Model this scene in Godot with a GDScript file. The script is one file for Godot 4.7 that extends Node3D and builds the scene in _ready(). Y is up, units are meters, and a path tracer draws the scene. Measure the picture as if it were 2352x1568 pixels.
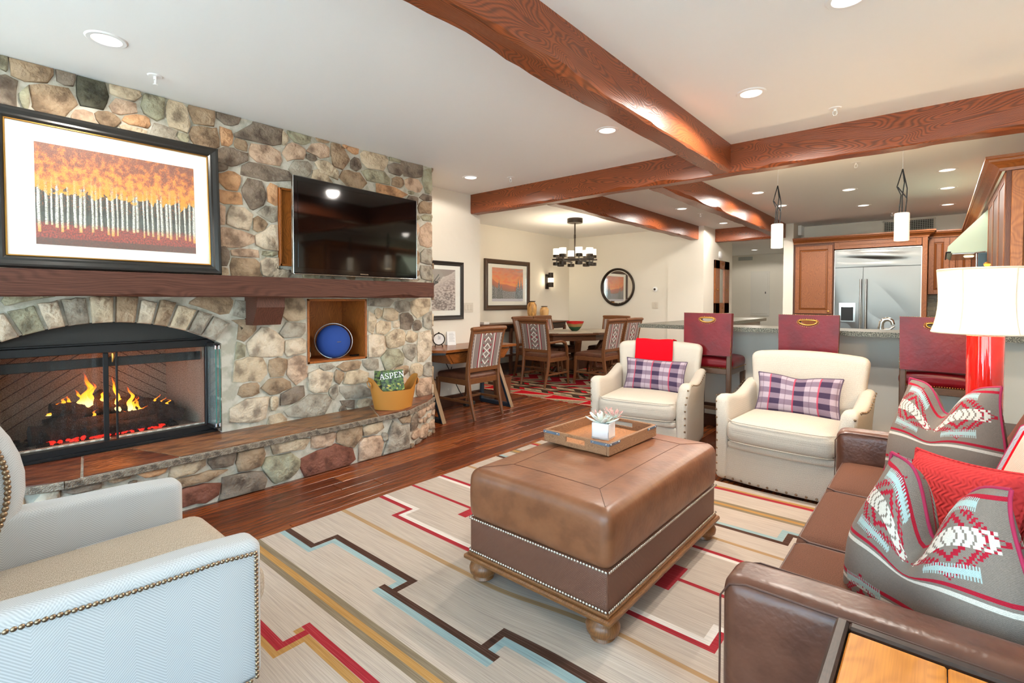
extends Node3D

# ---------------------------------------------------------------- mesh building
class MB:
	var st := SurfaceTool.new()
	var xf := Transform3D.IDENTITY
	var uo := Vector2.ZERO
	func _init():
		st.begin(Mesh.PRIMITIVE_TRIANGLES)
	func v(p: Vector3, uv: Vector2, g: int):
		st.set_smooth_group(g)
		st.set_uv(uv + uo)
		st.add_vertex(xf * p)
	func tri(a: Vector3, b: Vector3, c: Vector3, ua := Vector2.ZERO, ub := Vector2.ZERO, uc := Vector2.ZERO, g := -1):
		v(a, ua, g); v(c, uc, g); v(b, ub, g)
	func tri_out(a: Vector3, b: Vector3, c: Vector3, out: Vector3, ua := Vector2.ZERO, ub := Vector2.ZERO, uc := Vector2.ZERO, g := -1):
		if (b - a).cross(c - a).dot(out) >= 0.0: tri(a, b, c, ua, ub, uc, g)
		else: tri(a, c, b, ua, uc, ub, g)
	func quad(a: Vector3, b: Vector3, c: Vector3, d: Vector3, ua := Vector2.ZERO, ub := Vector2.ZERO, uc := Vector2.ZERO, ud := Vector2.ZERO, g := -1):
		tri(a, b, c, ua, ub, uc, g); tri(a, c, d, ua, uc, ud, g)
	func quad_out(a: Vector3, b: Vector3, c: Vector3, d: Vector3, out: Vector3, ua := Vector2.ZERO, ub := Vector2.ZERO, uc := Vector2.ZERO, ud := Vector2.ZERO, g := -1):
		if (c - a).cross(d - b).dot(out) >= 0.0: quad(a, b, c, d, ua, ub, uc, ud, g)
		else: quad(a, d, c, b, ua, ud, uc, ub, g)
	# chamfered box; texture u runs along the axis grain (-1: the longest)
	func box(c: Vector3, s: Vector3, bev := 0.003, grain := -1):
		var h := s * 0.5
		bev = minf(bev, minf(h.x, minf(h.y, h.z)) * 0.9)
		if grain < 0: grain = s.max_axis_index()
		var pt := func(ax: int, sg: Vector3) -> Vector3:
			var p := Vector3.ZERO
			for k in 3: p[k] = sg[k] * (h[k] if k == ax else h[k] - bev)
			return c + p
		for a in 3:
			var b := (a + 1) % 3
			var d := (a + 2) % 3
			var ua := b if b == grain or (a == grain and s[b] > s[d]) else d
			var va := d if ua == b else b
			for sa in [-1.0, 1.0]:
				var q := []
				for k in [[-1, -1], [1, -1], [1, 1], [-1, 1]]:
					var sg := Vector3.ZERO
					sg[a] = sa; sg[b] = k[0]; sg[d] = k[1]
					q.append(pt.call(a, sg))
				var o := Vector3.ZERO
				o[a] = sa
				var f := func(p: Vector3) -> Vector2: return Vector2(p[ua] - c[ua], p[va] - c[va] + a * 0.37 + sa * 0.21)
				quad_out(q[0], q[1], q[2], q[3], o, f.call(q[0]), f.call(q[1]), f.call(q[2]), f.call(q[3]))
				if bev > 0.0:
					for sb in [-1.0, 1.0]:
						var e := []
						for k in [-1.0, 1.0]:
							var sg := Vector3.ZERO
							sg[a] = sa; sg[b] = sb; sg[d] = k
							e.append(pt.call(a, sg)); e.append(pt.call(b, sg))
						var oo := Vector3.ZERO
						oo[a] = sa; oo[b] = sb
						quad_out(e[0], e[1], e[3], e[2], oo, f.call(e[0]), f.call(e[1]), f.call(e[3]), f.call(e[2]))
		if bev > 0.0:
			for sx in [-1.0, 1.0]:
				for sy in [-1.0, 1.0]:
					for sz in [-1.0, 1.0]:
						var sg := Vector3(sx, sy, sz)
						tri_out(pt.call(0, sg), pt.call(1, sg), pt.call(2, sg), sg)
	# rounded box with a grid on each face; deform moves the points, n = inner divisions
	func rbox(c: Vector3, s: Vector3, r: float, n := 4, k := 3, deform = null, grain := -1):
		var h := s * 0.5
		r = minf(r, minf(h.x, minf(h.y, h.z)))
		if grain < 0: grain = s.max_axis_index()
		var axv := []
		for a in 3:
			var l := PackedFloat32Array()
			for i in k: l.append(-h[a] + r * (1.0 - cos(PI * 0.5 * i / k)))
			for i in n + 1: l.append(lerpf(-h[a] + r, h[a] - r, float(i) / n))
			for i in k: l.append(h[a] - r + r * sin(PI * 0.5 * (i + 1) / k))
			axv.append(l)
		for a in 3:
			var b := (a + 1) % 3
			var d := (a + 2) % 3
			var ua := b if b == grain or (a == grain and s[b] > s[d]) else d
			var lb: PackedFloat32Array = axv[b]
			var ld: PackedFloat32Array = axv[d]
			for sa in [-1.0, 1.0]:
				var g := []
				var uvs := []
				for i in lb.size():
					var row := PackedVector3Array()
					var urow := PackedVector2Array()
					for j in ld.size():
						var p := Vector3.ZERO
						p[a] = sa * h[a]; p[b] = lb[i]; p[d] = ld[j]
						var q := Vector3(clampf(p.x, -h.x + r, h.x - r), clampf(p.y, -h.y + r, h.y - r), clampf(p.z, -h.z + r, h.z - r))
						var e := p - q
						p = q + (e.normalized() * r if e.length() > 1e-7 else Vector3.ZERO)
						urow.append(Vector2(lb[i], ld[j] + a * 0.37) if ua == b else Vector2(ld[j], lb[i] + a * 0.37))
						if deform != null: p = deform.call(p)
						row.append(c + p)
					g.append(row); uvs.append(urow)
				for i in lb.size() - 1:
					for j in ld.size() - 1:
						if sa > 0: quad(g[i][j], g[i + 1][j], g[i + 1][j + 1], g[i][j + 1], uvs[i][j], uvs[i + 1][j], uvs[i + 1][j + 1], uvs[i][j + 1], 0)
						else: quad(g[i][j], g[i][j + 1], g[i + 1][j + 1], g[i + 1][j], uvs[i][j], uvs[i][j + 1], uvs[i + 1][j + 1], uvs[i + 1][j], 0)
	# profile of (radius, height) from bottom to top turned about y
	func lathe(prof: Array, seg := 24, c := Vector3.ZERO, sharp := 35.0):
		var g := 1
		var run := 0.0
		for i in prof.size() - 1:
			var a: Vector2 = prof[i]
			var b: Vector2 = prof[i + 1]
			if a.is_equal_approx(b): continue
			if i > 0:
				var z: Vector2 = prof[i - 1]
				if absf(rad_to_deg((a - z).angle_to(b - a))) > sharp: g += 1
			var l := a.distance_to(b)
			for j in seg:
				var t0 := TAU * j / seg
				var t1 := TAU * (j + 1) / seg
				var p := c + Vector3(a.x * cos(t0), a.y, a.x * sin(t0))
				var q := c + Vector3(b.x * cos(t0), b.y, b.x * sin(t0))
				var r := c + Vector3(b.x * cos(t1), b.y, b.x * sin(t1))
				var s := c + Vector3(a.x * cos(t1), a.y, a.x * sin(t1))
				var m := maxf(a.x, b.x)
				var up := Vector2(run, t0 * m)
				var uq := Vector2(run + l, t0 * m)
				var ur := Vector2(run + l, t1 * m)
				var us := Vector2(run, t1 * m)
				if b.x > 1e-6: tri(p, q, r, up, uq, ur, g)
				if a.x > 1e-6: tri(p, r, s, up, ur, us, g)
			run += l
	# round tube along points; rad is one radius or an array
	func tube(pts: Array, rad, seg := 8, caps := true):
		var n := pts.size()
		var rings := []
		var side := Vector3.ZERO
		var run := 0.0
		var runs := []
		for i in n:
			var t: Vector3 = (pts[mini(i + 1, n - 1)] - pts[maxi(i - 1, 0)]).normalized()
			if i == 0:
				side = t.cross(Vector3.UP if absf(t.y) < 0.9 else Vector3.RIGHT).normalized()
			else:
				side = (side - t * side.dot(t)).normalized()
				run += (pts[i] - pts[i - 1]).length()
			runs.append(run)
			var bi := t.cross(side)
			var r: float = rad[i] if rad is Array else rad
			var ring := PackedVector3Array()
			for j in seg: ring.append(pts[i] + (side * cos(TAU * j / seg) + bi * sin(TAU * j / seg)) * r)
			rings.append(ring)
		for i in n - 1:
			for j in seg:
				var k := (j + 1) % seg
				var v0 := 0.02 * j
				quad(rings[i][j], rings[i][k], rings[i + 1][k], rings[i + 1][j], Vector2(runs[i], v0), Vector2(runs[i], v0 + 0.02), Vector2(runs[i + 1], v0 + 0.02), Vector2(runs[i + 1], v0), 3)
		if caps:
			for j in range(1, seg - 1):
				tri(rings[0][0], rings[0][j + 1], rings[0][j]); tri(rings[n - 1][0], rings[n - 1][j], rings[n - 1][j + 1])
	# rectangular bar along points, sizes = Vector2(width along xd, depth), chamfered
	func bar(pts: Array, sizes, xd: Vector3, ch := 0.15):
		var n := pts.size()
		var rings := []
		var runs := [0.0]
		for i in n:
			var t: Vector3 = (pts[mini(i + 1, n - 1)] - pts[maxi(i - 1, 0)]).normalized()
			var x := (xd - t * xd.dot(t)).normalized()
			var y := t.cross(x)
			var s: Vector2 = (sizes[i] if sizes is Array else sizes) * 0.5
			var k := minf(s.x, s.y) * ch * 2.0
			var ring := []
			for q in [Vector2(-s.x + k, -s.y), Vector2(s.x - k, -s.y), Vector2(s.x, -s.y + k), Vector2(s.x, s.y - k), Vector2(s.x - k, s.y), Vector2(-s.x + k, s.y), Vector2(-s.x, s.y - k), Vector2(-s.x, -s.y + k)]:
				ring.append(pts[i] + x * q.x + y * q.y)
			rings.append(ring)
			if i > 0: runs.append(runs[i - 1] + (pts[i] - pts[i - 1]).length())
		for i in n - 1:
			for j in 8:
				var k := (j + 1) % 8
				quad(rings[i][j], rings[i][k], rings[i + 1][k], rings[i + 1][j], Vector2(runs[i], j * 0.05), Vector2(runs[i], j * 0.05 + 0.04), Vector2(runs[i + 1], j * 0.05 + 0.04), Vector2(runs[i + 1], j * 0.05), 10 + j)
		for j in range(1, 7):
			tri(rings[0][0], rings[0][j + 1], rings[0][j]); tri(rings[n - 1][0], rings[n - 1][j], rings[n - 1][j + 1])
	# polygon (counter-clockwise in the plane X,Y) pushed from d0 to d1 along X x Y
	func prism(poly: PackedVector2Array, o: Vector3, X: Vector3, Y: Vector3, d0: float, d1: float, back := true, g := -1):
		var N := X.cross(Y).normalized()
		if Geometry2D.is_polygon_clockwise(poly): pass
		var area := 0.0
		for i in poly.size(): area += poly[i].cross(poly[(i + 1) % poly.size()])
		if area < 0.0: poly.reverse()
		var P := func(q: Vector2, d: float) -> Vector3: return o + X * q.x + Y * q.y + N * d
		var idx := Geometry2D.triangulate_polygon(poly)
		for i in range(0, idx.size(), 3):
			var a := poly[idx[i]]
			var b := poly[idx[i + 1]]
			var c := poly[idx[i + 2]]
			tri_out(P.call(a, d1), P.call(b, d1), P.call(c, d1), N, a, b, c)
			if back: tri_out(P.call(a, d0), P.call(b, d0), P.call(c, d0), -N, a, b, c)
		for i in poly.size():
			var a := poly[i]
			var b := poly[(i + 1) % poly.size()]
			var e := (b - a)
			var out := X * e.y - Y * e.x
			var l := e.length()
			quad_out(P.call(a, d0), P.call(b, d0), P.call(b, d1), P.call(a, d1), out, Vector2(0, d0), Vector2(l, d0), Vector2(l, d1), Vector2(0, d1), g)
	# sheet f(u,v) for u,v in 0..1; normal = df/du x df/dv outward
	func sheet(nu: int, nv: int, f: Callable, g := 0, uvf = null):
		var rows := []
		var uvs := []
		for i in nu + 1:
			var row := PackedVector3Array()
			var ur := PackedVector2Array()
			for j in nv + 1:
				var a := float(i) / nu
				var b := float(j) / nv
				row.append(f.call(a, b))
				ur.append(uvf.call(a, b) if uvf != null else Vector2(a, b))
			rows.append(row); uvs.append(ur)
		for i in nu:
			for j in nv:
				quad(rows[i][j], rows[i + 1][j], rows[i + 1][j + 1], rows[i][j + 1], uvs[i][j], uvs[i + 1][j], uvs[i + 1][j + 1], uvs[i][j + 1], g)
	func dome(c: Vector3, n: Vector3, r: float, h: float, seg := 8):
		var x := n.cross(Vector3.UP if absf(n.y) < 0.9 else Vector3.RIGHT).normalized()
		var y := n.cross(x)
		var prev := []
		for lv in 3:
			var a := PI * 0.5 * lv / 3.0
			var ring := []
			for j in seg: ring.append(c + (x * cos(TAU * j / seg) + y * sin(TAU * j / seg)) * r * cos(a) + n * h * sin(a))
			if lv > 0:
				for j in seg: quad_out(prev[j], prev[(j + 1) % seg], ring[(j + 1) % seg], ring[j], prev[j] - c, Vector2.ZERO, Vector2.ZERO, Vector2.ZERO, Vector2.ZERO, 2)
			prev = ring
		for j in seg: tri_out(prev[j], prev[(j + 1) % seg], c + n * h, n, Vector2.ZERO, Vector2.ZERO, Vector2.ZERO, 2)
	func done() -> ArrayMesh:
		st.generate_normals()
		return st.commit()

# ---------------------------------------------------------------- scene helpers
var M := {}
var taken := {}
var rng := RandomNumberGenerator.new()

func numbered(called: String) -> String:
	var n: int = taken.get(called, 0)
	taken[called] = n + 1
	return called if n == 0 else "%s_%03d" % [called, n]
func meta(o: Node, label := "", category := "", group := "", kind := ""):
	if label: o.set_meta("label", label)
	if category: o.set_meta("category", category)
	if group: o.set_meta("group", group)
	if kind: o.set_meta("kind", kind)
	return o
func thing(called: String, label: String, category: String, at := Vector3.ZERO, turn := 0.0, group := "") -> Node3D:
	var o := Node3D.new()
	o.name = numbered(called)
	add_child(o)
	o.position = at
	o.rotation.y = turn
	meta(o, label, category, group)
	return o
func part(called: String, mesh, m: Material, parent: Node = null, label := "") -> MeshInstance3D:
	var o := MeshInstance3D.new()
	o.mesh = mesh.done() if mesh is MB else mesh
	o.material_override = m
	if parent == null:
		o.name = numbered(called)
		add_child(o)
	else:
		o.name = called
		parent.add_child(o, true)
	if label: o.set_meta("label", label)
	return o
func structure(called: String, mesh, m: Material, label := "", category := "") -> MeshInstance3D:
	var o := part(called, mesh, m)
	meta(o, label, category, "", "structure")
	return o
func dup(root: Node3D, at: Vector3, turn: float, label: String, group := "") -> Node3D:
	var r: Node3D = root.duplicate()
	var base := root.name.rstrip("0123456789").trim_suffix("_")
	r.name = numbered(base)
	add_child(r)
	r.position = at
	r.rotation.y = turn
	meta(r, label, "", group)
	return r
func V(x: float, y: float, z: float) -> Vector3: return Vector3(x, y, z)
func box1(c: Vector3, s: Vector3, bev := 0.003, grain := -1) -> MB:
	var b := MB.new()
	b.uo = Vector2(rng.randf() * 5.0, rng.randf() * 5.0)
	b.box(c, s, bev, grain)
	return b
# copies of one small dome as parts of their own
func studs(called: String, pts: Array, r: float, h: float, m: Material, parent: Node3D):
	var b := MB.new()
	b.dome(Vector3.ZERO, Vector3(0, 1, 0), r, h, 8)
	var mesh := b.done()
	for p in pts:
		var o := part(called, mesh, m, parent)
		var n: Vector3 = p[1].normalized()
		o.transform = Transform3D(Basis(Quaternion(Vector3.UP, n)), p[0])
func stud_strip(called: String, pts: Array, r: float, h: float, m: Material, parent: Node3D):
	var b := MB.new()
	for p in pts: b.dome(p[0], p[1].normalized(), r, h, 6)
	var o := part(called, b, m, parent)
	o.set_meta("kind", "stuff")
func line_pts(a: Vector3, b: Vector3, n: Vector3, step: float) -> Array:
	var k := maxi(1, roundi(a.distance_to(b) / step))
	var out := []
	for i in k + 1: out.append([a.lerp(b, float(i) / k), n])
	return out

func _ready():
	# camera: 1.30 m up, looking along the beams' diagonal; the lens is shifted as in the photograph
	var cam := Camera3D.new()
	cam.name = "camera"
	cam.projection = Camera3D.PROJECTION_FRUSTUM
	cam.near = 0.05
	cam.far = 60.0
	cam.size = 0.05 * 2.0 * 784.0 / 1139.63
	cam.frustum_offset = Vector2(0.0, -0.05 * 71.0 / 1139.63)
	cam.position = V(0, 1.30, 0)
	cam.rotation_degrees = V(-1.2375, 40.679, 0.1139)
	add_child(cam)
	cam.current = true
	var sky_mat := ProceduralSkyMaterial.new()
	sky_mat.sky_top_color = Color(0.55, 0.78, 0.98)
	sky_mat.sky_horizon_color = Color(0.83, 0.94, 0.95)
	sky_mat.ground_bottom_color = Color(0.86, 0.87, 0.84)
	sky_mat.ground_horizon_color = Color(0.93, 0.95, 0.96)
	var sky := Sky.new()
	sky.sky_material = sky_mat
	var env := Environment.new()
	env.background_mode = Environment.BG_SKY
	env.sky = sky
	env.background_energy_multiplier = SKY_ENERGY
	env.tonemap_mode = Environment.TONE_MAPPER_LINEAR
	env.tonemap_exposure = EXPOSURE
	env.sdfgi_enabled = true
	env.ssao_enabled = true
	env.ssil_enabled = true
	var we := WorldEnvironment.new()
	we.name = "environment"
	we.environment = env
	add_child(we)
	# the sun stands high over the terrace behind the camera and hardly reaches indoors
	var sun := DirectionalLight3D.new()
	sun.name = "sun"
	sun.rotation_degrees = V(-66, 20, 0)
	sun.light_color = Color(1.0, 0.98, 0.95)
	sun.light_energy = 11.0
	sun.light_angular_distance = 0.6
	sun.sky_mode = DirectionalLight3D.SKY_MODE_LIGHT_ONLY
	sun.shadow_enabled = true
	add_child(sun)
	rng.seed = 77
	make_materials()
	make_patterns()
	build_room()
	build_stone_wall()
	build_fireplace()
	build_beams()
	build_ceiling_fittings()
	build_floor_coverings()
	build_ottoman()
	build_grey_chair()
	build_sofa()
	build_armchairs()
	build_kitchen()
	build_stools()
	build_desk()
	build_dining()
	build_walls_decor()

const SKY_ENERGY := 10.5
const EXPOSURE := 1.15
const DOWN := 2.1
# ---------------------------------------------------------------- textures and materials
func C(r: int, g: int, b: int) -> Color: return Color8(r, g, b)
func noise(freq: float, oct := 4, sd := 1, kind := FastNoiseLite.TYPE_SIMPLEX_SMOOTH) -> FastNoiseLite:
	var n := FastNoiseLite.new()
	n.noise_type = kind
	n.seed = sd
	n.frequency = freq
	n.fractal_octaves = oct
	return n
func ntex(n: FastNoiseLite, size: int, cols: Array, offs: Array, h := 0) -> NoiseTexture2D:
	var t := NoiseTexture2D.new()
	t.width = size
	t.height = h if h else size
	t.seamless = true
	t.noise = n
	var g := Gradient.new()
	g.offsets = PackedFloat32Array(offs)
	g.colors = PackedColorArray(cols)
	t.color_ramp = g
	return t
func paint(w: int, h: int, f: Callable) -> ImageTexture:
	var d := PackedByteArray()
	d.resize(w * h * 3)
	var k := 0
	for y in h:
		for x in w:
			var c: Color = f.call(x, y)
			d[k] = clampi(int(c.r * 255.0), 0, 255); d[k + 1] = clampi(int(c.g * 255.0), 0, 255); d[k + 2] = clampi(int(c.b * 255.0), 0, 255)
			k += 3
	return ImageTexture.create_from_image(Image.create_from_data(w, h, false, Image.FORMAT_RGB8, d))
func mat(c: Color, rough := 0.6, metal := 0.0, spec := 0.5) -> StandardMaterial3D:
	var m := StandardMaterial3D.new()
	m.albedo_color = c
	m.roughness = rough
	m.metallic = metal
	m.metallic_specular = spec
	return m
func tex(m: StandardMaterial3D, t: Texture2D, s: Vector3, tri := false, world := false) -> StandardMaterial3D:
	m.albedo_texture = t
	m.uv1_scale = s
	m.uv1_triplanar = tri
	m.uv1_world_triplanar = world
	return m
func bump(m: StandardMaterial3D, t: Texture2D, cm: float) -> StandardMaterial3D:
	m.heightmap_enabled = true
	m.heightmap_texture = t
	m.heightmap_scale = cm
	return m
func glow(c: Color, e: float, base := Color(0.9, 0.9, 0.9)) -> StandardMaterial3D:
	var m := mat(base, 0.5)
	m.emission_enabled = true
	m.emission = c
	m.emission_energy_multiplier = e
	return m

# wood seen along u: ring lines bent by noise, light to dark; repeats in u only loosely
func wood_tex(w: int, h: int, light: Color, dark: Color, rings: float, warp: float, sd: int, streak := 0.35) -> ImageTexture:
	var a := noise(0.9, 2, sd)
	var b := noise(5.0, 3, sd + 7)
	return paint(w, h, func(x: int, y: int):
		var u := float(x) / w
		var v := float(y) / h
		var e := minf(u, 1.0 - u) * 6.0
		var uu := u if e > 1.0 else lerpf(0.5, u, 1.0)
		var wv := a.get_noise_2d(sin(u * TAU) * 0.55 + 3.0, v * 1.6 + cos(u * TAU) * 0.3)
		var r := (v + wv * warp) * rings
		var s := 0.5 + 0.5 * sin(r * TAU)
		s = pow(s, 1.6)
		var f := b.get_noise_2d(uu * 1.2, v * 22.0)
		var t := clampf(s * (1.0 - streak) + (0.5 + f * 0.9) * streak, 0.0, 1.0)
		return light.lerp(dark, t))

func make_materials():
	M.wall = bump(mat(C(233, 227, 214), 0.75, 0, 0.3), ntex(noise(0.01, 3, 3), 256, [Color.BLACK, Color.WHITE], [0.2, 0.8]), 0.12)
	M.wall.uv1_triplanar = true; M.wall.uv1_scale = Vector3.ONE * 1.2
	M.wall.texture_repeat = true
	M.ceiling = bump(mat(C(244, 244, 241), 0.85, 0, 0.2), M.wall.heightmap_texture, 0.1)
	M.ceiling.uv1_triplanar = true; M.ceiling.uv1_scale = Vector3.ONE * 0.8
	# stone
	var blot := ntex(noise(0.006, 7, 11), 512, [Color(0.66, 0.63, 0.61), Color(0.87, 0.84, 0.81), Color(0.98, 0.96, 0.93), Color(1.0, 0.99, 0.98)], [0.2, 0.42, 0.6, 0.85])
	var rough := ntex(noise(0.03, 5, 12), 512, [Color.BLACK, Color.WHITE], [0.15, 0.85])
	var cols := [C(206, 190, 166), C(210, 184, 162), C(176, 170, 158), C(142, 130, 118), C(174, 152, 128), C(212, 168, 130), C(176, 174, 152), C(138, 92, 78), C(96, 96, 84), C(218, 204, 184)]
	for i in cols.size():
		var m := bump(tex(mat(cols[i], 0.85, 0, 0.25), blot, Vector3.ONE * 2.2, true), rough, 0.55)
		m.uv1_offset = Vector3(i * 0.31, i * 0.17, i * 0.23)
		M["stone%d" % i] = m
	M.mortar = bump(tex(mat(C(200, 195, 182), 0.95, 0, 0.1), ntex(noise(0.012, 4, 5), 256, [Color(0.88, 0.88, 0.86), Color.WHITE], [0.3, 0.7]), Vector3.ONE * 3.0, true), rough, 0.14)
	# hearth flagstones
	var flag := ntex(noise(0.006, 5, 21), 512, [C(98, 74, 62), C(138, 100, 74), C(160, 118, 84), C(120, 88, 70)], [0.2, 0.42, 0.58, 0.85])
	for i in 4:
		var m := bump(tex(mat([C(255, 240, 225), C(235, 200, 190), C(215, 170, 165), C(235, 225, 200)][i], 0.32, 0, 0.5), flag, Vector3(2.2, 2.2, 0.8), true), rough, 0.25)
		m.uv1_offset = Vector3(i * 0.4, 0, i * 0.23)
		M["flag%d" % i] = m
	M.flag_edge = bump(tex(mat(C(176, 164, 148), 0.9), blot, Vector3.ONE * 6.0, true), rough, 1.0)
	# woods
	var grain := wood_tex(512, 256, Color(1, 1, 1), Color(0.55, 0.5, 0.46), 9.0, 0.5, 4)
	var mid := wood_tex(512, 256, Color(1, 1, 1), Color(0.74, 0.70, 0.66), 10.0, 0.5, 12, 0.6)
	var soft := wood_tex(512, 256, Color(1, 1, 1), Color(0.86, 0.82, 0.78), 6.0, 0.5, 6, 0.5)
	var fine := wood_tex(512, 256, Color(1, 1, 1), Color(0.62, 0.58, 0.54), 20.0, 0.25, 9, 0.7)
	var beamt := wood_tex(1024, 256, C(158, 80, 40), C(88, 44, 24), 13.0, 0.8, 15, 0.4)
	M.beam = bump(tex(mat(Color.WHITE, 0.34, 0, 0.5), beamt, Vector3(0.55, 3.6, 1)), beamt, 0.25)
	M.mantle = bump(tex(mat(C(104, 66, 54), 0.55, 0, 0.35), fine, Vector3(0.5, 3.4, 1)), fine, 0.15)
	M.corbel = tex(mat(C(104, 62, 48), 0.5), fine, Vector3(2, 3, 1))
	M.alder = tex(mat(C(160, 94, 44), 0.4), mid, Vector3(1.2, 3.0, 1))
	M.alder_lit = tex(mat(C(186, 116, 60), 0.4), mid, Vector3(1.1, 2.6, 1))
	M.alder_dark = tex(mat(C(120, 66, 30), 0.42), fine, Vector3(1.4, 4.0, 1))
	M.glaze = mat(C(62, 34, 18), 0.6)
	M.niche = tex(mat(C(190, 110, 46), 0.4), fine, Vector3(1.5, 3.0, 1))
	M.chair_wood = tex(mat(C(142, 90, 52), 0.4), fine, Vector3(3, 6, 1))
	M.table_wood = tex(mat(C(112, 66, 38), 0.38), fine, Vector3(2, 4, 1))
	M.desk_wood = tex(mat(C(168, 98, 46), 0.25), fine, Vector3(1.5, 4, 1))
	M.pine = tex(mat(C(216, 138, 52), 0.3), soft, Vector3(0.9, 3.0, 1))
	M.edge_wood = tex(mat(C(66, 46, 36), 0.4), fine, Vector3(2, 4, 1))
	M.ottoman_wood = tex(mat(C(150, 98, 56), 0.35), fine, Vector3(2, 5, 1))
	M.tray_wood = tex(mat(C(168, 122, 86), 0.6), mid, Vector3(2.5, 7, 1))
	M.tray_floor = tex(mat(C(196, 132, 80), 0.55), mid, Vector3(2.0, 6, 1))
	M.stool_wood = tex(mat(C(104, 76, 56), 0.4), fine, Vector3(2, 5, 1))
	M.baseboard = tex(mat(C(92, 52, 34), 0.45), fine, Vector3(1.2, 4, 1))
	var plank := wood_tex(1024, 256, C(176, 100, 50), C(88, 48, 28), 4.0, 0.35, 31, 0.7)
	for i in 4:
		M["plank%d" % i] = bump(tex(mat([C(255, 245, 235), C(205, 180, 165), C(235, 205, 180), C(178, 150, 138)][i], 0.26, 0, 0.5), plank, Vector3(0.75, 4.4, 1)), plank, 0.12)
	M.subfloor = mat(C(48, 28, 18), 0.6)
	# leathers
	var hide := ntex(noise(0.007, 4, 41), 512, [Color(0.86, 0.84, 0.83), Color(0.95, 0.94, 0.93), Color(1, 1, 1)], [0.2, 0.5, 0.8])
	var pores := ntex(noise(0.08, 3, 42), 256, [Color.BLACK, Color.WHITE], [0.3, 0.7])
	M.leather_ottoman = bump(tex(mat(C(136, 86, 56), 0.36, 0, 0.5), hide, Vector3.ONE * 1.6, true), pores, 0.03)
	M.leather_band = bump(mat(C(108, 68, 50), 0.42), paint(64, 64, func(x: int, y: int): return Color.WHITE * (0.5 + 0.5 * sin(x * TAU / 8.0) * sin(y * TAU / 8.0))), 0.12)
	M.leather_band.uv1_triplanar = true; M.leather_band.uv1_scale = Vector3.ONE * 18.0
	M.leather_sofa = bump(tex(mat(C(104, 64, 47), 0.33, 0, 0.5), hide, Vector3.ONE * 2.2, true), pores, 0.04)
	M.leather_red = bump(tex(mat(C(112, 10, 20), 0.3, 0, 0.4), hide, Vector3.ONE * 1.3, true), pores, 0.03)
	M.leather_seat = bump(tex(mat(C(104, 62, 44), 0.4), hide, Vector3.ONE * 3.0, true), pores, 0.03)
	M.piping_brown = mat(C(86, 54, 42), 0.5)
	# cloths
	var weave := paint(32, 32, func(x: int, y: int): return Color.WHITE * (0.35 + 0.65 * absf(sin((x + (y % 4) * 2) * TAU / 8.0)) * absf(cos(y * TAU / 8.0))))
	var fleck := ntex(noise(0.12, 3, 51), 256, [Color(0.80, 0.79, 0.77), Color(1, 1, 1)], [0.3, 0.62])
	M.cream = bump(tex(mat(C(218, 208, 194), 0.9, 0, 0.2), fleck, Vector3.ONE * 5.0, true), weave, 0.10)
	M.cream.uv1_scale = Vector3.ONE * 9.0
	M.sofa_cloth = bump(tex(mat(C(120, 82, 66), 0.9, 0, 0.2), fleck, Vector3.ONE * 9.0, true), weave, 0.08)
	var herr := paint(128, 64, func(x: int, y: int):
		var k := int(x / 64.0)
		var dgn: int = (x + y * 2 if k == 0 else -x + y * 2)
		return Color.WHITE * (0.82 + 0.18 * (0.5 + 0.5 * sin(dgn * TAU / 8.0))))
	M.herring = bump(tex(mat(C(206, 206, 205), 0.92, 0, 0.2), herr, Vector3.ONE * 8.0, true), herr, 0.06)
	M.herring_seat = tex(mat(C(196, 182, 166), 0.92, 0, 0.2), fleck, Vector3(3, 3, 14), true)
	M.red_knit = bump(mat(C(206, 62, 62), 0.95, 0, 0.2), paint(64, 64, func(x: int, y: int): return Color.WHITE * (0.5 + 0.5 * sin((x + 6.0 * sin(y * TAU / 32.0)) * TAU / 16.0))), 0.5)
	M.red_knit.uv1_triplanar = true; M.red_knit.uv1_scale = Vector3.ONE * 14.0
	M.throw_red = mat(C(214, 14, 30), 0.95, 0, 0.2)
	M.piping = mat(C(170, 36, 74), 0.85)
	# metals, glass, plain colours
	M.nail = mat(C(150, 128, 104), 0.28, 0.9)
	M.nail_silver = mat(C(215, 206, 192), 0.28, 0.9)
	M.brass = mat(C(190, 140, 70), 0.3, 1.0)
	M.black = mat(C(40, 40, 38), 0.6)
	M.black_gloss = mat(C(12, 12, 13), 0.06)
	M.black_metal = mat(C(34, 36, 38), 0.42, 0.4)
	M.bronze = mat(C(58, 50, 44), 0.35, 0.7)
	M.steel = mat(C(196, 197, 194), 0.2, 1.0)
	M.steel_blue = mat(C(120, 134, 150), 0.4, 0.8)
	M.chrome = mat(C(220, 220, 220), 0.1, 1.0)
	M.white = mat(C(240, 240, 238), 0.5)
	M.plate = mat(C(214, 206, 190), 0.45)
	M.paper = mat(C(244, 243, 240), 0.8)
	M.glass = mat(Color(0.85, 0.95, 0.93, 0.10), 0.03)
	M.glass.transparency = BaseMaterial3D.TRANSPARENCY_ALPHA
	M.glass_edge = mat(C(60, 130, 118), 0.1)
	M.mirror = mat(C(235, 235, 235), 0.02, 1.0)
	M.granite = tex(mat(Color.WHITE, 0.3, 0, 0.3), ntex(noise(0.06, 4, 61, FastNoiseLite.TYPE_CELLULAR), 512, [C(34, 36, 32), C(88, 88, 78), C(150, 146, 130), C(60, 64, 56)], [0.15, 0.4, 0.62, 0.9]), Vector3.ONE * 3.5, true)
	M.lamp_red = mat(C(214, 24, 18), 0.06)
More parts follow.
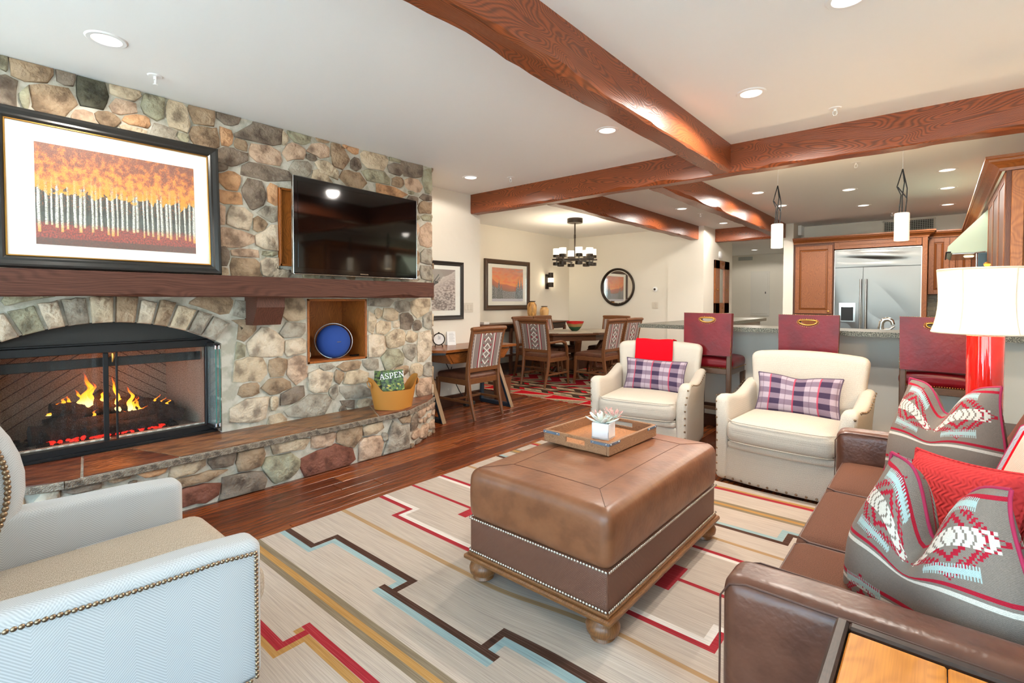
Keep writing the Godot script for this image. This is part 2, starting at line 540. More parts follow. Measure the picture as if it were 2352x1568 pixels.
	M.lamp_red.clearcoat_enabled = true; M.lamp_red.clearcoat = 1.0; M.lamp_red.clearcoat_roughness = 0.03
	M.pot = mat(C(246, 246, 246), 0.35)
	var rim := paint(8, 64, func(_x: int, y: int): return C(206, 214, 200).lerp(C(226, 150, 140), clampf(1.0 - y / 40.0, 0, 1)))
	M.succulent = mat(C(218, 220, 208), 0.6)
	M.succulent_pink = tex(mat(Color.WHITE, 0.6), rim, Vector3.ONE)
	M.terracotta = mat(C(190, 112, 52), 0.5)
	M.char = bump(tex(mat(C(70, 56, 48), 0.95), blot, Vector3.ONE * 7.0, true), rough, 2.0)
	M.firebrick = tex(mat(C(178, 164, 146), 0.95), fleck, Vector3.ONE * 3.0, true)
	M.knit_beige = bump(mat(C(214, 194, 176), 0.95, 0, 0.2), M.red_knit.heightmap_texture, 0.25)
	M.knit_beige.uv1_triplanar = true; M.knit_beige.uv1_scale = Vector3.ONE * 18.0
	M.knit_grey = bump(mat(C(176, 172, 178), 0.95, 0, 0.2), M.red_knit.heightmap_texture, 0.3)
	M.knit_grey.uv1_triplanar = true; M.knit_grey.uv1_scale = Vector3.ONE * 14.0
	M.plaid_edge = mat(C(92, 76, 92), 0.9)
	M.shade = glow(Color(1.0, 0.86, 0.68), 0.3, C(250, 244, 232))
	M.shade.roughness = 0.9
	M.shade_rib = mat(C(226, 206, 182), 0.9)
	M.tile_a = mat(C(150, 138, 108), 0.35)
	M.tile_b = mat(C(136, 126, 100), 0.35)
	M.tile_c = mat(C(162, 148, 118), 0.35)
	M.hood = mat(C(206, 228, 206), 0.55)
	M.vent = mat(C(170, 172, 160), 0.5)
	M.screen_blue = mat(C(70, 96, 110), 0.12)
	M.pendant_glass = glow(Color(1.0, 0.9, 0.74), 0.55, C(250, 246, 236))
	M.fridge = mat(C(126, 126, 124), 0.3, 1.0)
	M.tan_edge = mat(C(150, 118, 84), 0.5)
	M.steel_dark = mat(C(44, 58, 72), 0.4, 0.3)
	M.print_grey = mat(C(170, 170, 172), 0.8)
	M.print_blue = mat(C(196, 208, 224), 0.7)
	M.bin_brown = mat(C(120, 72, 44), 0.45)
	M.slate_a = mat(C(168, 156, 140), 0.4)
	M.slate_b = mat(C(150, 140, 128), 0.4)
	M.slate_c = mat(C(186, 172, 152), 0.4)
	M.glaze_green = mat(C(40, 78, 52), 0.08)
	M.glaze_mid = mat(C(150, 120, 70), 0.08)
	M.glaze_red = mat(C(190, 34, 34), 0.08)
	M.vase_tall = tex(mat(Color.WHITE, 0.3), ntex(noise(0.012, 3, 91), 256, [C(226, 176, 104), C(214, 160, 90), C(120, 70, 34)], [0.3, 0.62, 0.72]), V(4, 1.2, 4), true)
	M.vase_short = tex(mat(Color.WHITE, 0.3), ntex(noise(0.01, 3, 92), 256, [C(228, 186, 126), C(212, 160, 100)], [0.3, 0.7]), V(4, 2, 4), true)
	M.chandelier_glass = glow(Color(1.0, 0.95, 0.86), 1.1, C(250, 248, 240))
	M.matboard = mat(C(246, 243, 236), 0.8)
	M.frame_black = mat(C(34, 33, 31), 0.28)
	M.frame_flat = mat(C(40, 36, 32), 0.5)
	M.frame_brown = mat(C(74, 50, 30), 0.35)
	M.screen = mat(C(6, 5, 5), 0.05)
	M.speaker_blue = bump(mat(C(30, 66, 140), 0.85), M.cream.heightmap_texture, 0.1)
	M.ring_silver = mat(C(190, 192, 196), 0.3, 0.9)
	M.caramel = mat(C(186, 124, 52), 0.4)
	M.panel_white = mat(C(226, 222, 212), 0.6)
	M.terrace = mat(C(204, 210, 202), 0.9)
# ---------------------------------------------------------------- printed and woven patterns
const RX0 := -2.755
const RZ0 := -3.63
const RW := 2.44
const RL := 2.96
func rug_texture() -> ImageTexture:
	var w := 1500
	var h := 1820
	var im := Image.create(w, h, false, Image.FORMAT_RGB8)
	var field := C(184, 168, 153)
	im.fill(field)
	var r := func(x0: float, x1: float, z0: float, z1: float, c: Color):
		var a := int((x0 - RX0) / RW * w)
		var b := int((x1 - RX0) / RW * w)
		var t := int((z0 - RZ0) / RL * h)
		var u := int((z1 - RZ0) / RL * h)
		im.fill_rect(Rect2i(a, t, maxi(1, b - a), maxi(1, u - t)).intersection(Rect2i(0, 0, w, h)), c)
	var cx := -1.535
	var cz := -2.15
	var stroke := func(path: Array, half: float, c: Color):
		for i in path.size() - 1:
			var p: Vector2 = path[i]
			var q: Vector2 = path[i + 1]
			for mx in [1, -1]:
				for mz in [1, -1]:
					var pa := Vector2(p.x if mx > 0 else 2 * cx - p.x, p.y if mz > 0 else 2 * cz - p.y)
					var pb := Vector2(q.x if mx > 0 else 2 * cx - q.x, q.y if mz > 0 else 2 * cz - q.y)
					r.call(minf(pa.x, pb.x) - half, maxf(pa.x, pb.x) + half, minf(pa.y, pb.y) - half, maxf(pa.y, pb.y) + half, c)
	var brown := C(74, 50, 40)
	var blue := C(146, 168, 168)
	var red := C(158, 44, 50)
	var white := C(218, 208, 197)
	var tan_ := C(168, 134, 96)
	var olive := C(128, 112, 90)
	var gold := C(174, 130, 74)
	stroke.call([Vector2(-2.8, -1.243), Vector2(-2.44, -1.243), Vector2(-2.44, -1.377), Vector2(-1.845, -1.377), Vector2(-1.845, -1.262), Vector2(-1.2, -1.262)], 0.0165, blue)
	stroke.call([Vector2(-2.8, -1.275), Vector2(-2.474, -1.275), Vector2(-2.474, -1.41), Vector2(-1.81, -1.41), Vector2(-1.81, -1.295), Vector2(-1.2, -1.295)], 0.0165, brown)
	stroke.call([Vector2(-2.8, -1.11), Vector2(-1.2, -1.11)], 0.015, olive)
	stroke.call([Vector2(-2.8, -1.05), Vector2(-1.2, -1.05)], 0.015, olive)
	stroke.call([Vector2(-2.8, -1.08), Vector2(-1.2, -1.08)], 0.0155, gold)
	stroke.call([Vector2(-2.8, -1.615), Vector2(-1.2, -1.615)], 0.014, tan_)
	stroke.call([Vector2(-2.8, -1.92), Vector2(-2.425, -1.92), Vector2(-2.425, -1.81), Vector2(-1.2, -1.81)], 0.015, white)
	stroke.call([Vector2(-2.8, -1.89), Vector2(-2.455, -1.89), Vector2(-2.455, -1.78), Vector2(-1.2, -1.78)], 0.015, red)
	stroke.call([Vector2(-2.8, -2.15), Vector2(-1.2, -2.15)], 0.013, red)
	stroke.call([Vector2(-2.145, -2.23), Vector2(-2.145, -2.15)], 0.034, red)
	stroke.call([Vector2(-2.8, -0.785), Vector2(-2.38, -0.785), Vector2(-2.38, -0.79), Vector2(-1.81, -0.79), Vector2(-1.81, -0.905), Vector2(-1.2, -0.905)], 0.016, gold)
	stroke.call([Vector2(-2.8, -0.815), Vector2(-1.84, -0.82), Vector2(-1.84, -0.94), Vector2(-1.2, -0.94)], 0.0165, red)
	# threads: streaks across the rug
	var n := noise(0.4, 3, 71)
	var st := Image.create(48, h, false, Image.FORMAT_RGBA8)
	for y in h:
		for x in 48:
			var k := n.get_noise_2d(x * 0.35, y * 1.0)
			st.set_pixel(x, y, Color(0.25, 0.2, 0.2, clampf(k, 0, 1) * 0.28) if k > 0 else Color(1, 0.96, 0.92, clampf(-k, 0, 1) * 0.28))
	st.resize(w, h, Image.INTERPOLATE_BILINEAR)
	st.convert(Image.FORMAT_RGBA8)
	im.convert(Image.FORMAT_RGBA8)
	im.blend_rect(st, Rect2i(0, 0, w, h), Vector2i.ZERO)
	im.convert(Image.FORMAT_RGB8)
	return ImageTexture.create_from_image(im)

func dining_rug_texture() -> ImageTexture:
	# u runs along x from the left end, v along z from the near edge
	var red := C(206, 26, 40)
	var tan_ := C(196, 168, 138)
	var brown := C(92, 74, 58)
	var dark := C(70, 52, 42)
	var cream := C(226, 204, 170)
	var n := noise(0.2, 2, 5)
	return paint(640, 640, func(x: int, y: int):
		var u := x / 640.0 * 2.6
		var v := y / 640.0 * 3.0
		v = minf(v, 3.0 - v)
		var k := 0.92 + 0.12 * n.get_noise_2d(x * 0.4, y * 2.0)
		var c := brown
		if v < 0.30:
			var t := fposmod(u, 0.56) / 0.56
			var hgt := 0.24 * t
			c = red
			if v < hgt:
				c = cream if v > hgt - 0.03 or t > 0.94 else tan_
				if v < hgt - 0.05 and fposmod(v * 40.0 + t * 2.0, 1.0) < 0.35: c = brown
			if v > 0.275: c = cream
		elif v < 1.0:
			var row := int((v - 0.30) / 0.175)
			var s := fposmod(u + (v - 0.30) * 0.9 * (1.0 if row % 2 == 0 else -1.0) + row * 0.2, 0.52) / 0.52
			var rv := fposmod(v - 0.30, 0.175) / 0.175
			c = brown if row % 2 == 0 else dark
			if rv > 0.18 and rv < 0.82:
				c = tan_ if s > 0.18 and s < 0.78 else red if s <= 0.18 else dark
				if rv > 0.42 and rv < 0.58 and s > 0.42 and s < 0.58: c = brown
		else:
			var s := fposmod(u * 1.3 + absf(v - 1.25) * 1.2, 0.6) / 0.6
			c = C(158, 28, 40) if s < 0.42 else tan_ if s < 0.62 else brown if s < 0.8 else C(176, 160, 140)
		return Color(c.r * k, c.g * k, c.b * k))

func plaid_texture() -> ImageTexture:
	var n := noise(0.5, 2, 8)
	return paint(512, 320, func(x: int, y: int):
		var u := x / 512.0 * 3.3
		var v := y / 320.0 * 3.6
		var a := fposmod(u, 1.0)
		var b := fposmod(v + 0.15, 1.0)
		var light := C(190, 172, 182)
		var mid := C(142, 122, 138)
		var dk := C(74, 60, 84)
		var l := 0.0
		if a > 0.55: l += 1.0
		if b > 0.5: l += 1.0
		var c := light if l < 0.5 else mid if l < 1.5 else dk
		if a > 0.52 and a < 0.58: c = c.lerp(C(206, 70, 92), 0.75)
		if a > 0.2 and a < 0.24: c = c.lerp(C(110, 90, 100), 0.4)
		var k := 0.92 + 0.1 * n.get_noise_2d(x * 1.7, y * 1.7) + 0.05 * sin(y * TAU / 4.0)
		return Color(c.r * k, c.g * k, c.b * k))

func southwest_texture() -> ImageTexture:
	var grey := C(146, 130, 118)
	var red := C(188, 38, 56)
	var white := C(236, 224, 208)
	var mint := C(186, 206, 200)
	var n := noise(0.6, 2, 14)
	return paint(512, 512, func(x: int, y: int):
		var u := absf(x / 512.0 - 0.5) * 2.0
		var v := y / 512.0
		var c := grey
		for s in [0.05, 0.52, 0.79]:
			if absf(v - s) < 0.011: c = red
			if s > 0.1 and absf(v - s - 0.04) < 0.013: c = white
		# stepped medallions in the band above the stripes
		for cc in [0.5]:
			for row in [0.26, 0.98]:
				var du := floorf(absf(u - cc) * 44.0) / 44.0
				var dv := floorf(absf(v - row) * 60.0) / 60.0
				var q := du * 0.72 + dv * 1.5
				if dv < 0.04 and du < 0.42 and fposmod(du * 22.0 + dv * 30.0, 2.0) < 1.25: c = white
				elif q > 0.24 and q < 0.33 and fposmod(floorf(v * 60.0) + floorf(u * 44.0), 3.0) < 2.0: c = red
				elif q > 0.13 and q < 0.18 and dv > 0.04: c = red
				var dm := absf(absf(v - row) - 0.165 - 0.06 * (0.25 - minf(absf(u - cc), 0.25)))
				if absf(u - cc) < 0.26 and (dm < 0.016 or (dm < 0.036 and fposmod(u * 40.0, 1.0) < 0.5)): c = mint
		var k := 0.9 + 0.13 * n.get_noise_2d(x * 1.5, y * 1.5) + 0.06 * sin(x * TAU / 4.0) * sin(y * TAU / 5.0)
		return Color(c.r * k, c.g * k, c.b * k))

func chair_back_texture() -> ImageTexture:
	var grey := C(146, 132, 126)
	return paint(160, 192, func(x: int, y: int):
		var u := absf(x / 160.0 - 0.5)
		var v := y / 192.0
		var c := grey
		if u > 0.205 and u < 0.235: c = C(236, 226, 214)
		elif u > 0.245 and u < 0.275: c = C(166, 44, 62)
		elif u > 0.43 and u < 0.45: c = C(228, 218, 206)
		var t := fposmod(absf(v - 0.52) * 5.5 + u * 6.5, 1.0)
		if u < 0.14:
			if absf(v - 0.52) < 0.1:
				if absf(absf(v - 0.52) * 1.2 - u) < 0.022: c = C(236, 230, 222)
				elif u > 0.09 and absf(v - 0.52) < 0.035: c = C(166, 44, 62)
			elif t < 0.3 and u < 0.11: c = C(236, 230, 222)
			elif t < 0.42 and u < 0.12: c = C(96, 86, 84)
			elif u > 0.11 and fposmod(v * 6.0, 1.0) < 0.3: c = C(166, 44, 62)
		var k := 0.93 + 0.07 * sin(x * 2.1) * sin(y * 2.3)
		return Color(c.r * k, c.g * k, c.b * k))

func forest_picture() -> ImageTexture:
	var w := 760
	var h := 448
	var n := noise(0.022, 4, 17)
	var f := noise(0.09, 3, 18)
	var sp := noise(0.35, 2, 19)
	var tr := []
	var rg := RandomNumberGenerator.new()
	rg.seed = 5
	for i in 31: tr.append(Vector3((i + 0.25 + rg.randf() * 0.5) / 31.0, rg.randf_range(0.0055, 0.0095), rg.randf()))
	return paint(w, h, func(x: int, y: int):
		var u := float(x) / w
		var v := float(y) / h
		var a := n.get_noise_2d(x, y)
		var b := f.get_noise_2d(x, y)
		var s := sp.get_noise_2d(x, y)
		var edge := 0.47 + a * 0.10
		var c: Color
		if v < edge:
			var t := clampf(v / 0.44 + a * 0.9 + b * 0.35, 0, 1)
			c = C(128, 40, 16).lerp(C(206, 92, 14), clampf(t * 2.0, 0, 1)).lerp(C(234, 156, 18), clampf(t * 1.8 - 0.7, 0, 1))
			if s > 0.28: c = c.lerp(C(92, 36, 22), 0.65 * (1.0 - v * 1.6))
			if s < -0.34: c = c.lerp(C(255, 214, 110), 0.6)
		elif v < 0.78 + b * 0.06:
			c = C(44, 36, 30).lerp(C(92, 82, 72), clampf(0.5 + sin(u * 260.0 + a * 3.0) * 0.5, 0, 1) * 0.7)
			if b > 0.25 and v < 0.62: c = c.lerp(C(190, 84, 30), 0.6)
		else:
			c = C(108, 26, 16).lerp(C(190, 52, 24), clampf(0.5 + b * 1.2 + s * 0.5, 0, 1))
			if v > 0.93: c = c.lerp(C(70, 44, 32), 0.6)
		for k in tr:
			var top: float = 0.10 + k.z * 0.38
			var bot: float = 0.80 + 0.08 * fposmod(k.z * 7.0, 1.0)
			var wob: float = 0.002 * sin(v * 9.0 + k.z * 20.0)
			if absf(u - k.x - wob) < k.y and v > top and v < bot:
				var vis := clampf((v - 0.22) * 6.0, 0.0, 1.0) * (1.0 if v > edge - 0.05 else 0.6)
				if v < edge and s > -0.12: vis *= 0.2
				var tc := C(240, 236, 226)
				if u - k.x > k.y * 0.45: tc = C(186, 176, 160)
				if sp.get_noise_2d(x * 0.3, y * 2.2) > 0.34: tc = C(60, 52, 46)
				if v > 0.76: tc = tc.lerp(C(240, 150, 40), clampf((v - 0.76) * 8.0, 0, 0.85))
				c = c.lerp(tc, vis)
		return c)

func sunset_picture() -> ImageTexture:
	var n := noise(0.012, 4, 27)
	var f := noise(0.11, 3, 28)
	return paint(320, 320, func(x: int, y: int):
		var u := x / 320.0
		var v := y / 320.0
		var a := n.get_noise_2d(x, y * 2.0)
		var b := f.get_noise_2d(x, y)
		var c := C(214, 128, 96).lerp(C(250, 150, 48), clampf(v * 2.2 + a * 0.6, 0, 1))
		c = c.lerp(C(150, 140, 150), clampf(0.5 - v * 3.5 + a * 1.6 + (u - 0.5), 0, 0.8))
		c = c.lerp(C(236, 96, 40), clampf(a * 1.8, 0, 0.7))
		var hill := 0.58 + 0.22 * absf(u - 0.55) * -1.0 + 0.05 * sin(u * 9.0) + 0.16 * clampf(0.6 - u, 0.0, 0.6) * -1.0 + 0.16 * clampf(absf(u - 0.62) - 0.1, 0, 1) * -0.4
		if v > hill: c = C(206, 92, 44).lerp(C(150, 84, 56), clampf((v - hill) * 5.0, 0, 1))
		if v > 0.70 - 0.12 * pow(absf(u - 0.6) * 2.0, 2.0) + b * 0.03: c = C(96, 88, 92).lerp(C(170, 166, 172), clampf(0.4 + b * 1.4, 0, 1))
		for t in [[0.21, 0.35, 0.075], [0.29, 0.47, 0.045], [0.84, 0.30, 0.075], [0.93, 0.26, 0.06], [0.78, 0.46, 0.05], [0.05, 0.5, 0.05]]:
			var d: float = (v - t[1]) / (0.92 - t[1])
			if d > 0 and d < 1 and absf(u - t[0]) < t[2] * d * (0.72 + 0.5 * absf(sin(v * 44.0))):
				c = C(58, 56, 60).lerp(C(178, 176, 184), clampf(0.25 + b * 1.6, 0, 1))
		if v > 0.92: c = C(206, 202, 216)
		return c)

func ski_picture() -> ImageTexture:
	var n := noise(0.012, 5, 37)
	var f := noise(0.05, 4, 38)
	return paint(240, 320, func(x: int, y: int):
		var u := x / 240.0
		var v := y / 320.0
		var a := n.get_noise_2d(x, y)
		var b := f.get_noise_2d(x, y)
		var line := 0.62 - 0.62 * u + a * 0.08
		var c := C(150, 132, 126).lerp(C(178, 160, 152), v)
		if v > line:
			c = C(206, 190, 182).lerp(C(112, 94, 90), clampf(0.42 + b * 1.3 + a * 0.6, 0, 1) * clampf((v - line) * 2.2, 0, 1))
		var p := Vector2(u - 0.42, v - 0.36)
		# the skier in mid air, skis pointing down the slope
		if p.length() < 0.05 or Vector2(u - 0.50, v - 0.315).length() < 0.032: c = C(40, 34, 34)
		if absf(p.y - 0.02 + p.x * 0.5) < 0.022 and p.x > -0.16 and p.x < 0.14: c = C(46, 38, 38)
		var q := p.rotated(0.95)
		if absf(q.y + 0.01) < 0.009 and q.x > -0.05 and q.x < 0.28: c = C(30, 26, 26)
		if absf(q.y - 0.05) < 0.007 and q.x > -0.02 and q.x < 0.24: c = C(60, 50, 50)
		return c)

func cover_texture(sd: int, base: Color) -> ImageTexture:
	var n := noise(0.05, 3, sd)
	return paint(96, 128, func(x: int, y: int):
		var a := n.get_noise_2d(x, y)
		var b := n.get_noise_2d(x + 400, y)
		var c := base.lerp(C(96, 120, 56), clampf(a * 2.0 + 0.3, 0, 1))
		c = c.lerp(C(236, 214, 96), clampf(b * 3.0 - 0.3, 0, 0.8) if y > 60 else 0.0)
		c = c.lerp(C(30, 34, 28), clampf(-a * 2.0, 0, 1))
		return c)

func make_patterns():
	M.rug = bump(tex(mat(Color.WHITE, 0.95, 0, 0.15), rug_texture(), Vector3.ONE), M.cream.heightmap_texture, 0.0)
	M.rug.heightmap_enabled = false
	M.dining_rug = tex(mat(Color.WHITE, 0.95, 0, 0.15), dining_rug_texture(), Vector3.ONE)
	M.plaid = tex(mat(Color.WHITE, 0.92, 0, 0.2), plaid_texture(), Vector3.ONE)
	M.southwest = tex(mat(Color.WHITE, 0.92, 0, 0.2), southwest_texture(), Vector3.ONE)
	M.chair_back = tex(mat(Color.WHITE, 0.9, 0, 0.2), chair_back_texture(), Vector3.ONE)
	M.forest = tex(mat(Color.WHITE, 0.35), forest_picture(), Vector3.ONE)
	M.sunset = tex(mat(Color.WHITE, 0.35), sunset_picture(), Vector3.ONE)
	M.ski = tex(mat(Color.WHITE, 0.35), ski_picture(), Vector3.ONE)
# ---------------------------------------------------------------- the room
const CEIL := 2.62
func wall_box(called: String, a: Vector3, b: Vector3, m: Material = null, label := "") -> MeshInstance3D:
	var mb := MB.new()
	mb.box((a + b) * 0.5, (b - a).abs(), 0.0)
	return structure(called, mb, m if m else M.wall, label)

func build_room():
	var fl := MB.new()
	fl.box(V(-1.8, -0.055, -5.5), V(9.2, 0.1, 16.6), 0.0)
	var floor_ := structure("floor", fl, M.subfloor, "dark wood floor boards with glossy hand scraped finish")
	# floor boards along the room, where the photograph lets them be told apart
	var lanes := []
	var wd := 0.128
	var x := -4.49
	while x < -0.2:
		var z_near := 0.3 if x < -2.6 else -3.4
		var z_far := -6.2 if x < -2.2 else -5.15
		lanes.append([x, z_near, z_far])
		x += wd
	for l in lanes:
		var z: float = l[1] + rng.randf_range(0.0, 0.7)
		while z > l[2]:
			var len_ := rng.randf_range(0.85, 1.75)
			var z1 := maxf(z - len_, l[2] - 0.4)
			var b := MB.new()
			b.uo = Vector2(rng.randf() * 6.0, rng.randf() * 6.0)
			b.box(V(l[0] + wd * 0.5, -0.009, (z + z1) * 0.5), V(wd - 0.0025, 0.018, z - z1 - 0.0025), 0.003, 2)
			part("floor_plank", b, M["plank%d" % rng.randi_range(0, 3)], floor_)
			z = z1
	var rest := MB.new()
	rest.uo = Vector2(1, 1)
	rest.box(V(-4.2, -0.008, -8.3), V(3.9, 0.014, 4.1), 0.0, 2)
	part("distant_floor", rest, M.plank1, floor_)
	# ceiling, 5 cm higher plaster slab; the hall has a lower one
	wall_box("ceiling", V(-6.3, CEIL, 2.8), V(2.8, CEIL + 0.12, -10.4), M.ceiling, "smooth white plaster ceiling")
	wall_box("ceiling", V(-4.75, 2.45, -9.96), V(-1.85, 2.74, -13.8), M.ceiling, "lower white ceiling of the hall beyond the dining area")
	# walls
	wall_box("wall_desk", V(-4.66, 0, -3.24), V(-4.5, CEIL, -4.6), null, "white wall behind the writing desk")
	wall_box("wall_return", V(-6.25, 0, -4.45), V(-4.66, CEIL, -4.6))
	wall_box("wall_dining", V(-6.25, 0, -4.6), V(-6.06, CEIL, -9.1), null, "cream wall of the dining area with the sunset picture")
	wall_box("wall_mirror", V(-6.06, 0, -8.94), V(-3.83, CEIL, -9.1), null, "cream wall with the round mirror")
	wall_box("wall_stub", V(-3.83, 0, -8.90), V(-3.17, CEIL, -9.1))
	wall_box("wall_hall", V(-3.32, 0, -9.1), V(-3.17, CEIL, -10.5), null, "hall wall with the wood framed mirror")
	wall_box("wall_hall_end", V(-4.75, 0, -13.5), V(-1.85, CEIL, -13.65))
	wall_box("wall_hall_far", V(-4.75, 0, -9.1), V(-4.6, CEIL, -13.5))
	wall_box("wall_header", V(-4.6, 2.45, -9.9), V(-1.9, CEIL, -10.0))
	wall_box("wall_pillar", V(-2.05, 0, -9.6), V(-1.9, CEIL, -13.5), null, "narrow white wall beside the tall pantry cabinet")
	wall_box("wall_kitchen", V(-1.9, 0, -10.2), V(2.8, CEIL, -10.35), null, "pale wall above the kitchen cabinets")
	wall_box("wall_kitchen_side", V(0.95, 0, -5.02), V(2.8, CEIL, -10.2))
	wall_box("wall_right", V(2.6, 0, 0.2), V(2.75, CEIL, -5.02))
	wall_box("wall_right", V(2.6, 2.38, 2.75), V(2.75, CEIL, 0.2))
	var f3 := MB.new()
	f3.box(V(2.67, 0.05, 1.4), V(0.07, 0.1, 2.4)); f3.box(V(2.67, 2.34, 1.4), V(0.07, 0.08, 2.4))
	for zz in [0.23, 1.4, 2.57]: f3.box(V(2.67, 1.2, zz), V(0.07, 2.3, 0.06))
	var w3 := structure("window_7", f3, M.white)
	for zz in [0.82, 1.98]: part("pane", box1(V(2.67, 1.2, zz), V(0.006, 2.2, 1.1), 0.0), M.glass, w3)
	# window walls behind the camera
	wall_box("wall_back", V(-4.66, 0, 2.6), V(-4.2, CEIL, 2.75))
	wall_box("wall_back", V(1.9, 0, 2.6), V(2.75, CEIL, 2.75))
	wall_box("wall_back", V(-4.2, 2.38, 2.6), V(1.9, CEIL, 2.75))
	wall_box("wall_left_rear", V(-4.66, 0, 0.9), V(-4.5, CEIL, 1.15))
	wall_box("wall_left_rear", V(-4.66, 2.38, 1.15), V(-4.5, CEIL, 2.6))
	var n := 5
	for i in n:
		var x0 := -4.2 + 6.1 * i / n
		var x1 := -4.2 + 6.1 * (i + 1) / n
		var f := MB.new()
		f.box(V((x0 + x1) * 0.5, 0.05, 2.67), V(x1 - x0, 0.1, 0.07)); f.box(V((x0 + x1) * 0.5, 2.34, 2.67), V(x1 - x0, 0.08, 0.07))
		f.box(V(x0 + 0.03, 1.2, 2.67), V(0.06, 2.3, 0.07)); f.box(V(x1 - 0.03, 1.2, 2.67), V(0.06, 2.3, 0.07))
		var w := structure("window_%d" % (i + 1), f, M.white)
		var g := MB.new()
		g.box(V((x0 + x1) * 0.5, 1.2, 2.67), V(x1 - x0 - 0.12, 2.2, 0.006), 0.0)
		part("pane", g, M.glass, w)
	var f2 := MB.new()
	f2.box(V(-4.58, 0.05, 1.87), V(0.07, 0.1, 1.45)); f2.box(V(-4.58, 2.34, 1.87), V(0.07, 0.08, 1.45))
	f2.box(V(-4.58, 1.2, 1.18), V(0.07, 2.3, 0.06)); f2.box(V(-4.58, 1.2, 2.57), V(0.07, 2.3, 0.06))
	var w2 := structure("window_6", f2, M.white)
	var g2 := MB.new()
	g2.box(V(-4.58, 1.2, 1.87), V(0.006, 2.2, 1.33), 0.0)
	part("pane", g2, M.glass, w2)
	var pt := MB.new()
	pt.box(V(-0.5, -0.08, 6.2), V(15.0, 0.1, 6.8), 0.0); pt.box(V(5.3, -0.08, 0.3), V(5.0, 0.1, 5.0), 0.0)
	structure("floor_terrace", pt, M.terrace, "pale stone terrace outside the windows")
	# baseboards
	for s in [["desk", V(-4.49, 0.07, -3.95), V(0.02, 0.14, 1.3)], ["dining", V(-6.05, 0.07, -6.77), V(0.02, 0.14, 4.3)], ["mirror", V(-4.95, 0.07, -8.93), V(2.2, 0.14, 0.02)]]:
		var b := MB.new()
		b.box(s[1], s[2], 0.004)
		structure("baseboard_" + s[0], b, M.baseboard)

# ---------------------------------------------------------------- field stone
const WALL_STONES := [-26,259,4,10,6,-37,259,18,14,4,-52,260,9,11,3,-63,255,14,20,8,-79,260,16,9,0,-96,254,14,17,6,-28,243,8,16,3,-34,242,5,13,6,
-47,244,19,17,4,-79,249,14,9,1,-86,244,15,8,5,-70,240,12,8,4,-59,238,13,9,1,-107,252,19,21,0,-121,258,19,17,4,-139,261,17,11,3,
-154,262,9,7,4,-101,239,16,12,2,-110,239,9,7,6,-83,237,14,4,0,-124,243,21,14,4,-137,245,9,13,5,-162,255,33,17,3,-179,255,6,12,0,
-192,260,20,12,6,-210,263,13,7,4,-147,242,9,9,4,-164,240,20,15,1,-187,246,17,13,1,-207,252,20,11,1,-201,245,9,7,3,-142,233,19,13,3,
-161,226,33,11,3,-194,236,19,12,2,-210,235,22,15,0,-226,251,17,21,4,-231,261,6,7,5,-140,215,12,13,5,-135,224,6,7,3,-156,208,15,21,3,
-170,210,8,15,5,-140,203,17,9,5,-146,188,19,18,9,-160,186,11,14,4,-167,195,16,11,2,-134,189,5,14,1,-143,175,23,15,1,-166,176,17,18,9,
-135,162,8,15,3,-150,164,20,7,1,-150,154,20,14,4,-135,150,6,6,0,-170,155,19,13,9,-167,165,12,5,6,-241,247,10,11,3,-236,261,17,7,5,
-260,257,24,16,0,-284,253,17,10,3,-282,261,14,5,6,-303,257,24,16,3,-317,262,17,4,2,-263,241,29,10,6,-211,236,24,15,0,-238,235,23,13,4,
-286,240,14,9,4,-305,242,21,10,1,-275,231,34,8,5,-322,253,14,25,6,-320,222,14,16,4,-321,212,13,7,6,-320,194,13,22,1,-320,173,13,14,2,
-320,157,13,12,2,-320,230,13,7,3,-198,148,18,4,6,-215,147,16,4,2,-264,149,27,4,6,-299,149,22,5,2,-129,126,21,11,4,-149,122,14,14,2,
-155,129,10,5,0,-147,107,15,18,4,-163,95,27,18,9,-186,93,16,13,9,-142,93,15,15,6,-152,78,23,19,0,-172,78,13,13,4,-188,74,14,20,1,
-152,63,12,11,4,-172,63,22,10,4,-185,53,18,13,3,-154,48,21,16,9,-169,50,6,9,0,-184,105,21,11,2,-187,122,15,15,0,-209,63,21,19,9,
-224,64,9,11,4,-213,73,12,6,2,-200,44,34,15,2,-219,52,9,13,2,-228,38,10,7,3,-171,36,13,8,0,-240,61,21,14,0,-235,72,20,8,4,
-256,72,15,10,2,-238,50,25,13,2,-230,39,18,8,3,-248,38,13,6,0,-267,127,25,7,2,-291,123,19,11,2,-310,122,21,14,0,-257,112,7,25,0,
-263,118,11,9,0,-277,116,19,11,0,-269,104,16,13,0,-295,110,15,17,3,-284,107,8,7,9,-308,104,11,9,3,-321,108,11,16,2,-283,93,23,16,0,
-262,88,18,20,9,-301,94,16,11,0,-281,75,28,16,6,-298,80,16,14,2,-317,85,18,29,9,-321,60,11,13,2,-319,42,15,19,1,-308,61,14,11,0,
-289,63,13,8,4]
const HEARTH_STONES := [-120,26,15,10,3,-137,22,18,15,4,-163,24,29,8,0,-159,12,30,18,6,-189,8,45,20,7,-189,22,18,11,1,-210,20,19,15,4,-232,23,19,7,0,
-230,9,26,15,1,-257,10,25,25,2,-266,24,17,6,4,-244,14,7,8,2,-272,16,9,9,2,-134,6,29,15,3,-100,26,17,11,0,-105,17,27,6,4,
-105,8,28,10,7,-83,29,14,6,5,-50,29,19,7,3,-65,30,10,6,4,-36,30,8,9,9,-28,32,7,11,9]

const WX := -3.88
const HY := 0.345
const ARCH_Z := -0.70
const ARCH_HALF := 0.63
const ARCH_SPRING := 0.985
const ARCH_RISE := 0.175

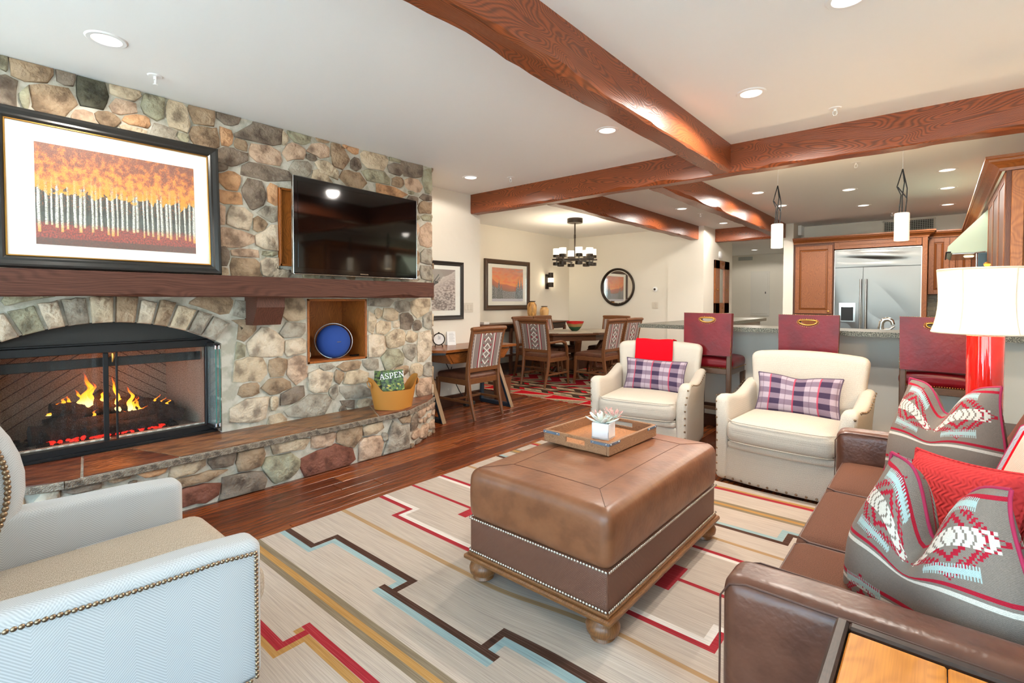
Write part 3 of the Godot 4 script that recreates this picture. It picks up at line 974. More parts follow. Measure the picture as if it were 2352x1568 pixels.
func arch_curve(extra: float, n := 20) -> PackedVector2Array:
	# (u = -z, y) from the near spring over the crown to the far one
	var r := (ARCH_HALF * ARCH_HALF + ARCH_RISE * ARCH_RISE) / (2.0 * ARCH_RISE)
	var cy := ARCH_SPRING + ARCH_RISE - r
	var half := asin(ARCH_HALF / r) + (0.02 if extra > 0 else 0.0)
	var out := PackedVector2Array()
	for i in n + 1:
		var a := lerpf(-half, half, float(i) / n)
		out.append(Vector2(-ARCH_Z + (r + extra) * sin(a), cy + (r + extra) * cos(a)))
	return out

# seeds: [u, v, w, h, colour] in metres -> outlines that compete for the room between them
func stone_outlines(seeds: Array, region: PackedVector2Array, holes: Array, gap: float) -> Array:
	var R := func(s: Array, d: Vector2) -> float:
		return 1.0 / pow(pow(absf(d.x) / (s[2] * 0.5), 3.4) + pow(absf(d.y) / (s[3] * 0.5), 3.4), 1.0 / 3.4)
	var out := []
	for i in seeds.size():
		var s: Array = seeds[i]
		var c := Vector2(s[0], s[1])
		var near := []
		for j in seeds.size():
			if j != i and absf(seeds[j][0] - s[0]) < (seeds[j][2] + s[2]) * 0.62 and absf(seeds[j][1] - s[1]) < (seeds[j][3] + s[3]) * 0.62: near.append(seeds[j])
		var poly := PackedVector2Array()
		var n := rng.randi_range(9, 12)
		var ph := rng.randf() * TAU
		for k in n:
			var a := ph + TAU * (k + rng.randf_range(-0.42, 0.42)) / n
			var d := Vector2(cos(a), sin(a))
			var ri: float = R.call(s, d)
			var lim: float = rng.randf_range(1.02, 1.3)
			var t := 0.3
			while t < lim:
				var p := c + d * ri * t
				var hit := false
				for q in near:
					var e := p - Vector2(q[0], q[1])
					if e.length() < 1e-4 or e.length() / R.call(q, e.normalized()) < t:
						hit = true
						break
				if hit: break
				t += 0.05
			var rr := maxf(minf(t, lim) * ri - gap, 0.012)
			poly.append(c + d * rr)
		var best := PackedVector2Array()
		for pc in Geometry2D.intersect_polygons(poly, region):
			if pc.size() > best.size(): best = pc
		for hole in holes:
			if best.size() < 3: break
			var nxt := PackedVector2Array()
			var area := 0.0
			for pc in Geometry2D.clip_polygons(best, hole):
				var bb := Rect2(pc[0], Vector2.ZERO)
				for q in pc: bb = bb.expand(q)
				if bb.get_area() > area and not Geometry2D.is_polygon_clockwise(pc):
					area = bb.get_area(); nxt = pc
			best = nxt
		if best.size() >= 3:
			var bb := Rect2(best[0], Vector2.ZERO)
			for q in best: bb = bb.expand(q)
			if minf(bb.size.x, bb.size.y) > 0.02: out.append([best, int(s[4])])
	return out

func fill_seeds(seeds: Array, r: Rect2, holes: Array, n: int, w0: float, w1: float):
	for i in n:
		var w := rng.randf_range(w0, w1)
		var h := w * rng.randf_range(0.5, 0.9)
		var c := Vector2(rng.randf_range(r.position.x, r.end.x), rng.randf_range(r.position.y, r.end.y))
		var ok := true
		for hole in holes:
			if Geometry2D.is_point_in_polygon(c, hole): ok = false
		for s in seeds:
			if not ok: break
			if absf(s[0] - c.x) < (s[2] + w) * 0.46 and absf(s[1] - c.y) < (s[3] + h) * 0.46: ok = false
		if ok: seeds.append([c.x, c.y, w, h, [0, 1, 2, 4, 4, 0, 3, 6, 9][rng.randi() % 9]])

func stone_mesh(poly: PackedVector2Array, o: Vector3, X: Vector3, Y: Vector3, high: float) -> ArrayMesh:
	var b := MB.new()
	var N := X.cross(Y)
	var c := Vector2.ZERO
	for p in poly: c += p
	c /= poly.size()
	if Geometry2D.is_polygon_clockwise(poly): poly.reverse()
	var tilt := Vector2(rng.randf_range(-1, 1), rng.randf_range(-1, 1)) * 0.06
	var rings := []
	for lv in [[1.0, -0.006], [0.965, high * 0.62], [0.90, high * 0.96], [0.5, high * 1.03]]:
		var ring := PackedVector3Array()
		for p in poly:
			var q: Vector2 = c + (p - c) * lv[0]
			var d: float = lv[1] + ((q - c).dot(tilt) + rng.randf_range(-0.003, 0.003) if lv[1] > 0 else 0.0)
			ring.append(o + X * q.x + Y * q.y + N * d)
		rings.append(ring)
	var n := poly.size()
	for l in 3:
		for i in n:
			var k := (i + 1) % n
			b.quad(rings[l][i], rings[l][k], rings[l + 1][k], rings[l + 1][i], Vector2.ZERO, Vector2.ZERO, Vector2.ZERO, Vector2.ZERO, 0 if l > 0 else 1)
	var top := o + X * c.x + Y * c.y + N * high * 1.04
	for i in n: b.tri(rings[3][i], rings[3][(i + 1) % n], top, Vector2.ZERO, Vector2.ZERO, Vector2.ZERO, 0)
	return b.done()

func rect_poly(u0: float, v0: float, u1: float, v1: float) -> PackedVector2Array:
	return PackedVector2Array([Vector2(u0, v0), Vector2(u1, v0), Vector2(u1, v1), Vector2(u0, v1)])

func build_stone_wall():
	var o := V(WX, 0, 0)
	var X := V(0, 0, -1)
	var Y := V(0, 1, 0)
	var u0 := -0.9
	var u1 := 3.27
	var a0 := -ARCH_Z - ARCH_HALF
	var a1 := -ARCH_Z + ARCH_HALF
	var nu0 := 1.965
	var nu1 := 2.515
	var nv0 := 0.775
	var nv1 := 1.305
	# mortar body, left open at the fire and at the niche
	var m := MB.new()
	var d0 := -0.72
	m.prism(rect_poly(u0, 0, a0, CEIL), o, X, Y, d0, 0.0)
	var over := arch_curve(0.0)
	over.append(Vector2(a1, CEIL)); over.append(Vector2(a0, CEIL))
	m.prism(over, o, X, Y, d0, 0.0)
	m.prism(rect_poly(a0, 0, a1, HY - 0.03), o, X, Y, d0, 0.0)
	m.prism(rect_poly(a1, 0, nu0, CEIL), o, X, Y, d0, 0.0)
	m.prism(rect_poly(nu0, 0, nu1, nv0), o, X, Y, d0, 0.0)
	m.prism(rect_poly(nu0, nv1, nu1, CEIL), o, X, Y, d0, 0.0)
	m.prism(rect_poly(nu1, 0, u1, CEIL), o, X, Y, d0, 0.0)
	var wall := structure("wall_left", m, M.mortar, "fireplace wall of mixed tan and grey field stones in pale mortar")
	# stones from the wall's own layout, the rest filled in
	var holes := [rect_poly(nu0 - 0.012, nv0 - 0.012, nu1 + 0.012, nv1 + 0.012), rect_poly(1.735, 1.53, 2.95, 2.19)]
	var outer := arch_curve(0.175)
	var hood := PackedVector2Array([Vector2(a0 - 0.01, 0.2)])
	hood.append_array(outer)
	hood.append(Vector2(a1 + 0.01, 0.2))
	holes.append(hood)
	holes.append(rect_poly(-1.5, 1.325, 3.02, 1.45))
	var seeds := []
	for i in range(0, WALL_STONES.size(), 5):
		seeds.append([-WALL_STONES[i] * 0.01, WALL_STONES[i + 1] * 0.01, maxf(WALL_STONES[i + 2] * 0.01, 0.05) * 1.34, maxf(WALL_STONES[i + 3] * 0.01, 0.035) * 1.34, WALL_STONES[i + 4]])
	var region := rect_poly(u0, HY - 0.01, u1, CEIL)
	var r := Rect2(u0, HY, u1 - u0, CEIL - HY)
	fill_seeds(seeds, r, holes, 900, 0.13, 0.24)
	fill_seeds(seeds, r, holes, 1500, 0.05, 0.09)
	for s in stone_outlines(seeds, region, holes, 0.0055):
		part("stone", stone_mesh(s[0], o, X, Y, rng.randf_range(0.011, 0.024)), M["stone%d" % s[1]], wall)
	# voussoirs of the arch
	var inner := arch_curve(-0.012, 60)
	outer = arch_curve(0.165, 60)
	var at := 0
	var cols := [2, 6, 9, 6, 9, 2, 0, 4, 9, 4, 0, 2]
	var k := 0
	while at < 58:
		var st := rng.randi_range(4, 5)
		var e := mini(at + st, 60)
		var q := PackedVector2Array()
		for i in range(at, e + 1): q.append(inner[i])
		var hi := rng.randf_range(0.9, 1.04)
		for i in range(e, at - 1, -1): q.append(inner[i].lerp(outer[i], hi + rng.randf_range(-0.03, 0.03)))
		q = Geometry2D.offset_polygon(q, -0.007)[0]
		part("arch_stone", stone_mesh(q, o, X, Y, rng.randf_range(0.02, 0.04)), M["stone%d" % cols[k % 12]], wall)
		k += 1
		at = e
	# jamb stones inside the opening, facing the fire
	for side in [[a1, V(0, 0, 1), -1.0], [a0, V(0, 0, -1), 1.0]]:
		var y := HY
		while y < ARCH_SPRING - 0.05:
			var hh := minf(rng.randf_range(0.16, 0.3), ARCH_SPRING + 0.02 - y)
			var q := rect_poly(-0.115 if side[2] < 0 else 0.0, y + 0.01, -0.005 if side[2] < 0 else 0.11, y + hh - 0.008)
			part("jamb_stone", stone_mesh(q, V(WX, 0, -side[0]), V(1, 0, 0) if side[2] < 0 else V(-1, 0, 0), Y, 0.012), M["stone%d" % [3, 4, 2][rng.randi() % 3]], wall)
			y += hh
	# the end of the stone mass, towards the desk
	var es := []
	fill_seeds(es, Rect2(0.0, HY, 0.62, CEIL - HY), [], 400, 0.16, 0.26)
	fill_seeds(es, Rect2(0.0, HY, 0.62, CEIL - HY), [], 300, 0.07, 0.1)
	for s in stone_outlines(es, rect_poly(-0.012, 0.0, 0.62, CEIL), [], 0.007):
		part("end_stone", stone_mesh(s[0], V(WX, 0, -u1), V(-1, 0, 0), Y, 0.022), M["stone%d" % s[1]], wall)

func build_fireplace():
	# raised hearth: stone base and flagstone top
	var Y := V(0, 1, 0)
	var base := PackedVector2Array([Vector2(-3.88, -0.2), Vector2(-3.72, -0.2), Vector2(-3.50, 0.42), Vector2(-3.50, 2.70), Vector2(-3.74, 3.17), Vector2(-3.88, 3.26)])
	var hearth := thing("raised_hearth", "raised stone hearth with brown flagstone top in front of the fireplace", "hearth")
	var mb := MB.new()
	mb.prism(base, Vector3.ZERO, V(1, 0, 0), V(0, 0, -1), 0.0, HY - 0.045)
	part("mortar_base", mb, M.mortar, hearth)
	var seeds := []
	for i in range(0, HEARTH_STONES.size(), 5):
		seeds.append([-HEARTH_STONES[i] * 0.01, HEARTH_STONES[i + 1] * 0.01 + 0.01, HEARTH_STONES[i + 2] * 0.0134, HEARTH_STONES[i + 3] * 0.0134, HEARTH_STONES[i + 4]])
	fill_seeds(seeds, Rect2(0.42, 0.0, 2.28, 0.3), [], 200, 0.1, 0.2)
	fill_seeds(seeds, Rect2(0.42, 0.0, 2.28, 0.3), [], 300, 0.05, 0.07)
	for s in stone_outlines(seeds, rect_poly(0.42, 0.0, 2.70, 0.295), [], 0.006):
		part("stone", stone_mesh(s[0], V(-3.5, 0, 0), V(0, 0, -1), Y, rng.randf_range(0.016, 0.028)), M["stone%d" % s[1]], hearth)
	# the slanting ends
	for e in [[V(-3.50, 0, -2.70), V(-3.74, 0, -3.17)], [V(-3.74, 0, -3.17), V(-3.90, 0, -3.26)], [V(-3.72, 0, 0.2), V(-3.50, 0, -0.42)]]:
		var d: Vector3 = e[1] - e[0]
		var l := d.length()
		var es := []
		fill_seeds(es, Rect2(0.0, 0.0, l, 0.3), [], 200, 0.16, 0.24)
		fill_seeds(es, Rect2(0.0, 0.0, l, 0.3), [], 200, 0.06, 0.1)
		for s in stone_outlines(es, rect_poly(0, 0, l, 0.295), [], 0.006):
			part("stone", stone_mesh(s[0], e[0], d.normalized(), Y, 0.02), M["stone%d" % ([4, 1, 3][rng.randi() % 3] if e[0].z < -1 else 9)], hearth)
	# flagstones: corners (x, -z)
	var flags := [
		[Vector2(-3.90, -0.3), Vector2(-3.70, -0.24), Vector2(-3.465, 0.42), Vector2(-3.47, 0.50), Vector2(-3.99, 0.58), Vector2(-3.99, -0.3)],
		[Vector2(-3.47, 0.50), Vector2(-3.47, 0.96), Vector2(-3.90, 0.80), Vector2(-3.93, 0.571)],
		[Vector2(-3.93, 0.571), Vector2(-3.90, 0.80), Vector2(-3.99, 1.25), Vector2(-3.99, 0.58)],
		[Vector2(-3.47, 0.96), Vector2(-3.47, 1.83), Vector2(-3.87, 1.64), Vector2(-3.99, 1.36), Vector2(-3.99, 1.25), Vector2(-3.90, 0.80)],
		[Vector2(-3.47, 1.83), Vector2(-3.465, 2.36), Vector2(-3.87, 2.54), Vector2(-3.87, 1.64)],
		[Vector2(-3.465, 2.36), Vector2(-3.475, 2.66), Vector2(-3.62, 2.98), Vector2(-3.77, 3.20), Vector2(-3.88, 3.27), Vector2(-3.87, 2.54)]]
	for i in flags.size():
		var poly: PackedVector2Array = Geometry2D.offset_polygon(PackedVector2Array(flags[i]), -0.006)[0]
		var f := MB.new()
		f.prism(poly, Vector3.ZERO, V(1, 0, 0), V(0, 0, -1), HY - 0.043, HY + 0.002 * (i % 2))
		part("flagstone", f, M["flag%d" % [2, 2, 0, 0, 3, 1][i]], hearth)
	var edge := MB.new()
	for q in [[Vector2(-3.466, 0.43), Vector2(-3.466, 2.66)], [Vector2(-3.471, 2.66), Vector2(-3.62, 2.98)], [Vector2(-3.62, 2.98), Vector2(-3.77, 3.2)], [Vector2(-3.70, -0.24), Vector2(-3.466, 0.43)]]:
		var p0: Vector2 = q[0]
		var p1: Vector2 = q[1]
		var nn := (p1 - p0).normalized()
		var out := Vector2(nn.y, -nn.x) * 0.004
		var pts := []
		for i in 13: pts.append(V(p0.lerp(p1, i / 12.0).x + out.x, HY - 0.024 + rng.randf_range(-0.002, 0.002), -p0.lerp(p1, i / 12.0).y - out.y))
		edge.bar(pts, Vector2(0.02, 0.04), V(1, 0, 0), 0.2)
	part("rough_edge", edge, M.flag_edge, hearth)
	var grout := MB.new()
	grout.prism(PackedVector2Array([Vector2(-4.0, -0.28), Vector2(-3.71, -0.22), Vector2(-3.475, 0.42), Vector2(-3.478, 2.64), Vector2(-3.77, 3.18), Vector2(-3.9, 3.25), Vector2(-4.0, 3.0)]), Vector3.ZERO, V(1, 0, 0), V(0, 0, -1), HY - 0.04, HY - 0.004)
	part("joint", grout, M.mortar, hearth)

	# metal fireplace set in the arch
	var fp := thing("fireplace", "black metal gas fireplace with mesh curtains and burning logs under the stone arch", "fireplace")
	var z0 := ARCH_Z + ARCH_HALF
	var z1 := ARCH_Z - ARCH_HALF
	var px := -3.995
	var oy0 := 0.40
	var oy1 := 0.975
	var oz0 := ARCH_Z + 0.50
	var oz1 := ARCH_Z - 0.57
	var panel := MB.new()
	var o := V(px, 0, 0)
	var X := V(0, 0, -1)
	var top := arch_curve(0.03)
	var poly := PackedVector2Array([Vector2(-oz0, oy1)])
	poly.append_array(PackedVector2Array([Vector2(-z0 - 0.02, oy1)]))
	poly.append_array(top)
	poly.append_array(PackedVector2Array([Vector2(-z1 + 0.02, oy1), Vector2(-oz1, oy1)]))
	panel.prism(poly, o, X, Y, -0.03, 0.0)
	panel.prism(rect_poly(-z0 - 0.02, HY, -oz0, oy1), o, X, Y, -0.03, 0.0)
	panel.prism(rect_poly(-oz1, HY, -z1 + 0.02, oy1), o, X, Y, -0.03, 0.0)
	part("surround_panel", panel, M.black, fp)
	var fr := MB.new()
	fr.box(V(px + 0.015, oy1 + 0.012, (oz0 + oz1) * 0.5), V(0.03, 0.05, oz0 - oz1 + 0.06))
	fr.box(V(px + 0.02, oy1 + 0.045, (oz0 + oz1) * 0.5), V(0.02, 0.012, oz0 - oz1 + 0.08))
	fr.box(V(px + 0.012, 0.375, (oz0 + oz1) * 0.5), V(0.05, 0.055, oz0 - oz1 + 0.06))
	fr.box(V(px + 0.02, 0.356, (oz0 + oz1) * 0.5), V(0.075, 0.02, oz0 - oz1 + 0.1))
	for zz in [oz0, oz1]: fr.box(V(px + 0.01, (oy0 + oy1) * 0.5, zz), V(0.03, oy1 - oy0, 0.03))
	part("frame", fr, M.black_metal, fp)
	var sill := MB.new()
	for k in 2: sill.box(V(px - 0.03, 0.408, lerpf(oz0, oz1, 0.26 + 0.5 * k)), V(0.03, 0.012, 0.5))
	part("sill", sill, M.plate, fp)
	# firebox of fire brick panels
	var fb := MB.new()
	var bx := px - 0.46
	fb.box(V(bx - 0.02, 0.7, ARCH_Z), V(0.04, 0.75, 1.25)); fb.box(V(px - 0.24, 0.385, ARCH_Z), V(0.46, 0.03, 1.25)); fb.box(V(px - 0.24, 1.06, ARCH_Z), V(0.46, 0.03, 1.25))
	for sg in [1.0, -1.0]:
		fb.prism(PackedVector2Array([Vector2(px - 0.03, -(ARCH_Z + sg * 0.57)), Vector2(bx, -(ARCH_Z + sg * 0.44)), Vector2(bx, -(ARCH_Z + sg * 0.62)), Vector2(px - 0.03, -(ARCH_Z + sg * 0.62))]), Vector3.ZERO, V(1, 0, 0), V(0, 0, -1), 0.39, 1.06)
	part("firebox", fb, M.firebrick, fp)
	var lint := MB.new()
	lint.box(V(px - 0.06, 0.895, ARCH_Z), V(0.02, 0.06, 1.1))
	part("baffle", lint, M.black, fp)
	var groove := MB.new()
	for k in 7:
		var yy := 0.44 + 0.07 * k
		groove.bar([V(bx + 0.002, yy, ARCH_Z + 0.45), V(bx + 0.002, yy + 0.28, ARCH_Z + 0.05)], Vector2(0.004, 0.004), V(1, 0, 0))
		groove.bar([V(bx + 0.002, yy, ARCH_Z - 0.45), V(bx + 0.002, yy + 0.28, ARCH_Z - 0.05)], Vector2(0.004, 0.004), V(1, 0, 0))
	part("brick_joint", groove, M.glaze, fp)
	# burnt logs
	var logs := [[V(px - 0.16, 0.47, -0.36), V(px - 0.2, 0.485, -1.08), 0.058], [V(px - 0.3, 0.49, -0.44), V(px - 0.3, 0.50, -1.14), 0.06], [V(px - 0.12, 0.46, -0.42), V(px - 0.27, 0.66, -0.74), 0.045], [V(px - 0.2, 0.60, -0.46), V(px - 0.24, 0.575, -0.86), 0.05], [V(px - 0.14, 0.47, -1.16), V(px - 0.27, 0.60, -0.86), 0.05], [V(px - 0.1, 0.455, -0.62), V(px - 0.12, 0.46, -1.0), 0.042]]
	for l in logs:
		var pts := []
		var rad := []
		for i in 9:
			pts.append((l[0] as Vector3).lerp(l[1], i / 8.0) + V(rng.randf_range(-0.008, 0.008), rng.randf_range(-0.008, 0.008), 0))
			rad.append(l[2] * rng.randf_range(0.86, 1.14))
		var t := MB.new()
		t.tube(pts, rad, 9)
		part("burnt_log", t, M.char, fp)
	var bed := MB.new()
	for i in 170:
		var c := V(px - rng.randf_range(0.07, 0.36), 0.405, ARCH_Z + rng.randf_range(-0.42, 0.42))
		bed.dome(c, V(rng.randf_range(-0.4, 0.4), 1, 0).normalized(), rng.randf_range(0.012, 0.024), rng.randf_range(0.01, 0.02), 5)
	var coal := part("coal_bed", bed, M.char, fp)
	coal.set_meta("kind", "stuff")
	var emb := MB.new()
	for i in 90:
		var c := V(px - rng.randf_range(0.07, 0.16), 0.415, ARCH_Z + rng.randf_range(-0.34, 0.26))
		emb.dome(c, V(0.2, 1, 0).normalized(), rng.randf_range(0.008, 0.016), 0.012, 5)
	var ember := part("glowing_ember", emb, glow(Color(1.0, 0.16, 0.08), 1.3, Color(0.2, 0.02, 0.02)), fp)
	ember.set_meta("kind", "stuff")
	# flames: thin curling tongues, pale at the root and orange at the tip
	var ft := Image.create(4, 64, false, Image.FORMAT_RGBA8)
	for y in 64:
		var t := y / 63.0
		var c := Color(1.0, 0.93, 0.62).lerp(Color(1.0, 0.66, 0.16), smoothstep(0.05, 0.5, t)).lerp(Color(0.95, 0.3, 0.06), smoothstep(0.5, 1.0, t))
		c.a = (1.0 - smoothstep(0.45, 1.0, t)) * smoothstep(0.0, 0.12, t + 0.05) * 0.92
		for x in 4: ft.set_pixel(x, y, c)
	var fmap := ImageTexture.create_from_image(ft)
	var fm := StandardMaterial3D.new()
	fm.albedo_texture = fmap
	fm.albedo_color = Color(1, 1, 1, 1)
	fm.roughness = 1.0
	fm.metallic_specular = 0.0
	fm.transparency = BaseMaterial3D.TRANSPARENCY_ALPHA
	fm.emission_enabled = true
	fm.emission = Color.BLACK
	fm.emission_texture = fmap
	fm.emission_energy_multiplier = 2.0
	fm.texture_repeat = false
	var fl := [[-0.64, 0.59, 0.25, 0.026], [-0.625, 0.60, 0.17, 0.020], [-0.655, 0.59, 0.18, 0.022], [-0.60, 0.61, 0.12, 0.016], [-0.785, 0.54, 0.27, 0.014], [-0.80, 0.54, 0.17, 0.014], [-0.86, 0.53, 0.19, 0.018], [-0.885, 0.52, 0.12, 0.014], [-0.53, 0.60, 0.09, 0.018], [-0.50, 0.60, 0.06, 0.014], [-0.555, 0.59, 0.11, 0.014], [-0.91, 0.49, 0.15, 0.018], [-0.94, 0.49, 0.08, 0.014], [-1.01, 0.52, 0.12, 0.014], [-1.045, 0.52, 0.09, 0.016], [-1.075, 0.53, 0.06, 0.013], [-0.68, 0.49, 0.10, 0.013], [-0.70, 0.48, 0.06, 0.015], [-0.74, 0.47, 0.08, 0.012], [-0.57, 0.53, 0.05, 0.018], [-0.97, 0.50, 0.06, 0.014], [-0.82, 0.48, 0.07, 0.013], [-0.46, 0.57, 0.035, 0.018], [-0.72, 0.60, 0.12, 0.012]]
	for f in fl:
		var b := MB.new()
		var ph := rng.randf() * TAU
		b.sheet(8, 14, func(a: float, h: float) -> Vector3:
			var ang := -a * TAU
			var r: float = f[3] * sin(PI * pow(h, 0.55) * 0.98 + 0.04) * (1.0 - 0.45 * h)
			return V(px - 0.19 + cos(ang) * r * 0.6 + 0.01 * sin(h * 5.0 + ph), f[1] + f[2] * h, f[0] + sin(ang) * r + 0.024 * h * sin(h * 7.0 + ph) + 0.006 * sin(h * 17.0 + ph * 2.0)), 0, func(a: float, h: float) -> Vector2: return Vector2(0.5, h))
		part("flame", b, fm, fp)
	var fire := OmniLight3D.new()
	fire.name = "fire_light"
	fire.position = V(px - 0.13, 0.66, -0.75)
	fire.light_color = Color(1.0, 0.55, 0.22)
	fire.light_energy = 0.10
	fire.light_size = 0.09
	fire.omni_range = 12.0
	fire.omni_attenuation = 2.0
	fire.shadow_enabled = true
	fp.add_child(fire)
	# mesh curtains: fine woven links, gathered into soft folds
	var li := Image.create(16, 16, false, Image.FORMAT_RGBA8)
	for y in 16:
		for x in 16:
			var w := absf(fposmod(x + y, 16.0) - 8.0) < 1.7 or absf(fposmod(x - y, 16.0) - 8.0) < 1.7
			li.set_pixel(x, y, Color(0.17, 0.18, 0.18, 0.8) if w else Color(0.17, 0.18, 0.18, 0.10))
	var mm := StandardMaterial3D.new()
	mm.albedo_texture = ImageTexture.create_from_image(li)
	mm.transparency = BaseMaterial3D.TRANSPARENCY_ALPHA
	mm.roughness = 0.5
	mm.uv1_scale = V(110, 110, 1)
	for s in [[oz0, ARCH_Z + 0.012], [ARCH_Z - 0.02, oz1]]:
		var b := MB.new()
		b.sheet(70, 2, func(a: float, h: float) -> Vector3:
			var z := lerpf(s[0], s[1], a)
			return V(px - 0.015 + 0.006 * sin(a * 62.0) * (0.4 + 0.6 * absf(a - 0.5) * 2.0), lerpf(0.405, 0.965, h), z), 0, func(a: float, h: float) -> Vector2: return Vector2(a * 0.55, h * 0.56))
		part("mesh_curtain", b, mm, fp)
	var rod := MB.new()
	rod.box(V(px + 0.0, 0.68, ARCH_Z - 0.0), V(0.012, 0.56, 0.028)); rod.box(V(px + 0.0, 0.68, ARCH_Z - 0.055), V(0.01, 0.56, 0.012))
	part("curtain_edge", rod, M.black_metal, fp)
	var pull := MB.new()
	pull.tube([V(px + 0.02, 0.955, ARCH_Z - 0.03), V(px + 0.025, 0.93, ARCH_Z - 0.033), V(px + 0.02, 0.90, ARCH_Z - 0.03)], [0.006, 0.008, 0.003], 8)
	part("pull", pull, M.brass, fp)
	# folded glass doors at both sides
	for side in [-1, 1]:
		var zc := oz1 + 0.01 if side < 0 else oz0 - 0.01
		for k in 2:
			var zz: float = zc + side * (0.012 + k * 0.024)
			var g := MB.new()
			g.box(V(px + 0.095, 0.685, zz), V(0.17, 0.56, 0.004), 0.0)
			var pane := part("glass_door", g, M.glass, fp)
			var e := MB.new()
			e.box(V(px + 0.181, 0.685, zz), V(0.003, 0.56, 0.005), 0.0)
			part("glass_edge", e, M.glass_edge, pane)
			for yy in [0.42, 0.965]: part("hinge", box1(V(px + 0.175, yy, zz), V(0.018, 0.03, 0.012), 0.003), M.chrome, pane)
		for yy in [0.405, 0.98]: part("door_arm", box1(V(px + 0.09, yy, zc + side * 0.02), V(0.17, 0.018, 0.04), 0.003), M.black_metal, fp)
	# mantle shelf and its bracket
	var mt := thing("mantle", "thick dark brown rough hewn timber mantle across the stone wall", "mantle shelf")
	part("beam", beam_mesh(V(-3.735, 1.387, 0.95), V(-3.735, 1.387, -3.06), 0.275, 0.143, 0.016, 3), M.mantle, mt)
	var cb := MB.new()
	cb.prism(PackedVector2Array([Vector2(0, 0), Vector2(0.15, 0.0), Vector2(0.22, 0.13), Vector2(0.22, 0.205), Vector2(0, 0.205)]), V(WX - 0.01, 1.112, -1.49), V(1, 0, 0), V(0, 1, 0), -0.2, 0.0)
	part("bracket", cb, M.corbel, mt)

# rough timber: a to b, width across, height; the lower corners are worn unevenly
func beam_mesh(a: Vector3, b: Vector3, w: float, h: float, wane: float, sd: int) -> MB:
	var m := MB.new()
	m.uo = Vector2(sd * 0.37, sd * 0.61)
	var d := (b - a)
	var l := d.length()
	var t := d / l
	var x := t.cross(Vector3.UP).normalized()
	var y := Vector3.UP
	var nz := noise(0.9, 3, sd)
	var seg := int(l / 0.09)
	var rings := []
	for i in seg + 1:
		var s := l * i / seg
		var k0 := 0.008 + wane * maxf(0.0, nz.get_noise_2d(s * 1.7, 1.0) * 2.4)
		var k1 := 0.008 + wane * maxf(0.0, nz.get_noise_2d(s * 1.7, 9.0) * 2.4)
		var sag := nz.get_noise_2d(s * 1.2, 20.0) * wane * 0.5
		var r := []
		for q in [Vector2(-w / 2 + k0, -h / 2 + sag), Vector2(w / 2 - k1, -h / 2 + sag), Vector2(w / 2 + nz.get_noise_2d(s * 2, 40) * 0.003, -h / 2 + k1 + sag), Vector2(w / 2, h / 2), Vector2(-w / 2, h / 2), Vector2(-w / 2 + nz.get_noise_2d(s * 2, 50) * 0.003, -h / 2 + k0 + sag)]:
			r.append(a + t * s + x * q.x + y * q.y)
		rings.append(r)
	var vv := [0.0, w, w + 0.02, w + h, w * 2 + h, w * 2 + h * 2 - 0.02, w * 2 + h * 2]
	for i in seg:
		for j in 6:
			var k := (j + 1) % 6
			var u0 := l * i / seg
			var u1 := l * (i + 1) / seg
			m.quad(rings[i][j], rings[i + 1][j], rings[i + 1][k], rings[i][k], Vector2(u0, vv[j]), Vector2(u1, vv[j]), Vector2(u1, vv[j + 1]), Vector2(u0, vv[j + 1]), 10 + j)
	for j in range(1, 5):
		m.tri_out(rings[0][0], rings[0][j], rings[0][j + 1], -t); m.tri_out(rings[seg][0], rings[seg][j], rings[seg][j + 1], t)
	return m

func build_beams():
	var y := 2.5
	var L := [
		[V(-1.43, y, 2.58), V(-1.43, y, -4.42), 0.15, "long reddish brown ceiling beam running overhead from the near edge to the cross beam", 5],
		[V(-4.49, y, -4.49), V(2.58, y, -4.49), 0.14, "reddish brown cross beam spanning the room in front of the kitchen", 8],
		[V(-3.34, y, -4.56), V(-3.34, y, -9.48), 0.15, "brown ceiling beam above the dining table side, ending at the far short beam", 11],
		[V(-2.09, y, -4.56), V(-2.09, y, -9.58), 0.15, "glossy brown ceiling beam between dining area and kitchen, lit by the downlights", 14],
		[V(-3.42, y, -9.56), V(-2.165, y, -9.56), 0.16, "short far brown beam over the entrance to the hall", 17]]
	for b in L:
		var s := structure("ceiling_beam", beam_mesh(b[0], b[1], b[2], 0.24, 0.02, b[4]), M.beam, b[3], "beam")
		s.set_meta("kind", "thing")
# ---------------------------------------------------------------- ceiling fittings
func downlight(at: Vector3, label: String, group: String, energy := 1.0):
	var t := thing("downlight", label, "ceiling light", at, 0.0, group)
	var r := MB.new()
	r.lathe([Vector2(0.062, -0.001), Vector2(0.064, -0.006), Vector2(0.082, -0.006), Vector2(0.09, 0.0)], 28)
	part("trim_ring", r, M.white, t)
	var d := MB.new()
	d.lathe([Vector2(0.0, -0.0015), Vector2(0.063, -0.0015), Vector2(0.063, 0.001)], 28)
	part("lamp_disc", d, glow(Color(1.0, 0.96, 0.9), 2.6), t)
	var l := SpotLight3D.new()
	l.name = "light"
	l.position = V(0, -0.015, 0)
	l.rotation_degrees = V(-90, 0, 0)
	l.spot_angle = 84.0
	l.spot_angle_attenuation = 0.2
	l.spot_attenuation = 2.0
	l.spot_range = 14.0
	l.light_size = 0.06
	l.light_color = Color(1.0, 0.965, 0.92)
	l.light_energy = DOWN * energy
	l.shadow_enabled = true
	t.add_child(l)

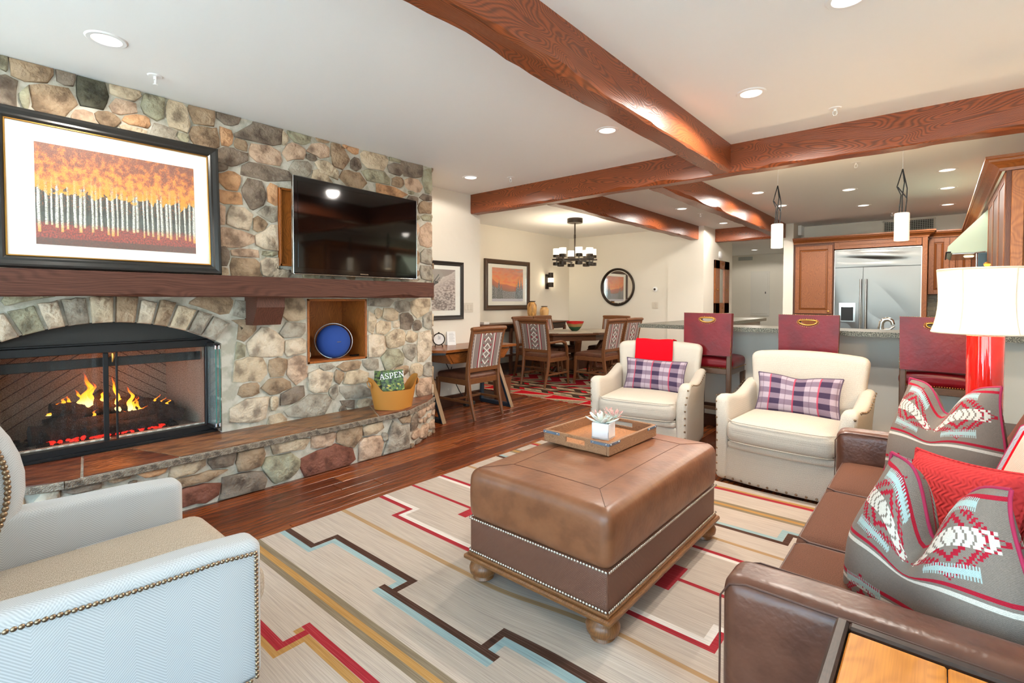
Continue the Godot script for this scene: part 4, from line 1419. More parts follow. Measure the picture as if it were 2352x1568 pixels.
func sprinkler(at: Vector3, label: String):
	var t := thing("sprinkler", label, "sprinkler", at, 0.0, "fire sprinklers on the ceiling")
	var b := MB.new()
	b.lathe([Vector2(0.0, -0.006), Vector2(0.034, -0.005), Vector2(0.04, 0.0)], 20)
	part("cover_plate", b, M.white, t)
	var s := MB.new()
	s.tube([V(0, 0, 0), V(0, -0.022, 0)], 0.009, 8)
	for k in [-1, 1]: s.tube([V(0.011 * k, -0.02, 0), V(0.013 * k, -0.04, 0), V(0.004 * k, -0.052, 0)], 0.003, 6)
	s.tube([V(0, -0.05, 0), V(0, -0.054, 0)], 0.012, 10)
	part("spray_head", s, M.white, t)

func build_ceiling_fittings():
	var y := CEIL
	downlight(V(-3.23, y, -0.59), "large round downlight in the ceiling above the framed forest picture", "", 0.4)
	downlight(V(-3.85, y, -3.79), "small downlight beside the end of the stone wall, left of the cross beam", "", 0.3)
	downlight(V(-1.975, y, -3.43), "downlight just left of the long overhead beam, above the ottoman", "", 1.25)
	downlight(V(-0.926, y, -3.41), "downlight right of the long overhead beam, before the cross beam", "", 1.5)
	downlight(V(-0.32, y, -2.62), "downlight cut by the top edge of the picture, right of centre", "")
	var kl := [[-1.70, -6.60, "kitchen downlight nearest the far end of the cross beam's underside"], [-1.68, -7.71, "kitchen downlight partly behind the left pendant's wire"], [-0.83, -7.11, "kitchen downlight midway between the two pendants, nearer one"], [-0.81, -8.41, "kitchen downlight in front of the refrigerator, farther of the middle pair"], [0.045, -6.68, "nearest of three kitchen downlights in a row by the right cabinets"], [0.06, -7.74, "middle one of three kitchen downlights in a row by the right cabinets"], [0.075, -9.07, "farthest of three kitchen downlights in a row by the right cabinets"], [-2.83, -7.05, "nearer downlight between the two parallel far beams"], [-2.81, -8.81, "farther downlight between the two parallel far beams"]]
	for k in kl: downlight(V(k[0], y, k[1]), k[2], "kitchen and passage downlights", 0.62)
	downlight(V(-3.2, 2.45, -12.2), "downlight in the low hall ceiling under the far short beam", "", 0.5)
	for s in [[-3.535, -0.87, "white fire sprinkler on the ceiling near the forest picture"], [-3.52, -4.07, "white fire sprinkler on the ceiling by the left end of the cross beam"], [-0.56, -4.05, "white fire sprinkler above the right half of the cross beam"], [-0.62, -5.77, "white fire sprinkler in the kitchen ceiling behind the cross beam"], [-2.77, -7.62, "white fire sprinkler between the two parallel far beams"], [-0.55, -9.4, "white fire sprinkler close to the vent over the refrigerator"]]:
		sprinkler(V(s[0], y, s[1]), s[2])

# ---------------------------------------------------------------- rugs
func build_floor_coverings():
	var b := MB.new()
	var wave := func(x: float, z: float) -> float:
		var a := 0.016 * exp(-pow((z + 2.74) / 0.10, 2)) * smoothstep(-1.25, -0.9, x) * (0.6 + 0.4 * sin(x * 3.0))
		a += 0.022 * exp(-pow((z + 1.62 - 0.12 * (x + 0.8)) / 0.10, 2)) * smoothstep(-1.1, -0.85, x) * (1.0 - smoothstep(-0.5, -0.2, x))
		a += 0.008 * exp(-pow((z + 1.05) / 0.2, 2)) * smoothstep(-1.9, -1.2, x)
		return 0.008 + a + 0.0015 * sin(x * 4.0 + z * 3.0)
	b.sheet(110, 90, func(v: float, u: float) -> Vector3:
		var x := RX0 + RW * u
		var z := RZ0 + RL * v
		return V(x + 0.004 * sin(z * 7.0) * (1.0 if u < 0.01 else 0.0), wave.call(x, z), z), 0, func(v: float, u: float) -> Vector2:
			var x := RX0 + RW * u
			var z := RZ0 + RL * v
			var sh := 0.075 * smoothstep(-1.55, -1.0, x) * smoothstep(-3.2, -2.3, z) * (1.0 - smoothstep(-1.7, -1.25, z))
			sh += 0.02 * smoothstep(-1.5, -1.0, x) * (1.0 - smoothstep(-3.2, -2.6, z))
			return Vector2(u, v + sh / RL))
	for e in [0.0, 1.0]:
		b.sheet(1, 110, func(u: float, v: float) -> Vector3: return V(RX0 + RW * e, lerpf(0.0, wave.call(RX0 + RW * e, RZ0 + RL * v), u), RZ0 + RL * v), 1, func(u: float, v: float) -> Vector2: return Vector2(0.02 if e < 0.5 else 0.98, v))
		b.sheet(90, 1, func(u: float, v: float) -> Vector3: return V(RX0 + RW * u, lerpf(0.0, wave.call(RX0 + RW * u, RZ0 + RL * e), v), RZ0 + RL * e), 2, func(u: float, v: float) -> Vector2: return Vector2(u, 0.02 if e < 0.5 else 0.98))
	var rug := part("area_rug", b, M.rug)
	meta(rug, "large beige flat woven area rug with stepped brown, blue and red lines under the ottoman", "rug")
	var d := MB.new()
	d.sheet(2, 2, func(v: float, u: float) -> Vector3: return V(-5.62 + 2.6 * u, 0.008, -8.2 + 3.0 * v), -1, func(v: float, u: float) -> Vector2: return Vector2(u, 1.0 - v))
	d.box(V(-4.32, 0.003, -6.7), V(2.6, 0.006, 3.0), 0.001)
	var dr := part("dining_rug", d, M.dining_rug)
	meta(dr, "red and brown patterned rug with zigzag border under the dining table", "rug")

# ---------------------------------------------------------------- the ottoman and its tray
func build_ottoman():
	var t := thing("ottoman", "large brown leather ottoman with nailhead trim on bun feet in the middle of the rug", "ottoman", V(-1.265, 0.014, -2.17))
	var hw := 0.36
	var hl := 0.575
	for sx in [-1, 1]:
		for sz in [-1, 1]:
			var f := MB.new()
			f.lathe([Vector2(0.0, 0.0), Vector2(0.038, 0.0), Vector2(0.048, 0.008), Vector2(0.044, 0.02), Vector2(0.062, 0.034), Vector2(0.066, 0.055), Vector2(0.058, 0.075), Vector2(0.046, 0.085), Vector2(0.046, 0.105)], 28, V(sx * (hw - 0.045), 0, sz * (hl - 0.045)), 60)
			part("bun_foot", f, M.ottoman_wood, t)
	var pl := MB.new()
	pl.box(V(0, 0.105, 0), V(hw * 2 + 0.045, 0.022, hl * 2 + 0.045), 0.006, 2); pl.box(V(0, 0.121, 0), V(hw * 2 + 0.015, 0.014, hl * 2 + 0.015), 0.004, 2)
	part("plinth", pl, M.ottoman_wood, t)
	var bd := MB.new()
	bd.rbox(V(0, 0.205, 0), V(hw * 2, 0.165, hl * 2), 0.012, 6, 2)
	part("lower_band", bd, M.leather_band, t)
	var top := MB.new()
	top.rbox(V(0, 0.395, 0), V(hw * 2 + 0.012, 0.235, hl * 2 + 0.012), 0.045, 10, 4, func(p: Vector3) -> Vector3:
		var c := (1.0 - pow(p.x / 0.37, 2.0)) * (1.0 - pow(p.z / 0.58, 2.0))
		if p.y > 0.0: p.y += 0.016 * maxf(c, 0.0)
		var puff := 0.006 * cos(p.y / 0.13 * PI * 0.5)
		p.x += signf(p.x) * puff * smoothstep(0.2, 0.36, absf(p.x))
		p.z += signf(p.z) * puff * smoothstep(0.4, 0.57, absf(p.z))
		return p)
	part("leather_top", top, M.leather_ottoman, t)
	# stitched seams
	var sm := MB.new()
	var ix := hw - 0.13
	var iz := hl - 0.16
	var hgt := func(x: float, z: float) -> float: return 0.5125 + 0.016 * maxf((1.0 - pow(x / 0.37, 2.0)) * (1.0 - pow(z / 0.58, 2.0)), 0.0) + 0.0006
	var run := func(a: Vector2, b: Vector2):
		var pts := []
		for i in 13:
			var q := a.lerp(b, i / 12.0)
			pts.append(V(q.x, hgt.call(q.x, q.y), q.y))
		sm.tube(pts, 0.0013, 5)
	run.call(Vector2(-ix, -iz), Vector2(ix, -iz)); run.call(Vector2(ix, -iz), Vector2(ix, iz)); run.call(Vector2(ix, iz), Vector2(-ix, iz)); run.call(Vector2(-ix, iz), Vector2(-ix, -iz))
	for sx in [-1, 1]:
		for sz in [-1, 1]: run.call(Vector2(sx * ix, sz * iz), Vector2(sx * (hw - 0.03), sz * (hl - 0.03)))
	part("stitched_seam", sm, M.leather_seat, t)
	var nails := []
	for yy in [0.284, 0.136]:
		var ex := hw + 0.004
		var ez := hl + 0.004
		nails += line_pts(V(-ex + 0.01, yy, ez), V(ex - 0.01, yy, ez), V(0, 0, 1), 0.0135)
		nails += line_pts(V(ex, yy, ez - 0.01), V(ex, yy, -ez + 0.01), V(1, 0, 0), 0.0135)
		nails += line_pts(V(-ex, yy, ez - 0.01), V(-ex, yy, -ez + 0.01), V(-1, 0, 0), 0.0135)
		nails += line_pts(V(-ex, yy, -ez), V(ex, yy, -ez), V(0, 0, -1), 0.0135)
	stud_strip("nailhead_trim", nails, 0.0058, 0.004, M.nail_silver, t)
	# tray
	var y0 := 0.545
	var tr := thing("serving_tray", "rectangular wooden tray with metal corner straps on the ottoman", "tray", V(-1.385, y0, -2.36), deg_to_rad(-1.5))
	var w := 0.40
	var l := 0.50
	var base := MB.new()
	for i in 4: base.box(V(-w / 2 + w * (i + 0.5) / 4, 0.007, 0), V(w / 4 - 0.002, 0.012, l - 0.02), 0.002, 2)
	part("tray_board", base, M.tray_floor, tr)
	for sx in [-1, 1]: part("side_rail", box1(V(sx * (w / 2 - 0.007), 0.033, 0), V(0.014, 0.064, l), 0.003, 2), M.tray_wood, tr)
	for sz in [-1, 1]:
		var e := MB.new()
		var zc: float = sz * (l / 2 - 0.007)
		e.box(V(-w / 4 - 0.022, 0.033, zc), V(w / 2 - 0.072, 0.064, 0.014), 0.003, 0); e.box(V(w / 4 + 0.022, 0.033, zc), V(w / 2 - 0.072, 0.064, 0.014), 0.003, 0)
		e.box(V(0, 0.012, zc), V(0.13, 0.024, 0.014), 0.003, 0); e.box(V(0, 0.057, zc), V(0.13, 0.016, 0.014), 0.003, 0)
		part("end_rail", e, M.tray_wood, tr)
		for sx in [-1, 1]:
			var s := MB.new()
			s.box(V(sx * (w / 2 - 0.052), 0.055, sz * (l / 2 + 0.001)), V(0.106, 0.014, 0.003), 0.001); s.box(V(sx * (w / 2 + 0.001), 0.055, sz * (l / 2 - 0.052)), V(0.003, 0.014, 0.106), 0.001)
			var st := part("corner_strap", s, M.steel_blue, tr)
			var rv := MB.new()
			for q in [0.015, 0.09]:
				rv.dome(V(sx * (w / 2 - q), 0.055, sz * (l / 2 + 0.0025)), V(0, 0, sz), 0.005, 0.004, 8); rv.dome(V(sx * (w / 2 + 0.0025), 0.055, sz * (l / 2 - q)), V(sx, 0, 0), 0.005, 0.004, 8)
			part("rivet", rv, M.steel, st)
	# planter
	var p := thing("succulent_planter", "small square white pot with pale succulents standing in the tray", "potted plant", V(-1.362, y0 + 0.014, -2.345), deg_to_rad(8))
	var pot := MB.new()
	var k := 0.048
	for q in [[0.0, 0.085, 0.0]]:
		pot.prism(rect_poly(-k, -k, k, k), V(0, 0, 0), V(1, 0, 0), V(0, 0, -1), 0.0, 0.008)
		for s in [[V(k - 0.003, 0.0425, 0), V(0.006, 0.085, k * 2)], [V(-k + 0.003, 0.0425, 0), V(0.006, 0.085, k * 2)], [V(0, 0.0425, k - 0.003), V(k * 2, 0.085, 0.006)], [V(0, 0.0425, -k + 0.003), V(k * 2, 0.085, 0.006)]]: pot.box(s[0], s[1], 0.002)
	part("pot", pot, M.pot, p)
	part("soil", box1(V(0, 0.066, 0), V(k * 2 - 0.014, 0.01, k * 2 - 0.014), 0.002), M.subfloor, p)
	var leaf := func(o: Vector3, dir: Vector3, len_: float, wd: float, m: Material):
		var b := MB.new()
		var d := dir.normalized()
		var sd := d.cross(Vector3.UP).normalized()
		var up := sd.cross(d)
		b.sheet(8, 10, func(a: float, h: float) -> Vector3:
			var ang := a * TAU
			var r := wd * (0.28 + 0.72 * sin(PI * clampf(h * 0.62 + 0.22, 0, 1))) * (1.0 if h < 0.86 else sqrt(maxf(0.0, 1.0 - pow((h - 0.86) / 0.14, 2.0))))
			return o + d * len_ * h + sd * cos(ang) * r + up * (sin(ang) * r * 0.34 + len_ * 0.22 * h * h), 0, func(a: float, h: float) -> Vector2: return Vector2(a, 1.0 - h))
		part("leaf", b, m, p)
	for i in 13:
		var a := i * 2.4
		var el := 0.15 + 0.09 * i * 0.6
		leaf.call(V(-0.006, 0.078, 0.008), V(cos(a), el, sin(a)), 0.105 - i * 0.0036, 0.0185 - i * 0.0006, M.succulent)
	for i in 12:
		var a := i * 2.4 + 0.6
		leaf.call(V(0.05, 0.105, -0.03), V(cos(a), 0.2 + 0.1 * i, sin(a)), 0.066 - i * 0.0018, 0.0085, M.succulent_pink)
	for i in 9:
		var a := i * 2.4 + 1.6
		leaf.call(V(0.012, 0.118, -0.045), V(cos(a), 0.3 + 0.14 * i, sin(a)), 0.042, 0.006, M.succulent_pink)
	for i in 5:
		var a := i * 1.3 - 1.2
		leaf.call(V(-0.055, 0.095, -0.035), V(cos(a), 0.9, sin(a)), 0.045, 0.0065, M.succulent_pink)
	var stem := MB.new()
	stem.tube([V(0, 0.066, 0), V(0.03, 0.085, -0.02), V(0.05, 0.106, -0.03)], 0.004, 6); stem.tube([V(0, 0.066, 0), V(0.008, 0.09, -0.03), V(0.012, 0.12, -0.045)], 0.004, 6); stem.tube([V(0, 0.066, 0), V(-0.03, 0.08, -0.02), V(-0.055, 0.097, -0.035)], 0.004, 6)
	part("stem", stem, M.succulent, p)
# ---------------------------------------------------------------- upholstered seats
# knife edged cushion: front looks along +z, dent = how deep the top is chopped in
func cushion(parent: Node3D, w: float, h: float, th: float, dent: float, m: Material, pipe: Material, pull := 0.0):
	var f := func(a: float, b: float, s: float) -> Vector3:
		var u := a * 2.0 - 1.0
		var v := b * 2.0 - 1.0
		var x := u * w * 0.5 * (1.0 - 0.07 * (1.0 - v * v))
		var y := v * h * 0.5 * (1.0 - 0.07 * (1.0 - u * u))
		var g := exp(-pow(u / 0.34, 2.0)) * smoothstep(-0.5, 1.0, v)
		y -= dent * g
		x *= 1.0 - pull * smoothstep(-0.3, 1.0, v)
		var t := th * 0.5 * pow(maxf(0.0, 1.0 - pow(absf(u), 3.0)), 0.55) * pow(maxf(0.0, 1.0 - pow(absf(v), 3.0)), 0.55)
		var z := s * t * (1.0 - 0.35 * g * (1.0 if dent > 0.0 else 0.0))
		z += 0.012 * sin(u * 5.0 + v * 3.0) * t / th
		return Vector3(x, y, z)
	var b := MB.new()
	b.sheet(26, 26, func(a: float, c: float) -> Vector3: return f.call(a, c, 1.0), 0, func(a: float, c: float) -> Vector2: return Vector2(a, 1.0 - c))
	b.sheet(26, 26, func(a: float, c: float) -> Vector3: return f.call(1.0 - a, c, -1.0), 1, func(a: float, c: float) -> Vector2: return Vector2(a, 1.0 - c))
	part("cover", b, m, parent)
	var e := MB.new()
	for side in [[0, 0.0], [1, 1.0], [0, 1.0], [1, 0.0]]:
		var pts := []
		for i in 25:
			var k := i / 24.0
			pts.append(f.call(k, side[1], 0.0) if side[0] == 0 else f.call(side[1], k, 0.0))
		e.tube(pts, 0.005, 6)
	part("piping", e, pipe, parent)

func posed(called: String, label: String, category: String, at: Vector3, face: Vector3, lean: float, roll := 0.0, group := "") -> Node3D:
	var o := thing(called, label, category, at, 0.0, group)
	var yaw := atan2(face.x, face.z)
	o.basis = Basis(Vector3.UP, yaw) * Basis(Vector3.RIGHT, -lean) * Basis(Vector3.BACK, roll)
	return o

func build_grey_chair():
	var t := thing("wing_chair", "grey herringbone wing chair with nailhead trim in the left foreground, seen from behind its arm", "armchair", V(-1.90, 0, 0))
	# arms: slim and upright, the top rising a little to the back
	for sx in [1.0, -1.0]:
		var b := MB.new()
		b.rbox(V(sx * 0.355, 0.395, -0.17), V(0.105, 0.43, 0.90), 0.03, 6, 4, func(p: Vector3) -> Vector3:
			if p.y > 0.0: p.y += 0.035 * smoothstep(-0.3, 0.45, p.z) - 0.012 * smoothstep(-0.3, -0.45, p.z)
			p.x += 0.006 * sin(p.z * 5.0)
			return p, 2)
		part("arm", b, M.herring, t)
	var base := MB.new()
	base.rbox(V(0, 0.255, -0.15), V(0.64, 0.16, 0.88), 0.02, 3, 2)
	part("seat_rail", base, M.herring, t)
	var cu := MB.new()
	cu.rbox(V(0, 0.395, -0.30), V(0.60, 0.14, 0.76), 0.055, 8, 4, func(p: Vector3) -> Vector3:
		if p.y > 0.0: p.y += 0.022 * maxf(0.0, (1.0 - pow(p.x / 0.3, 2.0)) * (1.0 - pow(p.z / 0.38, 4.0)))
		if p.z < -0.3: p.x *= 1.03
		return p)
	var seat := part("seat_cushion", cu, M.herring_seat, t)
	var pp := MB.new()
	var pts := []
	for i in 17:
		var a := PI * i / 16.0
		pts.append(V(0.30 * signf(cos(a)) * pow(absf(cos(a)), 0.35), 0.452, -0.30 - 0.36 * pow(sin(a), 0.35)))
	pp.tube(pts, 0.0035, 6)
	part("piping", pp, M.herring, seat)
	# back and wings
	var bk := MB.new()
	bk.rbox(V(0, 0.78, 0.30), V(0.74, 0.86, 0.13), 0.05, 5, 3, func(p: Vector3) -> Vector3:
		p.z += 0.12 * (p.y + 0.43) / 0.86
		return p)
	part("backrest", bk, M.herring, t)
	for sx in [1.0, -1.0]:
		var front := -0.03 if sx > 0 else -0.215
		var wg := MB.new()
		wg.rbox(V(sx * 0.345, 0.80, 0.10), V(0.095, 0.56, 0.5), 0.045, 8, 4, func(p: Vector3) -> Vector3:
			var k := (p.y + 0.28) / 0.56
			var lim := front - 0.10 + 0.16 * pow(absf(k - 0.42) / 0.58, 2.0)
			if p.z < 0.0: p.z = lerpf(0.0, lim, clampf(-p.z / 0.25, 0, 1))
			p.z += 0.08 * k
			return p)
		part("wing", wg, M.herring, t)
		var nl := []
		if sx < 0:
			for i in 34:
				var k := 0.02 + 0.96 * i / 33.0
				var lim := front - 0.10 + 0.16 * pow(absf(k - 0.42) / 0.58, 2.0)
				nl.append([V(sx * 0.345 + 0.049, 0.52 + 0.56 * k, 0.10 + lim + 0.08 * k + 0.045), V(1, 0, -0.15)])
			studs("nailhead", nl, 0.0095, 0.006, M.nail, t)
	var nails := []
	var ox := 0.355 + 0.054
	for i in 70:
		var k := i / 69.0
		var z := lerpf(-0.595, 0.26, k)
		var dz := z + 0.17
		nails.append([V(ox, 0.588 + 0.035 * smoothstep(-0.3, 0.45, dz) - 0.012 * smoothstep(-0.3, -0.45, dz) - 0.012, z), V(1, 0.05, 0)])
	nails += line_pts(V(ox, 0.555, -0.597), V(ox, 0.2, -0.597), V(1, 0, 0), 0.0125)
	nails += line_pts(V(ox, 0.195, -0.58), V(ox, 0.195, 0.26), V(1, 0, 0), 0.0125)
	studs("nailhead", nails, 0.0064, 0.0045, M.nail, t)
	for sx in [1.0, -1.0]:
		for zz in [-0.55, 0.32]:
			var l := MB.new()
			l.bar([V(sx * 0.34, 0.19, zz), V(sx * 0.345, 0.0, zz)], [Vector2(0.05, 0.05), Vector2(0.032, 0.032)], V(1, 0, 0))
			part("leg", l, M.edge_wood, t)

func build_sofa():
	var t := thing("sofa", "brown leather sofa with fabric seat cushions along the right side", "sofa")
	var z0 := -1.305
	var z1 := -3.335
	var xf0 := -0.415
	for k in 2:
		var zc := z0 - 0.075 if k == 0 else z1 + 0.075
		var b := MB.new()
		b.rbox(V(0.09, 0.315, zc), V(1.01, 0.56, 0.15), 0.042, 8, 4, func(p: Vector3) -> Vector3:
			if p.y > 0.2: p.y += 0.010 * (1.0 - pow(p.x / 0.5, 2.0))
			return p)
		var arm := part("arm", b, M.leather_sofa, t)
		var s := MB.new()
		for sz in [-1.0, 1.0]:
			var zz: float = zc + sz * 0.068
			s.tube([V(xf0 - 0.001, 0.06, zz), V(xf0 - 0.001, 0.54, zz), V(xf0 + 0.02, 0.575, zz - sz * 0.002), V(xf0 + 0.06, 0.588, zz), V(0.55, 0.59, zz)], 0.0026, 6)
		part("piping", s, M.piping_brown, arm)
	part("base", box1(V(0.10, 0.17, (z0 + z1) * 0.5), V(0.94, 0.22, z0 - z1 - 0.26), 0.01), M.leather_sofa, t)
	var bk := MB.new()
	bk.rbox(V(0.50, 0.45, (z0 + z1) * 0.5), V(0.19, 0.72, z0 - z1 - 0.02), 0.05, 6, 3)
	part("back_frame", bk, M.leather_sofa, t)
	var zs := [-1.455, -2.03, -2.66, -3.19]
	for i in 3:
		var a: float = zs[i]
		var c: float = zs[i + 1]
		var l := a - c
		var cu := MB.new()
		cu.rbox(V(-0.04, 0.365, (a + c) * 0.5), V(0.70, 0.15, l - 0.006), 0.045, 8, 3, func(p: Vector3) -> Vector3:
			if p.y > 0.0: p.y += 0.02 * maxf(0.0, 1.0 - pow(p.x / 0.35, 4.0)) * (1.0 - pow(p.z / (l * 0.5), 2.0))
			return p)
		var q := part("seat_cushion", cu, M.sofa_cloth, t)
		var pp := MB.new()
		for yy in [0.428, 0.302]: pp.tube([V(0.28, yy, a - 0.010), V(-0.34, yy, a - 0.010), V(-0.376, yy, a - 0.035), V(-0.376, yy, c + 0.035), V(-0.34, yy, c + 0.010), V(0.28, yy, c + 0.010)], 0.0045, 6)
		part("piping", pp, M.piping_brown, q)
		var bc := MB.new()
		bc.rbox(V(0.34, 0.66, (a + c) * 0.5), V(0.20, 0.46, l - 0.01), 0.07, 8, 4, func(p: Vector3) -> Vector3:
			p.x += 0.10 * p.y / 0.23
			if p.x < 0.0: p.x -= 0.02 * (1.0 - pow(p.z / (l * 0.5), 2.0))
			return p)
		part("back_cushion", bc, M.leather_sofa, t)
	for sx in [xf0 + 0.06, 0.54]:
		for zz in [z0 - 0.075, z1 + 0.075]:
			part("leg", box1(V(sx, 0.028, zz), V(0.06, 0.055, 0.06), 0.006), M.edge_wood, t)
	# cushions lying on the sofa
	var p1 := posed("throw_pillow", "grey patterned pillow with red and white stripes in the far corner of the sofa", "pillow", V(0.03, 0.685, -2.97), V(-0.62, 0, 0.78), 0.22, 0.06, "patterned sofa pillows")
	cushion(p1, 0.52, 0.50, 0.2, 0.13, M.southwest, M.piping, 0.25)
	var p2 := posed("throw_pillow", "large grey patterned pillow with red and white stripes against the near sofa arm", "pillow", V(0.0, 0.635, -1.68), V(-0.6, 0, 0.8), 0.14, 0.0, "patterned sofa pillows")
	cushion(p2, 0.48, 0.46, 0.2, 0.17, M.southwest, M.piping, 0.4)
	var p3 := posed("knit_pillow", "coral red knitted pillow behind the near patterned pillow", "pillow", V(0.05, 0.62, -2.05), V(-0.75, 0, 0.66), 0.3, 0.1)
	cushion(p3, 0.38, 0.38, 0.15, 0.0, M.red_knit, M.red_knit)
	# blanket folded over the sofa back
	var th := thing("blanket", "beige knitted blanket with red and grey bands hanging over the sofa back", "blanket", Vector3.ZERO)
	var prof := func(s: float, off: float) -> Vector3:
		var pts := [V(0.13, 0.50, 0), V(0.19, 0.68, 0), V(0.245, 0.84, 0), V(0.33, 0.915, 0), V(0.46, 0.925, 0), V(0.58, 0.84, 0)]
		var k := clampf(s, 0.0, 0.9999) * 5.0
		var i := int(k)
		var q: Vector3 = (pts[i] as Vector3).lerp(pts[i + 1], k - i)
		return q + V(-off, off * 0.6, 0)
	var bands := [["fold", -2.16, -2.42, M.knit_beige], ["red_band", -2.42, -2.46, M.throw_red], ["grey_band", -2.46, -2.53, M.knit_grey], ["edge_band", -2.53, -2.55, M.piping]]
	for bd in bands:
		var b := MB.new()
		b.sheet(8, 20, func(a: float, s: float) -> Vector3: return prof.call(s, 0.012 + 0.004 * sin(a * 4.0 + s * 6.0)) + V(0, 0, lerpf(bd[2], bd[1], a)), 0)
		b.sheet(1, 20, func(a: float, s: float) -> Vector3: return prof.call(s, 0.012 * a) + V(0, 0, bd[2]), 1)
		part(bd[0], b, bd[3], th)
	# end table beyond the far arm, with the lamp
	var e := thing("end_table", "dark wood end table beyond the far arm of the sofa, carrying the red lamp", "side table", V(0.17, 0, -3.72))
	part("table_top", box1(V(0, 0.585, 0), V(0.66, 0.03, 0.56), 0.005), M.edge_wood, e)
	for sx in [-1, 1]:
		for sz in [-1, 1]: part("leg", box1(V(sx * 0.29, 0.285, sz * 0.24), V(0.045, 0.57, 0.045), 0.005), M.edge_wood, e)
	part("shelf", box1(V(0, 0.18, 0), V(0.58, 0.02, 0.48), 0.004), M.edge_wood, e)
	var l := thing("table_lamp", "table lamp with a glossy red cylinder base and white panelled bell shade", "lamp", V(0.198, 0.60, -3.75))
	var bs := MB.new()
	bs.lathe([Vector2(0.0, 0.0), Vector2(0.088, 0.0), Vector2(0.088, 0.012), Vector2(0.078, 0.02), Vector2(0.078, 0.508), Vector2(0.072, 0.516), Vector2(0.0, 0.517)], 40)
	part("base", bs, M.lamp_red, l)
	var neck := MB.new()
	neck.tube([V(0, 0.51, 0), V(0, 0.60, 0)], 0.01, 10); neck.tube([V(0, 0.86, 0), V(0, 0.885, 0)], 0.004, 8)
	for a in 3: neck.tube([V(0, 0.868, 0), V(cos(a * 2.1) * 0.188, 0.868, sin(a * 2.1) * 0.188)], 0.002, 5)
	part("harp", neck, M.brass, l)
	var fin := MB.new()
	fin.lathe([Vector2(0.0, 0.875), Vector2(0.006, 0.877), Vector2(0.007, 0.886), Vector2(0.014, 0.894), Vector2(0.015, 0.902), Vector2(0.009, 0.911), Vector2(0.0, 0.914)], 16)
	part("finial", fin, M.brass, l)
	var sh := MB.new()
	sh.sheet(72, 12, func(a: float, h: float) -> Vector3:
		var ang := -a * TAU
		var r := lerpf(0.222, 0.2, h) - 0.020 * sin(PI * pow(h, 0.8)) + 0.006 * (1.0 - absf(sin(ang * 3.0)))
		return V(cos(ang) * r, lerpf(0.525, 0.872, h), sin(ang) * r), 0)
	var shade := part("shade", sh, M.shade, l)
	var rb := MB.new()
	for i in 6:
		var a := TAU * i / 6.0 + 0.0
		var pts := []
		for k in 9:
			var h := k / 8.0
			var r := lerpf(0.222, 0.2, h) - 0.020 * sin(PI * pow(h, 0.8)) + 0.0075
			pts.append(V(cos(a) * r, lerpf(0.525, 0.872, h), sin(a) * r))
		rb.tube(pts, 0.0035, 5)
	for e2 in [[0.525, 0.2275], [0.872, 0.2055]]:
		var pts := []
		for k in 49: pts.append(V(cos(TAU * k / 48.0) * e2[1], e2[0], sin(TAU * k / 48.0) * e2[1]))
		rb.tube(pts, 0.006, 6)
	part("shade_rib", rb, M.shade_rib, shade)
	var bulb := MB.new()
	bulb.lathe([Vector2(0.0, 0.60), Vector2(0.014, 0.605), Vector2(0.014, 0.63), Vector2(0.03, 0.665), Vector2(0.026, 0.69), Vector2(0.0, 0.70)], 16)
	part("bulb", bulb, glow(Color(1.0, 0.86, 0.66), 3.0), l)
	var om := OmniLight3D.new()
	om.name = "light"
	om.position = V(0, 0.66, 0)
	om.light_color = Color(1.0, 0.84, 0.62)
	om.light_energy = 0.35
	om.light_size = 0.03
	om.omni_range = 10.0
	om.omni_attenuation = 2.0
	om.shadow_enabled = true
	l.add_child(om)
	# pine table at the near arm
	var n := thing("end_table", "pine topped table with dark frame in the lower right corner, against the near sofa arm", "side table", V(0.18, 0, -0.96))
	for i in 4:
		part("top_board", box1(V(-0.235 + 0.157 * i, 0.59, 0), V(0.155, 0.022, 0.58), 0.003, 2), M.pine, n)
	var fr := MB.new()
	for sx in [-1, 1]: fr.box(V(sx * 0.328, 0.588, 0), V(0.024, 0.034, 0.655), 0.005)
	for sz in [-1, 1]: fr.box(V(0, 0.588, sz * 0.312), V(0.63, 0.034, 0.026), 0.005)
	part("frame", fr, M.edge_wood, n)
	for sx in [-1, 1]:
		for sz in [-1, 1]: part("leg", box1(V(sx * 0.3, 0.29, sz * 0.29), V(0.05, 0.57, 0.05), 0.005), M.edge_wood, n)

